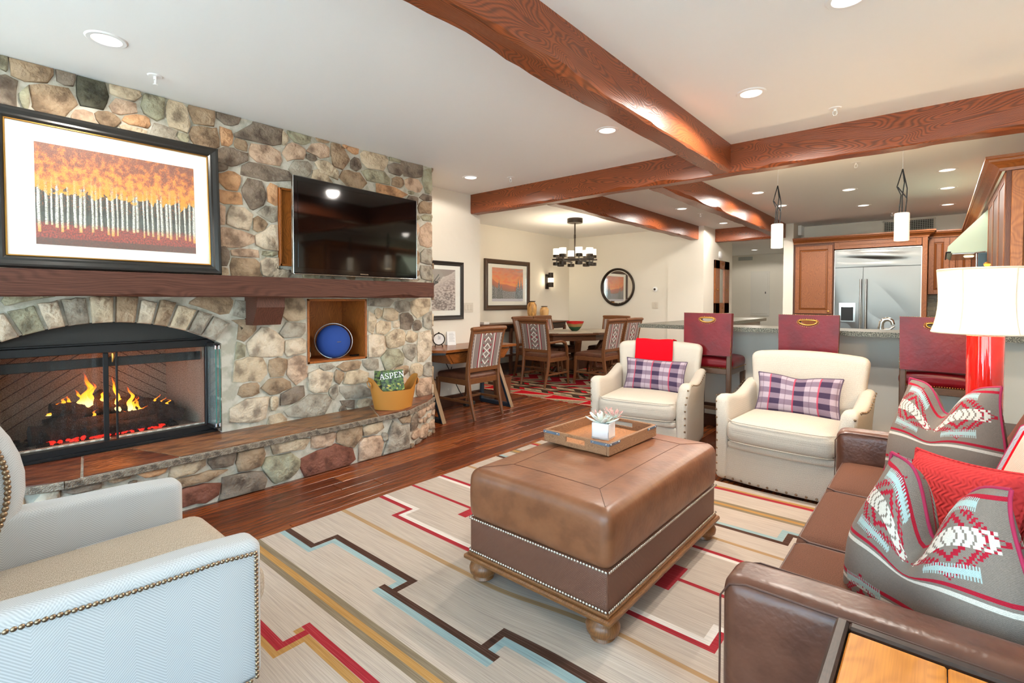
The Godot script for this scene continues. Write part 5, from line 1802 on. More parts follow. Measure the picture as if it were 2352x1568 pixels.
func build_armchairs():
	var make := func() -> Node3D:
		var t := thing("armchair", "", "armchair", Vector3.ZERO, 0.0, "pair of cream armchairs facing the ottoman")
		var bs := MB.new()
		bs.rbox(V(0, 0.145, -0.02), V(0.78, 0.25, 0.74), 0.03, 8, 3, func(p: Vector3) -> Vector3:
			if p.z > 0.0: p.z += 0.03 * (1.0 - pow(p.x / 0.39, 2.0))
			return p)
		part("base", bs, M.cream, t)
		var roll := MB.new()
		roll.rbox(V(0, 0.285, 0.045), V(0.655, 0.05, 0.66), 0.02, 6, 3, func(p: Vector3) -> Vector3:
			if p.z > 0.0: p.z += 0.03 * (1.0 - pow(p.x / 0.33, 2.0))
			return p)
		part("front_border", roll, M.cream, t)
		var cu := MB.new()
		cu.rbox(V(0, 0.385, 0.06), V(0.66, 0.155, 0.70), 0.055, 8, 4, func(p: Vector3) -> Vector3:
			if p.y > 0.0: p.y += 0.018 * maxf(0.0, 1.0 - pow(p.x / 0.33, 2.0)) * (1.0 - pow(p.z / 0.36, 4.0))
			if p.z > 0.0: p.z += 0.025 * (1.0 - pow(p.x / 0.33, 2.0))
			return p)
		var seat := part("seat_cushion", cu, M.cream, t)
		for yy in [0.45, 0.318]:
			var wl := MB.new()
			var pts := []
			for i in 17:
				var x := lerpf(-0.325, 0.325, i / 16.0)
				pts.append(V(x, yy - 0.0 + (0.008 if yy > 0.4 else 0.0), 0.06 + 0.345 + 0.025 * (1.0 - pow(x / 0.33, 2.0)) - 0.05 * pow(absf(x) / 0.325, 16.0)))
			wl.tube(pts, 0.0035, 6)
			part("welt", wl, M.cream, seat)
		for sx in [1.0, -1.0]:
			var ar := MB.new()
			ar.rbox(V(sx * 0.37, 0.31, 0.0), V(0.095, 0.58, 0.74), 0.04, 10, 4, func(p: Vector3) -> Vector3:
				if p.y > 0.1:
					var k := smoothstep(0.1, 0.29, p.y)
					p.y += k * (0.03 * exp(-pow((p.z - 0.27) / 0.14, 2.0)) + 0.09 * smoothstep(0.0, -0.4, p.z) - 0.012)
					p.x += sx * k * 0.018
				if p.y > 0.12 and p.z > 0.3: p.z -= 0.03 * smoothstep(0.12, 0.3, p.y)
				return p)
			part("arm", ar, M.cream, t)
		var bk := MB.new()
		bk.rbox(V(0, 0.60, -0.32), V(0.70, 0.57, 0.14), 0.05, 8, 4, func(p: Vector3) -> Vector3:
			var k := (p.y + 0.285) / 0.57
			p.x *= 1.0 + 0.14 * k
			p.z -= 0.11 * k
			if p.y > 0.0: p.y += 0.022 * (1.0 - pow(p.x / 0.4, 2.0)) * k
			p.z += 0.05 * pow(absf(p.x) / 0.36, 2.0) * (0.3 + 0.7 * k)
			return p)
		part("backrest", bk, M.cream, t)
		var nl := []
		for sx in [1.0, -1.0]:
			for i in 10: nl.append([V(sx * (0.402 + 0.018 * smoothstep(0.4, 0.6, 0.075 + i * 0.055)), 0.075 + i * 0.055, 0.362 - (0.03 * smoothstep(0.43, 0.61, 0.075 + i * 0.055))), V(sx * 0.45, 0, 1)])
			for i in 15:
				var z := 0.28 - i * 0.042
				var pz := z
				nl.append([V(sx * 0.4385, 0.572 + 0.03 * exp(-pow((pz - 0.27) / 0.14, 2.0)) + 0.09 * smoothstep(0.0, -0.4, pz), z), V(sx, 0.45, 0)])
		for i in 13:
			var x := lerpf(-0.345, 0.345, i / 12.0)
			nl.append([V(x, 0.042, 0.352 + 0.03 * (1.0 - pow(x / 0.39, 2.0))), V(0, 0, 1)])
		studs("nailhead", nl, 0.0085, 0.006, M.nail, t)
		for sx in [1.0, -1.0]:
			for zz in [-0.3, 0.28]:
				var f := MB.new()
				f.bar([V(sx * 0.33, 0.03, zz), V(sx * 0.33, 0.0, zz)], Vector2(0.05, 0.05), V(1, 0, 0))
				part("foot", f, M.edge_wood, t)
		return t
	var a2: Node3D = make.call()
	a2.position = V(-0.775, 0.0, -4.0)
	a2.rotation.y = deg_to_rad(-3.0)
	a2.set_meta("label", "cream fabric armchair with plaid pillow, the one next to the sofa")
	var a1 := dup(a2, V(-1.985, 0.0, -4.21), deg_to_rad(9.0), "cream fabric armchair with a red throw over its back")
	var c1 := posed("plaid_pillow", "purple and grey plaid lumbar pillow on the armchair under the red throw", "pillow", a1.position + Basis(Vector3.UP, a1.rotation.y) * V(0.02, 0.60, -0.13), Basis(Vector3.UP, a1.rotation.y) * V(0, 0, 1), 0.28, -0.02, "plaid lumbar pillows")
	cushion(c1, 0.56, 0.30, 0.13, 0.0, M.plaid, M.plaid_edge)
	var c2 := posed("plaid_pillow", "mauve and brown plaid lumbar pillow on the armchair next to the sofa", "pillow", a2.position + Basis(Vector3.UP, a2.rotation.y) * V(-0.01, 0.60, -0.13), Basis(Vector3.UP, a2.rotation.y) * V(0, 0, 1), 0.28, 0.0, "plaid lumbar pillows")
	cushion(c2, 0.56, 0.30, 0.13, 0.02, M.plaid, M.plaid_edge)
	# throw hung over the first chair's back
	var tw := thing("throw", "folded bright red fleece throw hung over the cream armchair's back", "blanket", a1.position, a1.rotation.y)
	var path := [V(0, 0.50, -0.245), V(0, 0.70, -0.285), V(0, 0.86, -0.325), V(0, 0.912, -0.38), V(0, 0.915, -0.44), V(0, 0.88, -0.50), V(0, 0.70, -0.475), V(0, 0.55, -0.45)]
	var at := func(s: float) -> Vector3:
		var k := clampf(s, 0.0, 0.99999) * 7.0
		var i := int(k)
		var f := k - i
		var p0: Vector3 = path[maxi(i - 1, 0)]
		var p1: Vector3 = path[i]
		var p2: Vector3 = path[i + 1]
		var p3: Vector3 = path[mini(i + 2, 7)]
		return p1.cubic_interpolate(p2, p0, p3, f)
	var b := MB.new()
	b.sheet(26, 40, func(a: float, s: float) -> Vector3:
		var q: Vector3 = at.call(s)
		var x := lerpf(-0.215, 0.13, a) - 0.02 * (0.5 - s) + 0.012 * sin(s * 9.0)
		var w := 0.006 * sin(a * 14.0 + s * 5.0) * (0.4 + absf(s - 0.45))
		return V(x, q.y + (0.004 * sin(a * 9.0) if s > 0.35 and s < 0.6 else 0.0), q.z + (w if s < 0.45 else -w) + 0.05 * pow(absf(x) / 0.36, 2.0) * (1.0 if s < 0.6 else 0.6)), 0)
	part("cloth", b, M.throw_red, tw)
	var hem := MB.new()
	for e3 in [0.0, 1.0]:
		var pts := []
		for i in 31:
			var s := i / 30.0
			var q: Vector3 = at.call(s)
			var x := lerpf(-0.215, 0.13, e3) - 0.02 * (0.5 - s) + 0.012 * sin(s * 9.0)
			pts.append(V(x, q.y, q.z + 0.05 * pow(absf(x) / 0.36, 2.0)))
		hem.tube(pts, 0.006, 6)
	part("hem", hem, M.throw_red, tw)
# ---------------------------------------------------------------- kitchen
# raised panel door lying in the plane of o, X to the right, Y up, N = X x Y outward
func panel_door(parent: Node3D, o: Vector3, X: Vector3, w: float, h: float, called := "door", m: Material = null):
	var b := MB.new()
	b.xf = Transform3D(Basis(X, Vector3.UP, X.cross(Vector3.UP)), o)
	b.uo = Vector2(rng.randf() * 4.0, rng.randf() * 4.0)
	var f := 0.062
	b.box(V(f / 2, h / 2, 0.01), V(f, h, 0.022), 0.002, 1); b.box(V(w - f / 2, h / 2, 0.01), V(f, h, 0.022), 0.002, 1)
	b.box(V(w / 2, f / 2, 0.01), V(w - f * 2, f, 0.022), 0.002, 0); b.box(V(w / 2, h - f / 2, 0.01), V(w - f * 2, f, 0.022), 0.002, 0)
	var d := part(called, b, m if m else M.alder, parent)
	var p := MB.new()
	p.xf = b.xf
	p.uo = Vector2(rng.randf() * 4.0, rng.randf() * 4.0)
	var g := f + 0.03
	var a := [V(f, f, 0.006), V(w - f, f, 0.006), V(w - f, h - f, 0.006), V(f, h - f, 0.006)]
	var c := [V(g, g, 0.019), V(w - g, g, 0.019), V(w - g, h - g, 0.019), V(g, h - g, 0.019)]
	p.quad(c[0], c[1], c[2], c[3], Vector2(0, 0), Vector2(0, w), Vector2(h, w), Vector2(h, 0))
	for i in 4: p.quad(a[i], a[(i + 1) % 4], c[(i + 1) % 4], c[i])
	part("raised_panel", p, m if m else M.alder, d)
	var gr := MB.new()
	gr.xf = b.xf
	for q in [[V(f, f, 0.0125), V(w - f, f, 0.0125)], [V(w - f, f, 0.0125), V(w - f, h - f, 0.0125)], [V(w - f, h - f, 0.0125), V(f, h - f, 0.0125)], [V(f, h - f, 0.0125), V(f, f, 0.0125)]]: gr.bar(q, Vector2(0.006, 0.006), V(0, 0, 1))
	for q in [[c[0], c[1]], [c[1], c[2]], [c[2], c[3]], [c[3], c[0]]]: gr.bar(q, Vector2(0.003, 0.003), V(0, 0, 1))
	part("glazed_groove", gr, M.glaze, d)
	return d

func crown(parent: Node3D, pts: Array, outs: Array, m: Material):
	# moulding profile (out, up) swept along straight pieces with mitred ends
	var prof := [Vector2(0, 0), Vector2(0.015, 0.0), Vector2(0.018, 0.02), Vector2(0.045, 0.045), Vector2(0.075, 0.06), Vector2(0.08, 0.075), Vector2(0.095, 0.08), Vector2(0.095, 0.10), Vector2(0, 0.10)]
	var b := MB.new()
	for i in pts.size() - 1:
		for j in prof.size() - 1:
			var f := func(k: int, q: Vector2) -> Vector3: return (pts[k] as Vector3) + (outs[k] as Vector3) * q.x + Vector3.UP * q.y
			var out: Vector3 = (outs[i] + outs[i + 1]) * (prof[j + 1].y - prof[j].y) + Vector3.UP * (-(prof[j + 1].x - prof[j].x)) * 2.0
			var l: float = (pts[i + 1] - pts[i]).length()
			b.quad_out(f.call(i, prof[j]), f.call(i + 1, prof[j]), f.call(i + 1, prof[j + 1]), f.call(i, prof[j + 1]), out, Vector2(0, j * 0.03), Vector2(l, j * 0.03), Vector2(l, j * 0.03 + 0.03), Vector2(0, j * 0.03 + 0.03))
	part("crown_moulding", b, m, parent)

func build_kitchen():
	# bar: low wall with an overhanging granite top that turns back on the left
	var pony := MB.new()
	pony.box(V(-0.565, 0.505, -5.30), V(3.02, 1.01, 0.10), 0.004); pony.box(V(-1.995, 0.505, -6.5), V(0.15, 1.01, 2.3), 0.004)
	structure("wall_bar", pony, M.wall, "white low wall under the granite bar top")
	var bb := MB.new()
	bb.box(V(-0.565, 0.06, -5.242), V(3.02, 0.12, 0.016), 0.003)
	structure("baseboard_bar", bb, M.baseboard)
	var gt := MB.new()
	gt.prism(PackedVector2Array([Vector2(-2.41, 4.85), Vector2(0.94, 4.85), Vector2(0.94, 5.36), Vector2(-1.85, 5.35), Vector2(-1.85, 7.7), Vector2(-2.41, 7.7)]), Vector3.ZERO, V(1, 0, 0), V(0, 0, -1), 1.011, 1.05)
	var g := part("granite_bar_top", gt, M.granite)
	meta(g, "long dark speckled granite bar top in front of the kitchen", "counter")
	var lo := thing("sink_counter", "lower granite sink counter behind the raised bar", "counter")
	part("cabinet_body", box1(V(-0.45, 0.445, -5.68), V(2.75, 0.89, 0.56), 0.004), M.alder_dark, lo)
	part("granite_top", box1(V(-0.45, 0.91, -5.69), V(2.75, 0.035, 0.62), 0.004), M.granite, lo)
	var fa := thing("faucet", "brushed metal kitchen faucet standing behind the bar top", "faucet", V(-0.40, 0.93, -5.68))
	var fb := MB.new()
	fb.lathe([Vector2(0.0, 0.0), Vector2(0.032, 0.0), Vector2(0.03, 0.02), Vector2(0.024, 0.03), Vector2(0.024, 0.13), Vector2(0.0, 0.14)], 18)
	fb.tube([V(0, 0.12, 0), V(0.005, 0.17, 0), V(0.025, 0.195, 0), V(0.055, 0.20, 0.0), V(0.08, 0.185, 0), V(0.09, 0.15, 0)], [0.022, 0.022, 0.021, 0.019, 0.017, 0.016], 12)
	part("spout", fb, M.steel, fa)
	var fh := MB.new()
	fh.tube([V(0.02, 0.10, 0), V(0.07, 0.11, 0.01), V(0.10, 0.14, 0.01)], [0.016, 0.012, 0.009], 10)
	part("lever", fh, M.steel, fa)

	# pantry cabinet, refrigerator and its surround
	var zf := -9.62
	var pc := thing("pantry_cabinet", "tall brown wooden pantry cabinet left of the refrigerator", "cabinet")
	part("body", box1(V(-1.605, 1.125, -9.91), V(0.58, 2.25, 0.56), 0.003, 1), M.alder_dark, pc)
	panel_door(pc, V(-1.865, 1.08, zf), V(1, 0, 0), 0.535, 1.13)
	panel_door(pc, V(-1.865, 0.12, zf), V(1, 0, 0), 0.535, 0.94)
	var kn := MB.new()
	kn.lathe([Vector2(0.0, 0.0), Vector2(0.008, 0.0), Vector2(0.007, 0.012), Vector2(0.016, 0.018), Vector2(0.015, 0.028), Vector2(0.0, 0.031)], 14)
	for yy in [1.12, 0.98]:
		var o := part("knob", kn, M.brass, pc) if yy > 1.1 else part("knob", pc.get_node("knob").mesh, M.brass, pc)
		o.transform = Transform3D(Basis(Vector3.RIGHT, PI / 2), V(-1.375, yy, zf + 0.02))
	var su := thing("refrigerator_surround", "brown wooden surround with panel above the refrigerator", "cabinet")
	part("side_panel", box1(V(-0.165, 1.125, -9.9), V(0.06, 2.25, 0.58), 0.003, 1), M.alder, su)
	part("top_box", box1(V(-0.755, 2.195, -9.91), V(1.12, 0.11, 0.56), 0.003, 0), M.alder_dark, su)
	panel_door(su, V(-1.305, 2.135, -9.645), V(1, 0, 0), 1.10, 0.115, "top_panel")
	crown(su, [V(-1.90, 2.25, -9.62), V(-0.135, 2.25, -9.62), V(-0.135, 2.25, -9.86)], [V(0, 0, 1), V(1, 0, 1), V(1, 0, 0)], M.alder)
	var fr := thing("refrigerator", "wide stainless steel built in refrigerator with ice dispenser", "refrigerator")
	part("case", box1(V(-0.752, 1.05, -9.915), V(1.09, 2.1, 0.54), 0.003), M.black_metal, fr)
	var door := func(called: String, x0: float, x1: float, y0: float, y1: float, sd: float):
		var b := MB.new()
		b.box(V((x0 + x1) * 0.5, (y0 + y1) * 0.5, -9.645), V(x1 - x0, y1 - y0, 0.03), 0.003)
		b.sheet(30, 30, func(a: float, c: float) -> Vector3:
			var e := sin(PI * a) * sin(PI * c)
			return V(lerpf(x0, x1, a), lerpf(y0, y1, c), -9.6295 + e * (0.005 * sin(a * 5.0 + sd + c * 3.0) + 0.010 * sin(c * 9.0 + a * 2.5 + sd * 2.0) + 0.0045)), 5)
		part(called, b, M.fridge, fr)
	door.call("door", -1.296, -0.918, 0.12, 1.828, 0.4)
	door.call("door", -0.912, -0.204, 0.12, 1.828, 2.0)
	door.call("grille_panel", -1.296, -0.204, 1.836, 2.105, 3.3)
	var tr := MB.new()
	tr.box(V(-0.75, 2.113, -9.63), V(1.1, 0.014, 0.03), 0.002); tr.box(V(-1.3, 1.1, -9.63), V(0.008, 2.02, 0.03), 0.001); tr.box(V(-0.2, 1.1, -9.63), V(0.01, 2.02, 0.03), 0.001)
	part("trim", tr, M.white, fr)
	for hx in [-0.955, -0.93, -0.885, -0.86]:
		if hx in [-0.955, -0.86]:
			var h := MB.new()
			h.tube([V(hx + (0.012 if hx < -0.9 else -0.012), 0.45, -9.575), V(hx + (0.012 if hx < -0.9 else -0.012), 1.64, -9.575)], 0.014, 12)
			for yy in [0.5, 1.59]: h.tube([V(hx + (0.012 if hx < -0.9 else -0.012), yy, -9.575), V(hx + (0.012 if hx < -0.9 else -0.012), yy, -9.63)], 0.009, 8)
			part("handle", h, M.steel, fr)
	var ds := MB.new()
	ds.box(V(-1.12, 1.11, -9.622), V(0.225, 0.31, 0.012), 0.003)
	var dsp := part("dispenser", ds, M.steel, fr)
	part("recess", box1(V(-1.12, 1.085, -9.616), V(0.165, 0.22, 0.006), 0.001), M.black_metal, dsp)
	part("control_panel", box1(V(-1.12, 1.215, -9.614), V(0.12, 0.05, 0.01), 0.002), M.steel, dsp)
	# cabinets right of the refrigerator with a bit of backsplash below
	var uc := thing("wall_cabinet", "brown wooden wall cabinets right of the refrigerator", "cabinet")
	part("body", box1(V(0.20, 1.82, -10.03), V(0.66, 0.86, 0.32), 0.003, 1), M.alder_dark, uc)
	panel_door(uc, V(-0.125, 1.40, -9.865), V(1, 0, 0), 0.235, 0.84)
	panel_door(uc, V(0.115, 1.40, -9.865), V(1, 0, 0), 0.235, 0.84)
	crown(uc, [V(-0.135, 2.25, -9.86), V(0.30, 2.25, -9.86)], [V(0, 0, 1), V(0, 0, 1)], M.alder)
	var bs := structure("wall_backsplash", box1(V(0.3, 1.16, -10.195), V(1.3, 0.46, 0.012), 0.0), M.plate)
	var tc := [M.tile_a, M.tile_b, M.tile_c]
	for r in 7:
		for c in 9:
			var x0 := -0.33 + c * 0.14 + (0.07 if r % 2 else 0.0)
			part("tile", box1(V(x0, 0.965 + r * 0.068, -10.186), V(0.134, 0.062, 0.012), 0.003), tc[rng.randi() % 3], bs)
	var bc := thing("base_cabinet", "kitchen base cabinet with granite top right of the refrigerator", "cabinet")
	part("body", box1(V(0.2, 0.445, -9.9), V(0.66, 0.89, 0.58), 0.003), M.alder_dark, bc)
	part("granite_top", box1(V(0.2, 0.91, -9.87), V(0.66, 0.036, 0.64), 0.004), M.granite, bc)
	# the run along the right wall
	var rc := thing("wall_cabinet", "brown wooden cabinet run with large crown moulding at the right edge", "cabinet")
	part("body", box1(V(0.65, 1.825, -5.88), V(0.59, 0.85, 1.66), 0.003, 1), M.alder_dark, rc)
	for i in 3: panel_door(rc, V(0.352, 1.41, -6.15 + 0.54 * i), V(0, 0, -1), 0.53, 0.82)
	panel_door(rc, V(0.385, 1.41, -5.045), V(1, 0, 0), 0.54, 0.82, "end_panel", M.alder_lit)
	crown(rc, [V(0.95, 2.235, -5.04), V(0.335, 2.235, -5.04), V(0.335, 2.235, -9.84)], [V(0, 0, 1), V(-1, 0, 1), V(-1, 0, 0)], M.alder)
	part("far_body", box1(V(0.65, 1.82, -8.92), V(0.59, 0.86, 1.8), 0.003, 1), M.alder_dark, rc)
	var hd := thing("range_hood", "pale green white slanted range hood beside the tall cabinet", "range hood")
	var hb := MB.new()
	hb.prism(PackedVector2Array([Vector2(0.94, 1.79), Vector2(0.09, 1.79), Vector2(0.065, 1.81), Vector2(0.065, 1.86), Vector2(0.36, 2.21), Vector2(0.94, 2.21)]), V(0, 0, -8.0), V(1, 0, 0), V(0, 1, 0), 0.0, 1.15)
	part("hood", hb, M.hood, hd)
	part("underside", box1(V(0.5, 1.787, -7.43), V(0.8, 0.01, 1.05), 0.001), M.steel, hd)
	var hl := MB.new()
	hl.lathe([Vector2(0.0, -0.012), Vector2(0.035, -0.012), Vector2(0.045, 0.0)], 18, V(0.24, 1.782, -7.3))
	part("hood_lamp", hl, glow(Color(1.0, 0.9, 0.7), 2.0), hd)
	var rod := MB.new()
	rod.tube([V(0.09, 1.80, -6.84), V(0.055, 1.80, -6.84), V(0.055, 1.80, -8.0)], 0.008, 8)
	part("rail", rod, M.black_metal, hd)
	var tv := thing("small_screen", "small dark screen on a bracket under the tall kitchen cabinet", "screen", V(0.325, 1.66, -6.80))
	part("screen", box1(V(0, 0.03, 0), V(0.07, 0.17, 0.02), 0.004), M.screen_blue, tv)
	var br := MB.new()
	br.box(V(-0.045, 0.02, 0), V(0.008, 0.19, 0.02), 0.002); br.tube([V(-0.06, 0.12, 0.0), V(0.02, 0.13, 0.0)], 0.006, 8)
	part("bracket", br, M.chrome, tv)
	# air vents over the refrigerator
	for k in 2:
		var x0 := -0.70 if k == 0 else -0.41
		var w := 0.26 if k == 0 else 0.34
		var vt := thing("air_vent", "grey grid air vent on the kitchen wall, " + ("partly behind the right pendant lamp" if k == 0 else "just right of the right pendant lamp"), "vent", V(x0, 2.42, -10.195))
		part("backing", box1(V(w / 2, 0.085, 0), V(w, 0.17, 0.01), 0.0), M.black, vt)
		var f := MB.new()
		for q in [[V(w / 2, 0.0, 0.008), V(w + 0.04, 0.02, 0.014)], [V(w / 2, 0.17, 0.008), V(w + 0.04, 0.02, 0.014)], [V(0, 0.085, 0.008), V(0.02, 0.19, 0.014)], [V(w, 0.085, 0.008), V(0.02, 0.19, 0.014)]]: f.box(q[0], q[1], 0.002)
		part("frame", f, M.plate, vt)
		var gd := MB.new()
		var n := int(w / 0.028)
		for i in range(1, n): gd.box(V(w * i / n, 0.085, 0.008), V(0.008, 0.16, 0.006), 0.0)
		for i in range(1, 6): gd.box(V(w / 2, 0.17 * i / 6.0, 0.008), V(w, 0.008, 0.006), 0.0)
		part("grille", gd, M.vent, vt)
	# pendants over the bar
	for p in [[-1.145, -5.1, "left white glass cylinder pendant with twisted black wires over the bar"], [-0.235, -5.1, "right white glass cylinder pendant with twisted black wires over the bar"]]:
		var t := thing("pendant_lamp", p[2], "pendant lamp", V(p[0], 0, p[1]), 0.0, "pendant lamps over the bar")
		var gl := MB.new()
		gl.lathe([Vector2(0.044, 1.785), Vector2(0.05, 1.785), Vector2(0.05, 2.0), Vector2(0.046, 2.006), Vector2(0.012, 2.006)], 24)
		part("glass_shade", gl, M.pendant_glass, t)
		var wi := MB.new()
		for q in [[V(-0.02, 2.0, 0), V(-0.008, 2.15, 0.01), V(-0.035, 2.22, 0), V(0.0, 2.36, 0)], [V(0.02, 2.0, 0), V(0.028, 2.1, 0), V(0.03, 2.2, 0), V(0.0, 2.36, 0)], [V(0.0, 2.0, 0.015), V(0.0, 2.15, -0.01), V(0.012, 2.25, 0), V(0.0, 2.36, 0)], [V(-0.03, 2.22, 0), V(0.03, 2.12, 0.0)]]: wi.tube(q, 0.0045, 6)
		part("twisted_wire", wi, M.black_metal, t)
		var co := MB.new()
		co.tube([V(0, 2.36, 0), V(0, CEIL, 0)], 0.0015, 5)
		co.lathe([Vector2(0.0, CEIL - 0.02), Vector2(0.05, CEIL - 0.018), Vector2(0.055, CEIL)], 18)
		part("cord", co, M.white, t)
		var bl := MB.new()
		bl.lathe([Vector2(0.0, 1.79), Vector2(0.028, 1.80), Vector2(0.03, 1.85), Vector2(0.014, 1.89), Vector2(0.0, 1.89)], 14)
		part("bulb", bl, glow(Color(1.0, 0.9, 0.74), 4.0), t)
		var om := OmniLight3D.new()
		om.name = "light"
		om.position = V(0, 1.84, 0)
		om.light_color = Color(1.0, 0.88, 0.7)
		om.light_energy = 0.22
		om.light_size = 0.03
		om.omni_range = 9.0
		om.omni_attenuation = 2.0
		om.shadow_enabled = true
		t.add_child(om)

func build_stools():
	var t := thing("bar_stool", "red leather bar stool with brass handle hole, left of three at the bar", "bar stool", V(-1.634, 0, -4.71), 0.0, "red leather bar stools")
	var w := 0.432
	# back panel with a bean shaped hand hole
	var hole := PackedVector2Array()
	for i in 28:
		var a := TAU * i / 28.0
		hole.append(Vector2(cos(a) * 0.060, 0.333 + sin(a) * 0.021 - 0.008 * (1.0 - pow(cos(a), 2.0)) * (1.0 if sin(a) > 0.0 else 0.4)))
	var pb := MB.new()
	for sx in [-1.0, 1.0]:
		var half := PackedVector2Array([Vector2(0, 0), Vector2(w / 2 - 0.005, 0), Vector2(w / 2, 0.2), Vector2(w / 2 + 0.002, 0.39), Vector2(0, 0.388)])
		if sx < 0:
			for i in half.size(): half[i].x *= -1.0
			half.reverse()
		for q in Geometry2D.clip_polygons(half, hole):
			pb.prism(q, V(0, 0.79, 0.0), V(1, 0, 0), V(0, 1, -0.03), -0.03, 0.03)
	part("backrest", pb, M.leather_red, t)
	var pad := MB.new()
	var rim := MB.new()
	var rp := []
	for i in hole.size() + 1: rp.append(V(hole[i % 28].x * 1.1, 0.79 + 0.333 + (hole[i % 28].y - 0.333) * 1.15, 0.030 - hole[i % 28].y * 0.03))
	rim.tube(rp, 0.0075, 6, false)
	part("handle_rim", rim, M.brass, t)
	var nl := []
	for i in 30:
		var a := TAU * i / 30.0
		nl.append([V(cos(a) * 0.078, 0.79 + 0.331 + sin(a) * 0.038 - 0.010 * (1.0 - pow(cos(a), 2.0)) * (1.0 if sin(a) > 0.0 else 0.3), 0.0195), V(0, 0, 1)])
	for sx in [-1.0, 1.0]: nl += line_pts(V(sx * (w / 2 - 0.002), 0.80, 0.026), V(sx * (w / 2), 1.175, 0.014), V(sx, 0, 0.6), 0.014)
	nl += line_pts(V(-w / 2, 1.180, 0.013), V(w / 2, 1.180, 0.013), V(0, 1, 0.4), 0.014)
	nl += line_pts(V(-0.17, 0.678, 0.008), V(0.17, 0.678, 0.008), V(0, 0, 1), 0.014)
	nl += line_pts(V(0.222, 0.678, -0.04), V(0.222, 0.678, -0.42), V(1, 0, 0), 0.014)
	stud_strip("nailhead_trim", nl, 0.0042, 0.003, M.brass, t)
	var st := MB.new()
	st.rbox(V(0, 0.715, -0.215), V(0.445, 0.10, 0.44), 0.04, 6, 3, func(p: Vector3) -> Vector3:
		if p.y > 0.0: p.y += 0.015 * (1.0 - pow(p.x / 0.222, 2.0))
		return p)
	part("seat", st, M.leather_red, t)
	for q in [[V(0, 0.645, 0.0), V(0.36, 0.05, 0.03)], [V(0, 0.645, -0.42), V(0.36, 0.05, 0.03)], [V(0.2, 0.645, -0.21), V(0.03, 0.05, 0.40)], [V(-0.2, 0.645, -0.21), V(0.03, 0.05, 0.40)]]: part("seat_rail", box1(q[0], q[1]), M.stool_wood, t)
	for sx in [-1.0, 1.0]:
		var a := MB.new()
		a.bar([V(sx * 0.195, 0.0, 0.02), V(sx * 0.195, 0.62, 0.0), V(sx * 0.195, 0.80, -0.004)], [Vector2(0.036, 0.036), Vector2(0.042, 0.046), Vector2(0.04, 0.045)], V(1, 0, 0))
		part("leg", a, M.stool_wood, t)
		var b := MB.new()
		b.bar([V(sx * 0.195, 0.0, -0.43), V(sx * 0.195, 0.62, -0.42)], [Vector2(0.034, 0.034), Vector2(0.044, 0.044)], V(1, 0, 0))
		part("leg", b, M.stool_wood, t)
	for q in [[V(0, 0.24, -0.425), V(0.36, 0.04, 0.025)], [V(0, 0.30, 0.01), V(0.36, 0.03, 0.022)], [V(0.195, 0.27, -0.21), V(0.022, 0.035, 0.40)], [V(-0.195, 0.27, -0.21), V(0.022, 0.035, 0.40)]]: part("stretcher", box1(q[0], q[1]), M.stool_wood, t)
	dup(t, V(-0.815, 0, -4.71), 0.0, "red leather bar stool with brass handle hole, middle of three, behind the cream armchairs")
	dup(t, V(0.0, 0, -4.71), 0.0, "red leather bar stool partly hidden by the red lamp")
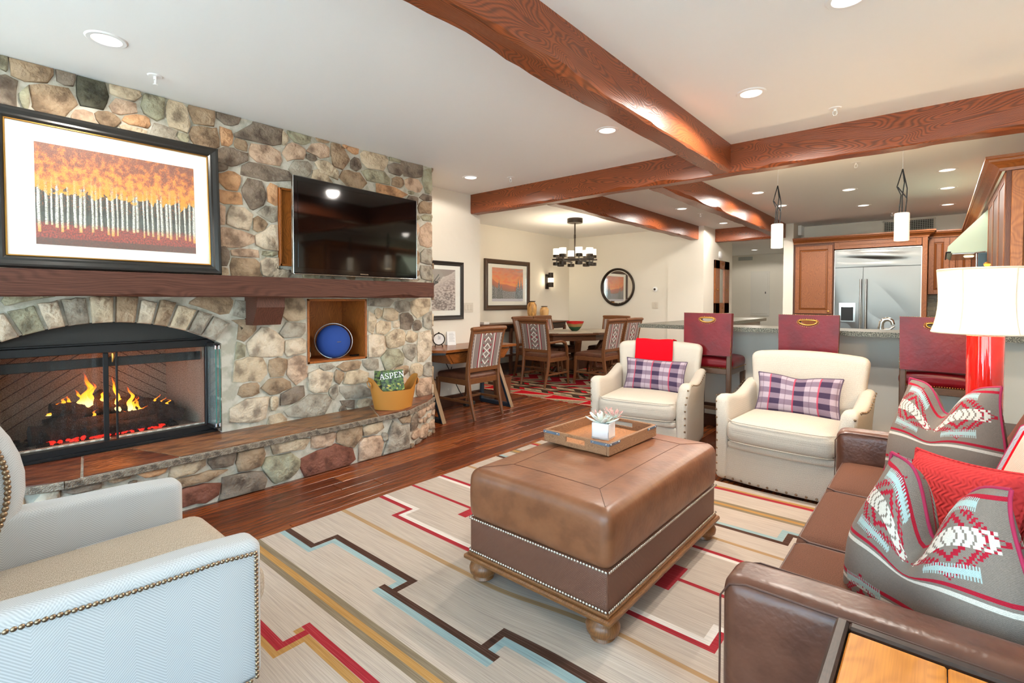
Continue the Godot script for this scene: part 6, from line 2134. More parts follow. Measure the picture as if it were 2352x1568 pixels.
# ---------------------------------------------------------------- desk, dining set
func dining_chair(called: String, label: String, at: Vector3, turn: float, arms := false) -> Node3D:
	var t := thing(called, label, "dining chair", at, turn, "wooden chairs with woven backs")
	for sx in [-1.0, 1.0]:
		var b := MB.new()
		b.bar([V(sx * 0.222, 0, -0.335), V(sx * 0.226, 0.10, -0.305), V(sx * 0.232, 0.26, -0.265), V(sx * 0.236, 0.44, -0.24), V(sx * 0.238, 0.56, -0.242), V(sx * 0.24, 0.72, -0.268), V(sx * 0.245, 0.88, -0.305), V(sx * 0.25, 0.975, -0.33)], [Vector2(0.028, 0.03), Vector2(0.031, 0.036), Vector2(0.034, 0.046), Vector2(0.036, 0.056), Vector2(0.034, 0.05), Vector2(0.032, 0.042), Vector2(0.03, 0.036), Vector2(0.03, 0.034)], V(1, 0, 0), 0.2)
		part("back_post", b, M.chair_wood, t)
		var f := MB.new()
		f.bar([V(sx * 0.222, 0, 0.285), V(sx * 0.226, 0.16, 0.262), V(sx * 0.23, 0.30, 0.248), V(sx * 0.232, 0.42, 0.245)], [Vector2(0.03, 0.03), Vector2(0.036, 0.038), Vector2(0.042, 0.044), Vector2(0.044, 0.046)], V(1, 0, 0), 0.2)
		part("front_leg", f, M.chair_wood, t)
		part("side_rail", box1(V(sx * 0.234, 0.40, 0.005), V(0.026, 0.06, 0.47)), M.chair_wood, t)
		part("stretcher", box1(V(sx * 0.228, 0.185, -0.01), V(0.02, 0.026, 0.53)), M.chair_wood, t)
		if arms:
			var a := MB.new()
			a.bar([V(sx * 0.25, 0.66, -0.26), V(sx * 0.262, 0.665, -0.12), V(sx * 0.268, 0.67, 0.03), V(sx * 0.266, 0.64, 0.13), V(sx * 0.258, 0.55, 0.19), V(sx * 0.25, 0.43, 0.21)], [Vector2(0.04, 0.03), Vector2(0.045, 0.028), Vector2(0.05, 0.03), Vector2(0.045, 0.034), Vector2(0.038, 0.036), Vector2(0.036, 0.036)], V(1, 0, 0), 0.2)
			part("arm", a, M.chair_wood, t)
	for q in [[V(0, 0.40, 0.245), V(0.44, 0.06, 0.026)], [V(0, 0.41, -0.235), V(0.44, 0.06, 0.026)], [V(0, 0.535, -0.243), V(0.45, 0.05, 0.028)]]: part("cross_rail", box1(q[0], q[1]), M.chair_wood, t)
	var top := MB.new()
	top.tube([V(-0.272, 0.985, -0.338), V(-0.25, 0.985, -0.336), V(0, 0.99, -0.338), V(0.25, 0.985, -0.336), V(0.272, 0.985, -0.338)], [0.02, 0.024, 0.024, 0.024, 0.02], 12)
	top.box(V(0, 0.955, -0.322), V(0.49, 0.045, 0.02), 0.003)
	part("top_rail", top, M.chair_wood, t)
	var bk := MB.new()
	var curve := func(y: float) -> float: return lerpf(-0.246, -0.318, pow(clampf((y - 0.56) / 0.38, 0, 1), 1.25))
	for s in [-1.0, 1.0]:
		bk.sheet(8, 12, func(a: float, h: float) -> Vector3:
			var y := lerpf(0.555, 0.94, h)
			var x: float = lerpf(0.222, -0.222, a) * (1.0 + 0.03 * h) if s < 0 else lerpf(-0.222, 0.222, a) * (1.0 + 0.03 * h)
			return V(x, y, curve.call(y) + s * (0.012 + 0.008 * sin(PI * a) * sin(PI * h))), 0 if s > 0 else 1, func(a: float, h: float) -> Vector2: return Vector2(a, 1.0 - h))
	var back := part("woven_back", bk, M.chair_back, t)
	var nl := []
	for i in 11:
		var y := lerpf(0.565, 0.93, i / 10.0)
		for sx in [-1.0, 1.0]: nl.append([V(sx * 0.214 * (1.0 + 0.03 * i / 10.0), y, curve.call(y) - 0.014), V(0, 0, -1)])
	for i in 9: nl.append([V(lerpf(-0.19, 0.19, i / 8.0), 0.562, -0.261), V(0, 0, -1)])
	stud_strip("nailhead_trim", nl, 0.0042, 0.003, M.nail_silver, back)
	var st := MB.new()
	st.rbox(V(0, 0.45, 0.012), V(0.485, 0.075, 0.505), 0.033, 5, 3, func(p: Vector3) -> Vector3:
		if p.y > 0.0: p.y += 0.016 * (1.0 - pow(p.x / 0.24, 2.0)) * (1.0 - pow(p.z / 0.25, 2.0))
		return p)
	part("leather_seat", st, M.leather_seat, t)
	var sr := MB.new()
	sr.box(V(0, 0.185, 0.02), V(0.45, 0.024, 0.018), 0.003)
	part("stretcher", sr, M.chair_wood, t)
	return t

func build_desk():
	var t := thing("writing_desk", "brown wooden writing desk on dark metal legs against the white wall", "desk")
	var top := MB.new()
	top.prism(PackedVector2Array([Vector2(-4.49, 3.40), Vector2(-4.12, 3.40), Vector2(-3.95, 3.53), Vector2(-3.95, 4.68), Vector2(-4.49, 4.68)]), Vector3.ZERO, V(1, 0, 0), V(0, 0, -1), 0.732, 0.76)
	part("desk_top", top, M.desk_wood, t)
	var dr := MB.new()
	dr.prism(PackedVector2Array([Vector2(3.55, 0.715), Vector2(3.64, 0.60), Vector2(4.50, 0.60), Vector2(4.61, 0.715)]), V(-3.995, 0, 0), V(0, 0, -1), V(0, 1, 0), -0.47, 0.0)
	part("drawer_case", dr, M.desk_wood, t)
	var fc := MB.new()
	fc.prism(PackedVector2Array([Vector2(3.60, 0.703), Vector2(3.665, 0.612), Vector2(4.475, 0.612), Vector2(4.56, 0.703)]), V(-3.995, 0, 0), V(0, 0, -1), V(0, 1, 0), 0.0, 0.012)
	part("drawer", fc, M.desk_wood, t)
	var cap := MB.new()
	cap.bar([V(-4.10, 0.722, -3.42), V(-3.985, 0.722, -3.55)], Vector2(0.02, 0.035), V(0, 0, 1)); cap.box(V(-4.05, 0.725, -3.55), V(0.1, 0.02, 0.04), 0.002)
	part("metal_bracket", cap, M.black_metal, t)
	for z in [-3.46, -4.55]:
		var l := MB.new()
		l.bar([V(-4.42, 0.025, z), V(-3.93, 0.025, z)], Vector2(0.05, 0.05), V(0, 0, 1)); l.bar([V(-3.925, 0.0, z), V(-4.19, 0.60, z)], Vector2(0.05, 0.04), V(0, 0, 1)); l.bar([V(-4.42, 0.03, z), V(-4.40, 0.62, z)], Vector2(0.05, 0.04), V(0, 0, 1))
		var leg := part("metal_leg", l, M.steel_dark, t)
		var e := MB.new()
		e.bar([V(-3.903, 0.0, z), V(-4.168, 0.60, z)], Vector2(0.05, 0.004), V(0, 0, 1))
		part("edge_strip", e, M.tan_edge, leg)
	dining_chair("dining_chair", "wooden chair with grey woven back at the writing desk", V(-4.08, 0, -3.975), -PI / 2)
	var ck := thing("desk_clock", "round white alarm clock with dark rim on the desk beside the stone wall", "clock", V(-4.36, 0.76, -3.78), deg_to_rad(60))
	var rim := MB.new()
	var rp := []
	for i in 33: rp.append(V(cos(TAU * i / 32.0) * 0.066, 0.085 + sin(TAU * i / 32.0) * 0.066, 0))
	rim.tube(rp, 0.007, 8, false)
	part("rim", rim, M.bronze, ck)
	var face := MB.new()
	face.xf = Transform3D(Basis(Vector3.RIGHT, PI / 2), V(0, 0.085, -0.005))
	face.lathe([Vector2(0.0, -0.008), Vector2(0.064, -0.008), Vector2(0.064, 0.008), Vector2(0.0, 0.008)], 28)
	part("dial", face, M.paper, ck)
	var hd := MB.new()
	hd.box(V(0.012, 0.1, 0.005), V(0.004, 0.035, 0.002), 0.0); hd.box(V(-0.006, 0.105, 0.005), V(0.003, 0.05, 0.002), 0.0)
	part("hand", hd, M.black, ck)
	var ft := MB.new()
	for sx in [-1, 1]: ft.tube([V(sx * 0.035, 0.025, 0), V(sx * 0.045, 0.0, 0.01)], [0.005, 0.007], 6)
	ft.dome(V(0, 0.155, 0), V(0, 1, 0), 0.012, 0.014)
	part("foot", ft, M.bronze, ck)
	var tc := thing("tent_card", "white folded information card standing on the desk", "card", V(-4.42, 0.76, -4.02), deg_to_rad(70))
	var cd := MB.new()
	cd.bar([V(0, 0, 0.03), V(0, 0.16, 0.004)], Vector2(0.11, 0.002), V(1, 0, 0)); cd.bar([V(0, 0, -0.03), V(0, 0.16, -0.004)], Vector2(0.11, 0.002), V(1, 0, 0))
	part("card", cd, M.paper, tc)
	var ln := MB.new()
	for i in 9: ln.box(V(0.002 * (i % 3), 0.14 - i * 0.012, 0.0095 + i * 0.00195), V(0.05 + 0.012 * ((i * 7) % 3), 0.0025, 0.0015), 0.0)
	part("printed_line", ln, M.print_grey, tc)
	var wb := thing("waste_bin", "small brown waste bin on the floor past the desk's end", "waste bin", V(-4.32, 0, -4.83))
	var bb := MB.new()
	bb.lathe([Vector2(0.0, 0.0), Vector2(0.10, 0.0), Vector2(0.125, 0.30), Vector2(0.118, 0.30), Vector2(0.095, 0.01), Vector2(0.0, 0.01)], 24)
	part("bin", bb, M.bin_brown, wb)
	var cb := thing("power_cable", "loose black cable hanging under the desk to a plug bar on the floor", "cable")
	var c := MB.new()
	c.tube([V(-4.47, 0.58, -3.62), V(-4.46, 0.40, -3.72), V(-4.44, 0.34, -3.86), V(-4.42, 0.38, -3.98), V(-4.40, 0.50, -4.02)], 0.005, 6); c.tube([V(-4.43, 0.60, -3.92), V(-4.42, 0.42, -4.02), V(-4.38, 0.2, -4.12), V(-4.34, 0.05, -4.2)], 0.005, 6); c.tube([V(-4.47, 0.30, -3.5), V(-4.44, 0.36, -3.62), V(-4.44, 0.44, -3.75)], 0.005, 6)
	part("cord", c, M.black, cb)
	part("plug_bar", box1(V(-4.33, 0.035, -4.24), V(0.06, 0.045, 0.16), 0.006), M.black, cb)

func build_dining():
	var at := V(-4.75, 0, -7.2)
	var t := thing("dining_table", "brown dining table with stone tiled octagonal top on the patterned rug", "dining table", at)
	var out := PackedVector2Array([Vector2(0.14, 0.86), Vector2(0.60, 0.22), Vector2(0.60, -0.22), Vector2(0.14, -0.86), Vector2(-0.14, -0.86), Vector2(-0.60, -0.22), Vector2(-0.60, 0.22), Vector2(-0.14, 0.86)])
	out.reverse()
	var a := MB.new()
	a.prism(out, Vector3.ZERO, V(1, 0, 0), V(0, 0, 1) * -1.0, 0.735, 0.762)
	part("table_edge", a, M.table_wood, t)
	var inn: PackedVector2Array = Geometry2D.offset_polygon(out, -0.05)[0]
	for ix in range(-3, 3):
		for iz in range(-4, 4):
			for q in Geometry2D.intersect_polygons(inn, rect_poly(ix * 0.2 + 0.003, iz * 0.2 + 0.003, ix * 0.2 + 0.197, iz * 0.2 + 0.197)):
				var b := MB.new()
				b.prism(q, Vector3.ZERO, V(1, 0, 0), V(0, 0, -1), 0.75, 0.7655)
				part("stone_tile", b, [M.slate_a, M.slate_b, M.slate_c][rng.randi() % 3], t)
	var ap := MB.new()
	var sk: PackedVector2Array = Geometry2D.offset_polygon(out, -0.07)[0]
	ap.prism(sk, Vector3.ZERO, V(1, 0, 0), V(0, 0, -1), 0.64, 0.736)
	part("apron", ap, M.table_wood, t)
	for q in [Vector2(0.14, 0.86), Vector2(0.60, 0.22), Vector2(0.60, -0.22), Vector2(-0.14, 0.86)]:
		var cbk := MB.new()
		cbk.box(V(q.x * 0.93, 0.764, q.y * 0.93), V(0.1, 0.01, 0.1), 0.002)
		part("corner_block", cbk, M.table_wood, t)
	for sx in [-1.0, 1.0]:
		for sz in [-1.0, 1.0]:
			var l := MB.new()
			l.bar([V(sx * 0.34, 0.64, sz * 0.42), V(sx * 0.26, 0.45, sz * 0.32), V(sx * 0.17, 0.2, sz * 0.24), V(sx * 0.26, 0.03, sz * 0.34), V(sx * 0.3, 0.018, sz * 0.38)], [Vector2(0.10, 0.09), Vector2(0.09, 0.09), Vector2(0.08, 0.09), Vector2(0.08, 0.06), Vector2(0.07, 0.03)], V(1, 0, 0), 0.2)
			part("leg", l, M.table_wood, t)
	part("base_block", box1(V(0, 0.2, 0), V(0.28, 0.16, 0.42), 0.01), M.table_wood, t)
	dining_chair("dining_armchair", "wooden armchair with woven back at the near end of the dining table", V(-4.555, 0.009, -6.10), PI, true)
	var c := dining_chair("dining_chair", "wooden chair with woven back at the dining table, nearer one on the kitchen side", V(-4.0, 0.009, -6.69), -PI / 2)
	dup(c, V(-4.0, 0.009, -7.26), -PI / 2, "wooden chair with woven back at the dining table, farther one on the kitchen side")
	dup(c, V(-5.10, 0.009, -6.6), PI / 2, "wooden chair at the dining table by the sunset picture wall, just behind the near armchair")
	dup(c, V(-5.10, 0.009, -7.16), PI / 2, "wooden chair at the dining table in front of the two pottery vases")
	dup(c, V(-4.46, 0.009, -7.78), 0.0, "wooden chair at the far end of the dining table by the mirror wall")
	# heart shaped bowl
	var bw := thing("heart_bowl", "heart shaped glazed bowl in red and green on the dining table", "bowl", at + V(-0.02, 0.766, -0.02), deg_to_rad(33))
	for layer in [["bowl_base", 0.0, 0.45, M.glaze_green], ["bowl_band", 0.45, 0.78, M.glaze_mid], ["bowl_rim", 0.78, 1.0, M.glaze_red]]:
		var b := MB.new()
		for s in [1.0, -1.0]:
			b.sheet(40, 6, func(u: float, k: float) -> Vector3:
				var h := lerpf(layer[1], layer[2], k)
				var ang: float = -u * TAU * s
				var rr := lerpf(0.045, 0.15, pow(h, 0.62)) - (0.006 if s < 0 else 0.0)
				var n := absf(fposmod(ang + PI, TAU) - PI)
				var dip := exp(-pow(absf(absf(fposmod(ang, TAU) - PI * 0.5)) / 0.35, 2.0))
				rr *= 1.0 - 0.22 * dip * h
				return V(cos(ang) * rr * 1.05, 0.165 * h + 0.0 - 0.02 * dip * h * h, sin(ang) * rr * 0.85), 0 if s > 0 else 1)
		part(layer[0], b, layer[3], bw)
	# console along the dining wall
	var k := thing("console_table", "long dark wood console table along the dining wall below the sunset picture", "console table")
	part("table_top", box1(V(-5.84, 0.873, -6.6), V(0.40, 0.028, 3.48), 0.004, 2), M.table_wood, k)
	part("apron", box1(V(-5.86, 0.80, -6.6), V(0.34, 0.11, 3.36), 0.004, 2), M.edge_wood, k)
	part("shelf", box1(V(-5.85, 0.33, -6.6), V(0.36, 0.03, 3.36), 0.004, 2), M.table_wood, k)
	for z in [-4.95, -6.6, -8.25]:
		for x in [-6.0, -5.7]: part("leg", box1(V(x, 0.40, z), V(0.05, 0.80, 0.05), 0.005, 1), M.table_wood, k)
	for i in 3:
		var s := thing("paper_stack", ["stack of pale papers on the console's lower shelf, nearest the desk", "stack of pale papers on the console's lower shelf, middle one", "stack of pale papers on the console's lower shelf, hidden most by the armchair"][i], "papers", V(-5.82, 0.346, -6.2 - i * 0.32), rng.randf_range(-0.2, 0.2), "paper stacks on the console shelf")
		for j in 6 + i * 2: part("booklet", box1(V(rng.randf_range(-0.01, 0.01), 0.008 + j * 0.015, rng.randf_range(-0.012, 0.012)), V(0.22, 0.014, 0.28), 0.001), [M.paper, M.print_blue, M.plate][rng.randi() % 3], s)
	var nt := thing("notepad", "small white and blue notepad on the console table near the wall corner", "notepad", V(-5.78, 0.888, -6.02))
	part("pad", box1(V(0, 0.02, 0), V(0.10, 0.04, 0.13), 0.002), M.paper, nt)
	for v in [[-7.40, 0.39, 0.094, "tall tan pottery vase with dark streaks and dark rim on the console"], [-7.79, 0.29, 0.09, "short round tan pottery vase with dark rim on the console"]]:
		var p := thing("pottery_vase", v[3], "vase", V(-5.86, 0.888, v[0]), 0.0, "pottery vases on the console")
		var h: float = v[1]
		var r: float = v[2]
		var b := MB.new()
		b.lathe([Vector2(0.0, 0.0), Vector2(r * 0.62, 0.0), Vector2(r * 0.74, h * 0.1), Vector2(r * 0.92, h * 0.4), Vector2(r, h * 0.68), Vector2(r * 0.92, h * 0.82), Vector2(r * 0.66, h * 0.91), Vector2(r * 0.6, h * 0.95)], 32, Vector3.ZERO, 60)
		part("vase_body", b, M.vase_tall if h > 0.3 else M.vase_short, p)
		var l := MB.new()
		l.lathe([Vector2(r * 0.6, h * 0.95), Vector2(r * 0.74, h * 0.985), Vector2(r * 0.72, h), Vector2(r * 0.5, h), Vector2(r * 0.48, h * 0.9)], 32)
		part("rim", l, M.bronze, p)
	# chandelier
	var ch := thing("chandelier", "dark bronze chandelier with white glass cylinders over the dining table", "chandelier", V(-4.50, 0, -6.80), deg_to_rad(20))
	var cn := MB.new()
	cn.lathe([Vector2(0.0, CEIL - 0.075), Vector2(0.122, CEIL - 0.072), Vector2(0.126, CEIL - 0.06), Vector2(0.126, CEIL)], 32)
	part("canopy", cn, M.bronze, ch)
	var rd := MB.new()
	rd.tube([V(0, CEIL - 0.07, 0), V(0, 1.95, 0)], 0.011, 10); rd.tube([V(0, 2.36, 0), V(0, 2.30, 0)], 0.016, 10)
	part("rod", rd, M.bronze, ch)
	var fr := MB.new()
	for q in [[V(-0.34, 1.955, 0.13), V(0.34, 1.955, 0.13)], [V(-0.34, 1.955, -0.13), V(0.34, 1.955, -0.13)], [V(-0.13, 1.935, 0.34), V(-0.13, 1.935, -0.34)], [V(0.13, 1.935, 0.34), V(0.13, 1.935, -0.34)]]: fr.bar(q, Vector2(0.022, 0.022), V(0, 1, 0))
	part("frame", fr, M.bronze, ch)
	for q in [Vector2(-0.27, 0.13), Vector2(0.27, 0.13), Vector2(-0.27, -0.13), Vector2(0.27, -0.13), Vector2(-0.13, 0.27), Vector2(0.13, 0.27), Vector2(-0.13, -0.27), Vector2(0.13, -0.27)]:
		var cup := MB.new()
		cup.lathe([Vector2(0.0, 1.985), Vector2(0.058, 1.985), Vector2(0.058, 2.03), Vector2(0.0, 2.03)], 20, V(q.x, 0, q.y)); cup.tube([V(q.x, 1.90, q.y), V(q.x, 1.99, q.y)], 0.007, 6)
		cup.lathe([Vector2(0.0, 1.908), Vector2(0.058, 1.908), Vector2(0.058, 1.86), Vector2(0.05, 1.86), Vector2(0.05, 1.88), Vector2(0.0, 1.88)], 20, V(q.x, 0, q.y))
		part("cup", cup, M.bronze, ch)
		var gl := MB.new()
		gl.lathe([Vector2(0.052, 2.03), Vector2(0.056, 2.032), Vector2(0.056, 2.128), Vector2(0.052, 2.128)], 20, V(q.x, 0, q.y))
		part("glass_shade", gl, M.chandelier_glass, ch)
		var om := OmniLight3D.new()
		om.name = "light"
		om.position = V(q.x, 2.08, q.y)
		om.light_color = Color(1.0, 0.93, 0.82)
		om.light_energy = 0.10
		om.light_size = 0.03
		om.omni_range = 8.0
		om.omni_attenuation = 2.0
		om.shadow_enabled = true
		ch.add_child(om)
# ---------------------------------------------------------------- things on and in the walls
# picture in a frame: o = lower left corner, X to the right, N outward
func framed(called: String, label: String, category: String, o: Vector3, X: Vector3, up: Vector3, w: float, h: float, fw: float, depth: float, frame: Material, lip: Material, art: Material, ar: Rect2) -> Node3D:
	var t := thing(called, label, category)
	t.transform = Transform3D(Basis(X, up, X.cross(up)), o)
	var prof := [Vector2(0, 0.0), Vector2(0, depth * 0.8), Vector2(fw * 0.12, depth), Vector2(fw * 0.3, depth * 0.94), Vector2(fw * 0.62, depth * 0.72), Vector2(fw * 0.8, depth * 0.74), Vector2(fw, depth * 0.5), Vector2(fw, 0.004)]
	var b := MB.new()
	for j in prof.size() - 1:
		var p: Vector2 = prof[j]
		var q: Vector2 = prof[j + 1]
		var ring := func(k: Vector2) -> Array: return [V(k.x, k.x, k.y), V(w - k.x, k.x, k.y), V(w - k.x, h - k.x, k.y), V(k.x, h - k.x, k.y)]
		var r0: Array = ring.call(p)
		var r1: Array = ring.call(q)
		for i in 4:
			var n := [V(0, -1, 0), V(1, 0, 0), V(0, 1, 0), V(-1, 0, 0)][i] as Vector3
			var out: Vector3 = n * (q.y - p.y) * (1.0 if j == 0 else 1.0) + V(0, 0, 1) * (q.x - p.x)
			if q.x == p.x: out = n if j == 0 else -n
			else: out = V(0, 0, 1) * (q.x - p.x) + n * (q.y - p.y)
			b.quad_out(r0[i], r0[(i + 1) % 4], r1[(i + 1) % 4], r1[i], out)
	b.box(V(w / 2, h / 2, 0.002), V(w - 0.01, h - 0.01, 0.004), 0.0)
	part("frame", b, frame, t)
	if lip:
		var g := MB.new()
		var lw := 0.008
		for q in [[V(w / 2, fw + lw / 2, depth * 0.5), V(w - fw * 2, lw, 0.008)], [V(w / 2, h - fw - lw / 2, depth * 0.5), V(w - fw * 2, lw, 0.008)], [V(fw + lw / 2, h / 2, depth * 0.5), V(lw, h - fw * 2, 0.008)], [V(w - fw - lw / 2, h / 2, depth * 0.5), V(lw, h - fw * 2, 0.008)]]: g.box(q[0], q[1], 0.002)
		part("gilt_lip", g, lip, t)
	var mt := MB.new()
	mt.box(V(w / 2, h / 2, 0.008), V(w - fw * 1.8, h - fw * 1.8, 0.006), 0.0)
	part("mat_board", mt, M.matboard, t)
	var pr := MB.new()
	var z := 0.0125
	var x0 := ar.position.x * w
	var y0 := ar.position.y * h
	var x1 := ar.end.x * w
	var y1 := ar.end.y * h
	pr.box(V((x0 + x1) / 2, (y0 + y1) / 2, z - 0.0008), V(x1 - x0, y1 - y0, 0.0014), 0.0)
	pr.quad(V(x0, y0, z), V(x1, y0, z), V(x1, y1, z), V(x0, y1, z), Vector2(0, 1), Vector2(1, 1), Vector2(1, 0), Vector2(0, 0))
	part("print", pr, art, t)
	var gs := MB.new()
	gs.quad(V(fw, fw, depth * 0.45), V(w - fw, fw, depth * 0.45), V(w - fw, h - fw, depth * 0.45), V(fw, h - fw, depth * 0.45))
	part("glass", gs, M.glass, t)
	return t

func build_walls_decor():
	# forest picture leaning on the mantle
	var up := V(-0.06, 1.0, 0).normalized()
	framed("framed_picture", "large framed print of white aspen trunks under orange leaves, leaning on the mantle", "picture", V(-3.735, 1.466, -0.185), V(0, 0, -1), up, 1.095, 0.862, 0.062, 0.035, M.frame_black, M.brass, M.forest, Rect2(0.165, 0.155, 0.70, 0.655))
	# television on its bracket
	var tv := thing("television", "large flat black television mounted over the mantle", "television", V(-3.735, 1.868, -2.385), PI / 2 + deg_to_rad(-3.9) * -1.0 * -1.0)
	tv.rotation.y = PI / 2 - deg_to_rad(-3.9) * 1.0
	var w := 1.232
	var h := 0.742
	part("case", box1(V(0, 0, -0.016), V(w, h, 0.03), 0.006), M.black_gloss, tv)
	part("screen", box1(V(0, 0.004, 0.0005), V(w - 0.07, h - 0.085, 0.003), 0.001), M.screen, tv)
	var ed := MB.new()
	ed.box(V(0, -h / 2 - 0.002, -0.012), V(w, 0.008, 0.03), 0.003)
	for sx in [-1, 1]: ed.box(V(sx * (w / 2 + 0.001), 0, -0.012), V(0.005, h, 0.026), 0.002)
	part("silver_edge", ed, M.steel, tv)
	var tm := TextMesh.new()
	tm.text = "SAMSUNG"
	tm.font_size = 32
	tm.pixel_size = 0.00042
	tm.depth = 0.001
	var lg := part("lettering", tm, M.steel, tv)
	lg.position = V(0.02, -h / 2 + 0.018, 0.0012)
	lg.scale = V(1.25, 0.85, 1)
	part("bracket", box1(V(0, 0, -0.09), V(0.3, 0.25, 0.12), 0.004), M.black_metal, tv)
	var wp := thing("wood_recess", "narrow brown wooden recess panel beside the television", "wall panel")
	part("back_board", box1(V(-3.885, 1.86, -2.3), V(0.03, 0.57, 1.1), 0.002, 1), M.niche, wp)
	var fr := MB.new()
	fr.box(V(-3.868, 2.152, -2.3), V(0.05, 0.016, 1.13), 0.002); fr.box(V(-3.868, 1.568, -2.3), V(0.05, 0.016, 1.13), 0.002); fr.box(V(-3.868, 1.86, -1.745), V(0.05, 0.6, 0.016), 0.002); fr.box(V(-3.868, 1.86, -2.865), V(0.05, 0.6, 0.016), 0.002)
	part("edge_strip", fr, M.niche, wp)
	# niche with the speaker
	var nc := thing("wall_niche", "square brown wooden niche set into the stone wall below the mantle", "niche")
	var z0 := -1.965
	var z1 := -2.515
	var y0 := 0.775
	var y1 := 1.305
	part("back_board", box1(V(-4.27, (y0 + y1) / 2, (z0 + z1) / 2), V(0.02, y1 - y0, z0 - z1), 0.001, 1), M.niche, nc)
	for q in [[V(-4.07, y0 + 0.009, (z0 + z1) / 2), V(0.40, 0.018, z0 - z1)], [V(-4.07, y1 - 0.009, (z0 + z1) / 2), V(0.40, 0.018, z0 - z1)], [V(-4.07, (y0 + y1) / 2, z0 - 0.009), V(0.40, y1 - y0, 0.018)], [V(-4.07, (y0 + y1) / 2, z1 + 0.009), V(0.40, y1 - y0, 0.018)]]: part("side_board", box1(q[0], q[1], 0.002), M.niche, nc)
	var sp := thing("speaker", "round blue fabric speaker with silver ring handle in the wooden niche", "speaker", V(-3.99, y0 + 0.018, -2.26), PI / 2 + deg_to_rad(-10))
	var bd := MB.new()
	bd.xf = Transform3D(Basis(Vector3.RIGHT, PI / 2 - 0.12), V(0, 0.142, 0))
	bd.lathe([Vector2(0.0, -0.075), Vector2(0.07, -0.072), Vector2(0.12, -0.055), Vector2(0.142, -0.02), Vector2(0.144, 0.01), Vector2(0.135, 0.035), Vector2(0.11, 0.055), Vector2(0.06, 0.067), Vector2(0.0, 0.071)], 40, Vector3.ZERO, 60)
	part("fabric_body", bd, M.speaker_blue, sp)
	var rg := MB.new()
	var rp := []
	for i in 41:
		var a := TAU * i / 40.0
		rp.append(V(cos(a) * 0.152, 0.148 + sin(a) * 0.150, 0.0 + 0.034 * cos(a) - 0.02 * sin(a)))
	for i in 40:
		rg.bar([rp[i], rp[i + 1]], Vector2(0.016, 0.005), V(0, 0, 1))
	part("ring_handle", rg, M.ring_silver, sp)
	part("badge", box1(V(0.02, 0.142, 0.0735), V(0.036, 0.004, 0.002), 0.0), M.steel, sp)
	var rm := thing("remote_puck", "small black remote lying in the niche right of the blue speaker", "remote", V(-3.97, y0 + 0.018, -2.45))
	part("body", box1(V(0, 0.008, 0), V(0.05, 0.016, 0.07), 0.005), M.black_gloss, rm)
	var bx := thing("black_device", "small black box with coiled cable in the niche left of the blue speaker", "device", V(-4.12, y0 + 0.018, -2.04))
	part("box", box1(V(0, 0.05, 0), V(0.12, 0.10, 0.10), 0.005), M.black, bx)
	var cl := MB.new()
	var cp := []
	for i in 40: cp.append(V(0.09 + 0.004 * sin(i * 1.0), 0.04 + 0.03 * sin(i * 0.62), 0.0 + 0.03 * cos(i * 0.62)))
	cl.tube(cp, 0.004, 6)
	part("cable", cl, M.plate, bx)
	# basket with magazines on the hearth
	var bk := thing("magazine_basket", "caramel oval metal bucket with cut out handles on the hearth", "basket", V(-3.635, HY + 0.003, -2.625), deg_to_rad(74))
	var bb := MB.new()
	for s in [1.0, -1.0]:
		bb.sheet(64, 16, func(u: float, k: float) -> Vector3:
			var ang: float = -u * TAU * s
			var hx := absf(cos(ang))
			var top := 0.165 + 0.115 * smoothstep(0.62, 0.98, hx)
			var y := 0.004 + top * k
			var g := y / 0.28
			var rx := lerpf(0.165, 0.222, g) - (0.003 if s < 0 else 0.0)
			var rz := lerpf(0.112, 0.140, g) - (0.003 if s < 0 else 0.0)
			return V(cos(ang) * rx, y, sin(ang) * rz), 0 if s > 0 else 1)
	bb.lathe([Vector2(0.0, 0.0), Vector2(0.12, 0.0), Vector2(0.12, 0.006)], 24)
	part("bucket", bb, M.caramel, bk)
	for sx in [-1.0, 1.0]:
		var hm := MB.new()
		var pts := []
		for i in 25:
			var a := TAU * i / 24.0
			pts.append(V(sx * (lerpf(0.165, 0.222, (0.222 + 0.03 * sin(a)) / 0.28) + 0.002), 0.222 + 0.028 * sin(a), 0.052 * cos(a)))
		hm.tube(pts, 0.006, 6, false)
		part("handle", hm, M.caramel, bk)
		var ho := MB.new()
		ho.sheet(12, 6, func(u: float, k: float) -> Vector3:
			var a: float = u * TAU * sx
			return V(sx * (lerpf(0.165, 0.222, (0.222 + 0.026 * k * sin(a)) / 0.28) + 0.0022), 0.222 + 0.026 * k * sin(a), -0.048 * k * cos(a)), -1)
		part("handle_opening", ho, M.stone9, bk)
	var mg := [[0.0, 0.03, "ASPEN", "green garden magazine with large white title in the caramel bucket", C(70, 96, 50)], [0.01, -0.03, "", "magazine with pale cover behind the green one in the bucket", C(150, 160, 140)], [-0.085, 0.0, "P", "magazine with dark and white cover at the left of the bucket", C(60, 80, 60)]]
	for i in 3:
		var g: Array = mg[i]
		var m := thing("magazine", g[3], "magazine", V(-3.635, HY + 0.095, -2.625) + Basis(Vector3.UP, deg_to_rad(74)) * V(g[0], 0, g[1]), deg_to_rad(62 + i * 5), "magazines in the bucket")
		m.basis = m.basis * Basis(Vector3.RIGHT, -0.16) * Basis(Vector3.BACK, 0.10 * (1 - i))
		part("pages", box1(V(0, 0.115, 0), V(0.19, 0.235, 0.008), 0.001), M.paper, m)
		var cv := MB.new()
		cv.quad(V(-0.096, 0, 0.005), V(0.096, 0, 0.005), V(0.096, 0.235, 0.005), V(-0.096, 0.235, 0.005), Vector2(0, 1), Vector2(1, 1), Vector2(1, 0), Vector2(0, 0))
		cv.box(V(0, 0.1175, 0.0043), V(0.192, 0.235, 0.001), 0.0)
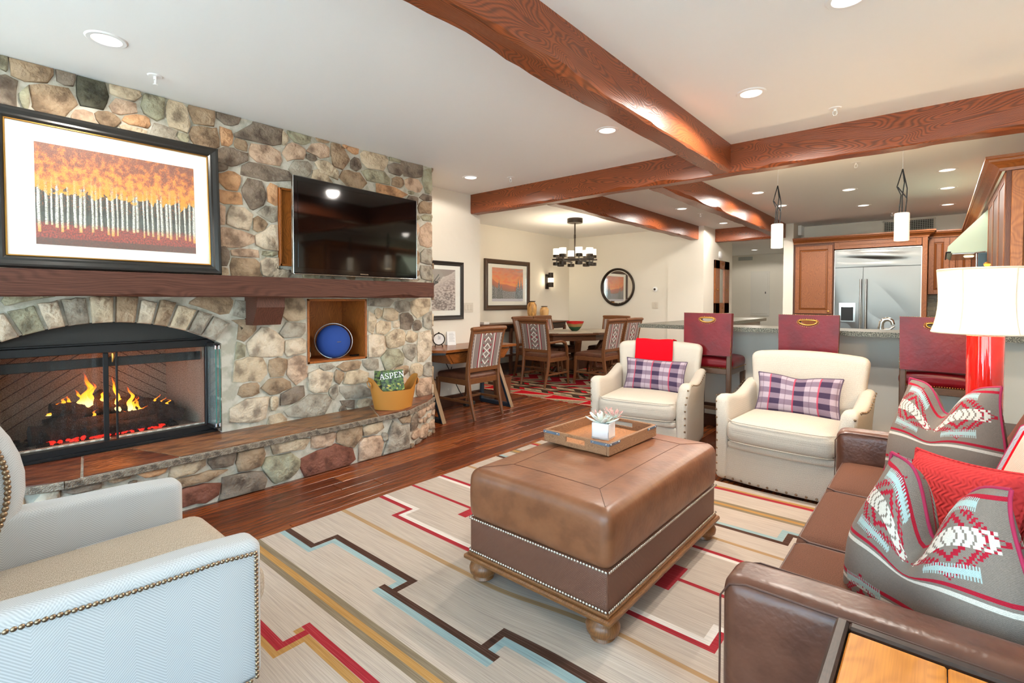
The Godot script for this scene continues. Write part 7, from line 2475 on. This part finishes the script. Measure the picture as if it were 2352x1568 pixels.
		part("cover", cv, tex(mat(Color.WHITE, 0.3), cover_texture(40 + i, g[4]), Vector3.ONE), m)
		if g[2] != "":
			var tt := TextMesh.new()
			tt.text = g[2]
			var sf := SystemFont.new()
			sf.font_names = PackedStringArray(["Droid Serif"])
			tt.font = sf
			tt.font_size = 48
			tt.pixel_size = 0.0014
			tt.depth = 0.001
			var o := part("title", tt, M.white, m)
			o.position = V(0.0 if g[2] != "P" else 0.05, 0.195, 0.006)
	# framed pictures, switch plates
	framed("framed_picture", "black framed sepia photograph of a skier over a snowy slope, above the desk", "picture", V(-4.497, 1.06, -3.40), V(0, 0, -1), Vector3.UP, 0.885, 0.70, 0.05, 0.03, M.frame_flat, null, M.ski, Rect2(0.15, 0.16, 0.70, 0.70))
	framed("framed_picture", "brown framed print of an orange sunset over snowy firs on the dining wall", "picture", V(-6.055, 1.118, -6.29), V(0, 0, -1), Vector3.UP, 1.255, 0.91, 0.075, 0.035, M.frame_brown, M.frame_flat, M.sunset, Rect2(0.155, 0.17, 0.69, 0.67))
	var sw := thing("light_switch", "pale triple light switch plate on the wall behind the desk", "light switch", V(-4.495, 1.203, -4.385), PI / 2)
	part("plate", box1(V(0, 0, 0.002), V(0.165, 0.115, 0.006), 0.002), M.plate, sw)
	for i in 3: part("rocker", box1(V(-0.05 + 0.05 * i, 0, 0.006), V(0.032, 0.066, 0.006), 0.002), M.plate, sw)
	var s2 := thing("light_switch", "small switch plate right of the round mirror", "light switch", V(-4.09, 1.2, -8.935))
	part("plate", box1(V(0, 0, 0.002), V(0.115, 0.115, 0.006), 0.002), M.plate, s2)
	for i in 2: part("rocker", box1(V(-0.025 + 0.05 * i, 0, 0.006), V(0.032, 0.066, 0.006), 0.002), M.plate, s2)
	var th := thing("thermostat", "round white thermostat with dark face right of the round mirror", "thermostat", V(-4.09, 1.505, -8.935))
	var tb := MB.new()
	tb.xf = Transform3D(Basis(Vector3.RIGHT, PI / 2), Vector3.ZERO)
	tb.lathe([Vector2(0.048, 0.0), Vector2(0.046, 0.02), Vector2(0.03, 0.028), Vector2(0.0, 0.028)], 24)
	part("ring", tb, M.white, th)
	var td := MB.new()
	td.xf = Transform3D(Basis(Vector3.RIGHT, PI / 2), V(0, 0, 0.028))
	td.lathe([Vector2(0.022, 0.0), Vector2(0.02, 0.003), Vector2(0.0, 0.003)], 18)
	part("dial", td, M.bronze, th)
	# round mirror
	var mi := thing("round_mirror", "round mirror with dark rim on the far dining wall", "mirror", V(-4.885, 1.56, -8.935))
	var rim := MB.new()
	var mp := []
	for i in 65: mp.append(V(cos(TAU * i / 64.0) * 0.358, sin(TAU * i / 64.0) * 0.358, 0.02))
	rim.tube(mp, 0.022, 10, false)
	part("rim", rim, M.bronze, mi)
	var gl := MB.new()
	gl.xf = Transform3D(Basis(Vector3.RIGHT, PI / 2), V(0, 0, 0.012))
	gl.lathe([Vector2(0.345, 0.0), Vector2(0.32, 0.004), Vector2(0.0, 0.004)], 48, Vector3.ZERO, 0.5)
	part("glass", gl, M.mirror, mi)
	# sconce
	var sc := thing("wall_sconce", "dark bronze wall sconce with glowing white glass beside the sunset picture", "wall lamp", V(-6.058, 1.70, -8.15), PI / 2)
	part("back_plate", box1(V(-0.02, -0.03, 0.01), V(0.10, 0.30, 0.02), 0.004), M.bronze, sc)
	var cu := MB.new()
	cu.lathe([Vector2(0.0, -0.14), Vector2(0.055, -0.14), Vector2(0.055, -0.045), Vector2(0.0, -0.045)], 20, V(0.0, 0, 0.09)); cu.lathe([Vector2(0.0, 0.045), Vector2(0.05, 0.045), Vector2(0.05, 0.15), Vector2(0.0, 0.15)], 20, V(0.0, 0, 0.09)); cu.box(V(0, -0.06, 0.04), V(0.03, 0.03, 0.06), 0.002)
	part("metal_cup", cu, M.bronze, sc)
	var sg := MB.new()
	sg.lathe([Vector2(0.0, -0.045), Vector2(0.06, -0.045), Vector2(0.06, 0.045), Vector2(0.0, 0.045)], 24, V(0.0, 0, 0.09))
	part("glass_shade", sg, M.chandelier_glass, sc)
	var om := OmniLight3D.new()
	om.name = "light"
	om.position = V(0, 0.0, 0.09)
	om.light_color = Color(1.0, 0.93, 0.8)
	om.light_energy = 0.12
	om.light_size = 0.04
	om.omni_range = 6.0
	om.omni_attenuation = 2.0
	om.shadow_enabled = true
	sc.add_child(om)
	# hall
	var hm := thing("hall_mirror", "tall wood framed mirror with small brass clips on the hall wall", "mirror", V(-3.165, 1.05, -9.42), PI / 2)
	var w2 := 0.80
	var h2 := 1.0
	var f2 := MB.new()
	for q in [[V(w2 / 2, 0.10, 0.015), V(w2, 0.2, 0.03)], [V(w2 / 2, h2 - 0.08, 0.015), V(w2, 0.16, 0.03)], [V(0.12, h2 / 2, 0.015), V(0.24, h2, 0.03)], [V(w2 - 0.14, h2 / 2, 0.015), V(0.28, h2, 0.03)]]: f2.box(q[0], q[1], 0.004)
	part("frame", f2, M.desk_wood, hm)
	part("glass", box1(V(w2 / 2, h2 / 2, 0.01), V(0.4, 0.75, 0.004), 0.0), M.mirror, hm)
	var ck := MB.new()
	for q in [V(0.12, 0.45, 0.03), V(w2 - 0.14, 0.45, 0.03), V(w2 / 2, 0.94, 0.03), V(w2 / 2, 0.1, 0.03)]: ck.dome(q, V(0, 0, 1), 0.02, 0.012)
	part("brass_clip", ck, M.brass, hm)
	var sd := thing("smoke_detector", "round white smoke detector above the wood framed hall mirror", "smoke detector", V(-3.168, 2.16, -9.72), PI / 2)
	var sb := MB.new()
	sb.xf = Transform3D(Basis(Vector3.RIGHT, PI / 2), Vector3.ZERO)
	sb.lathe([Vector2(0.07, 0.0), Vector2(0.068, 0.03), Vector2(0.045, 0.042), Vector2(0.0, 0.045)], 24)
	part("body", sb, M.white, sd)
	var ep := thing("breaker_panel", "flush white breaker panel door on the hall end wall", "panel", V(-3.40, 1.47, -13.49))
	part("trim", box1(V(0, 0, 0), V(0.44, 1.12, 0.012), 0.002), M.panel_white, ep)
	part("door", box1(V(0, 0, 0.008), V(0.36, 1.02, 0.01), 0.003), M.panel_white, ep)
	part("latch", box1(V(0.13, 0.02, 0.015), V(0.02, 0.05, 0.008), 0.002), M.black, ep)
	var hv := thing("hall_vent", "small grey vent high on the hall end wall", "vent", V(-3.75, 2.36, -13.49))
	part("frame", box1(V(0, 0, 0), V(0.34, 0.09, 0.012), 0.002), M.vent, hv)
	for i in 6: part("slat", box1(V(-0.125 + 0.05 * i, 0, 0.008), V(0.012, 0.07, 0.006), 0.001), M.print_grey, hv)
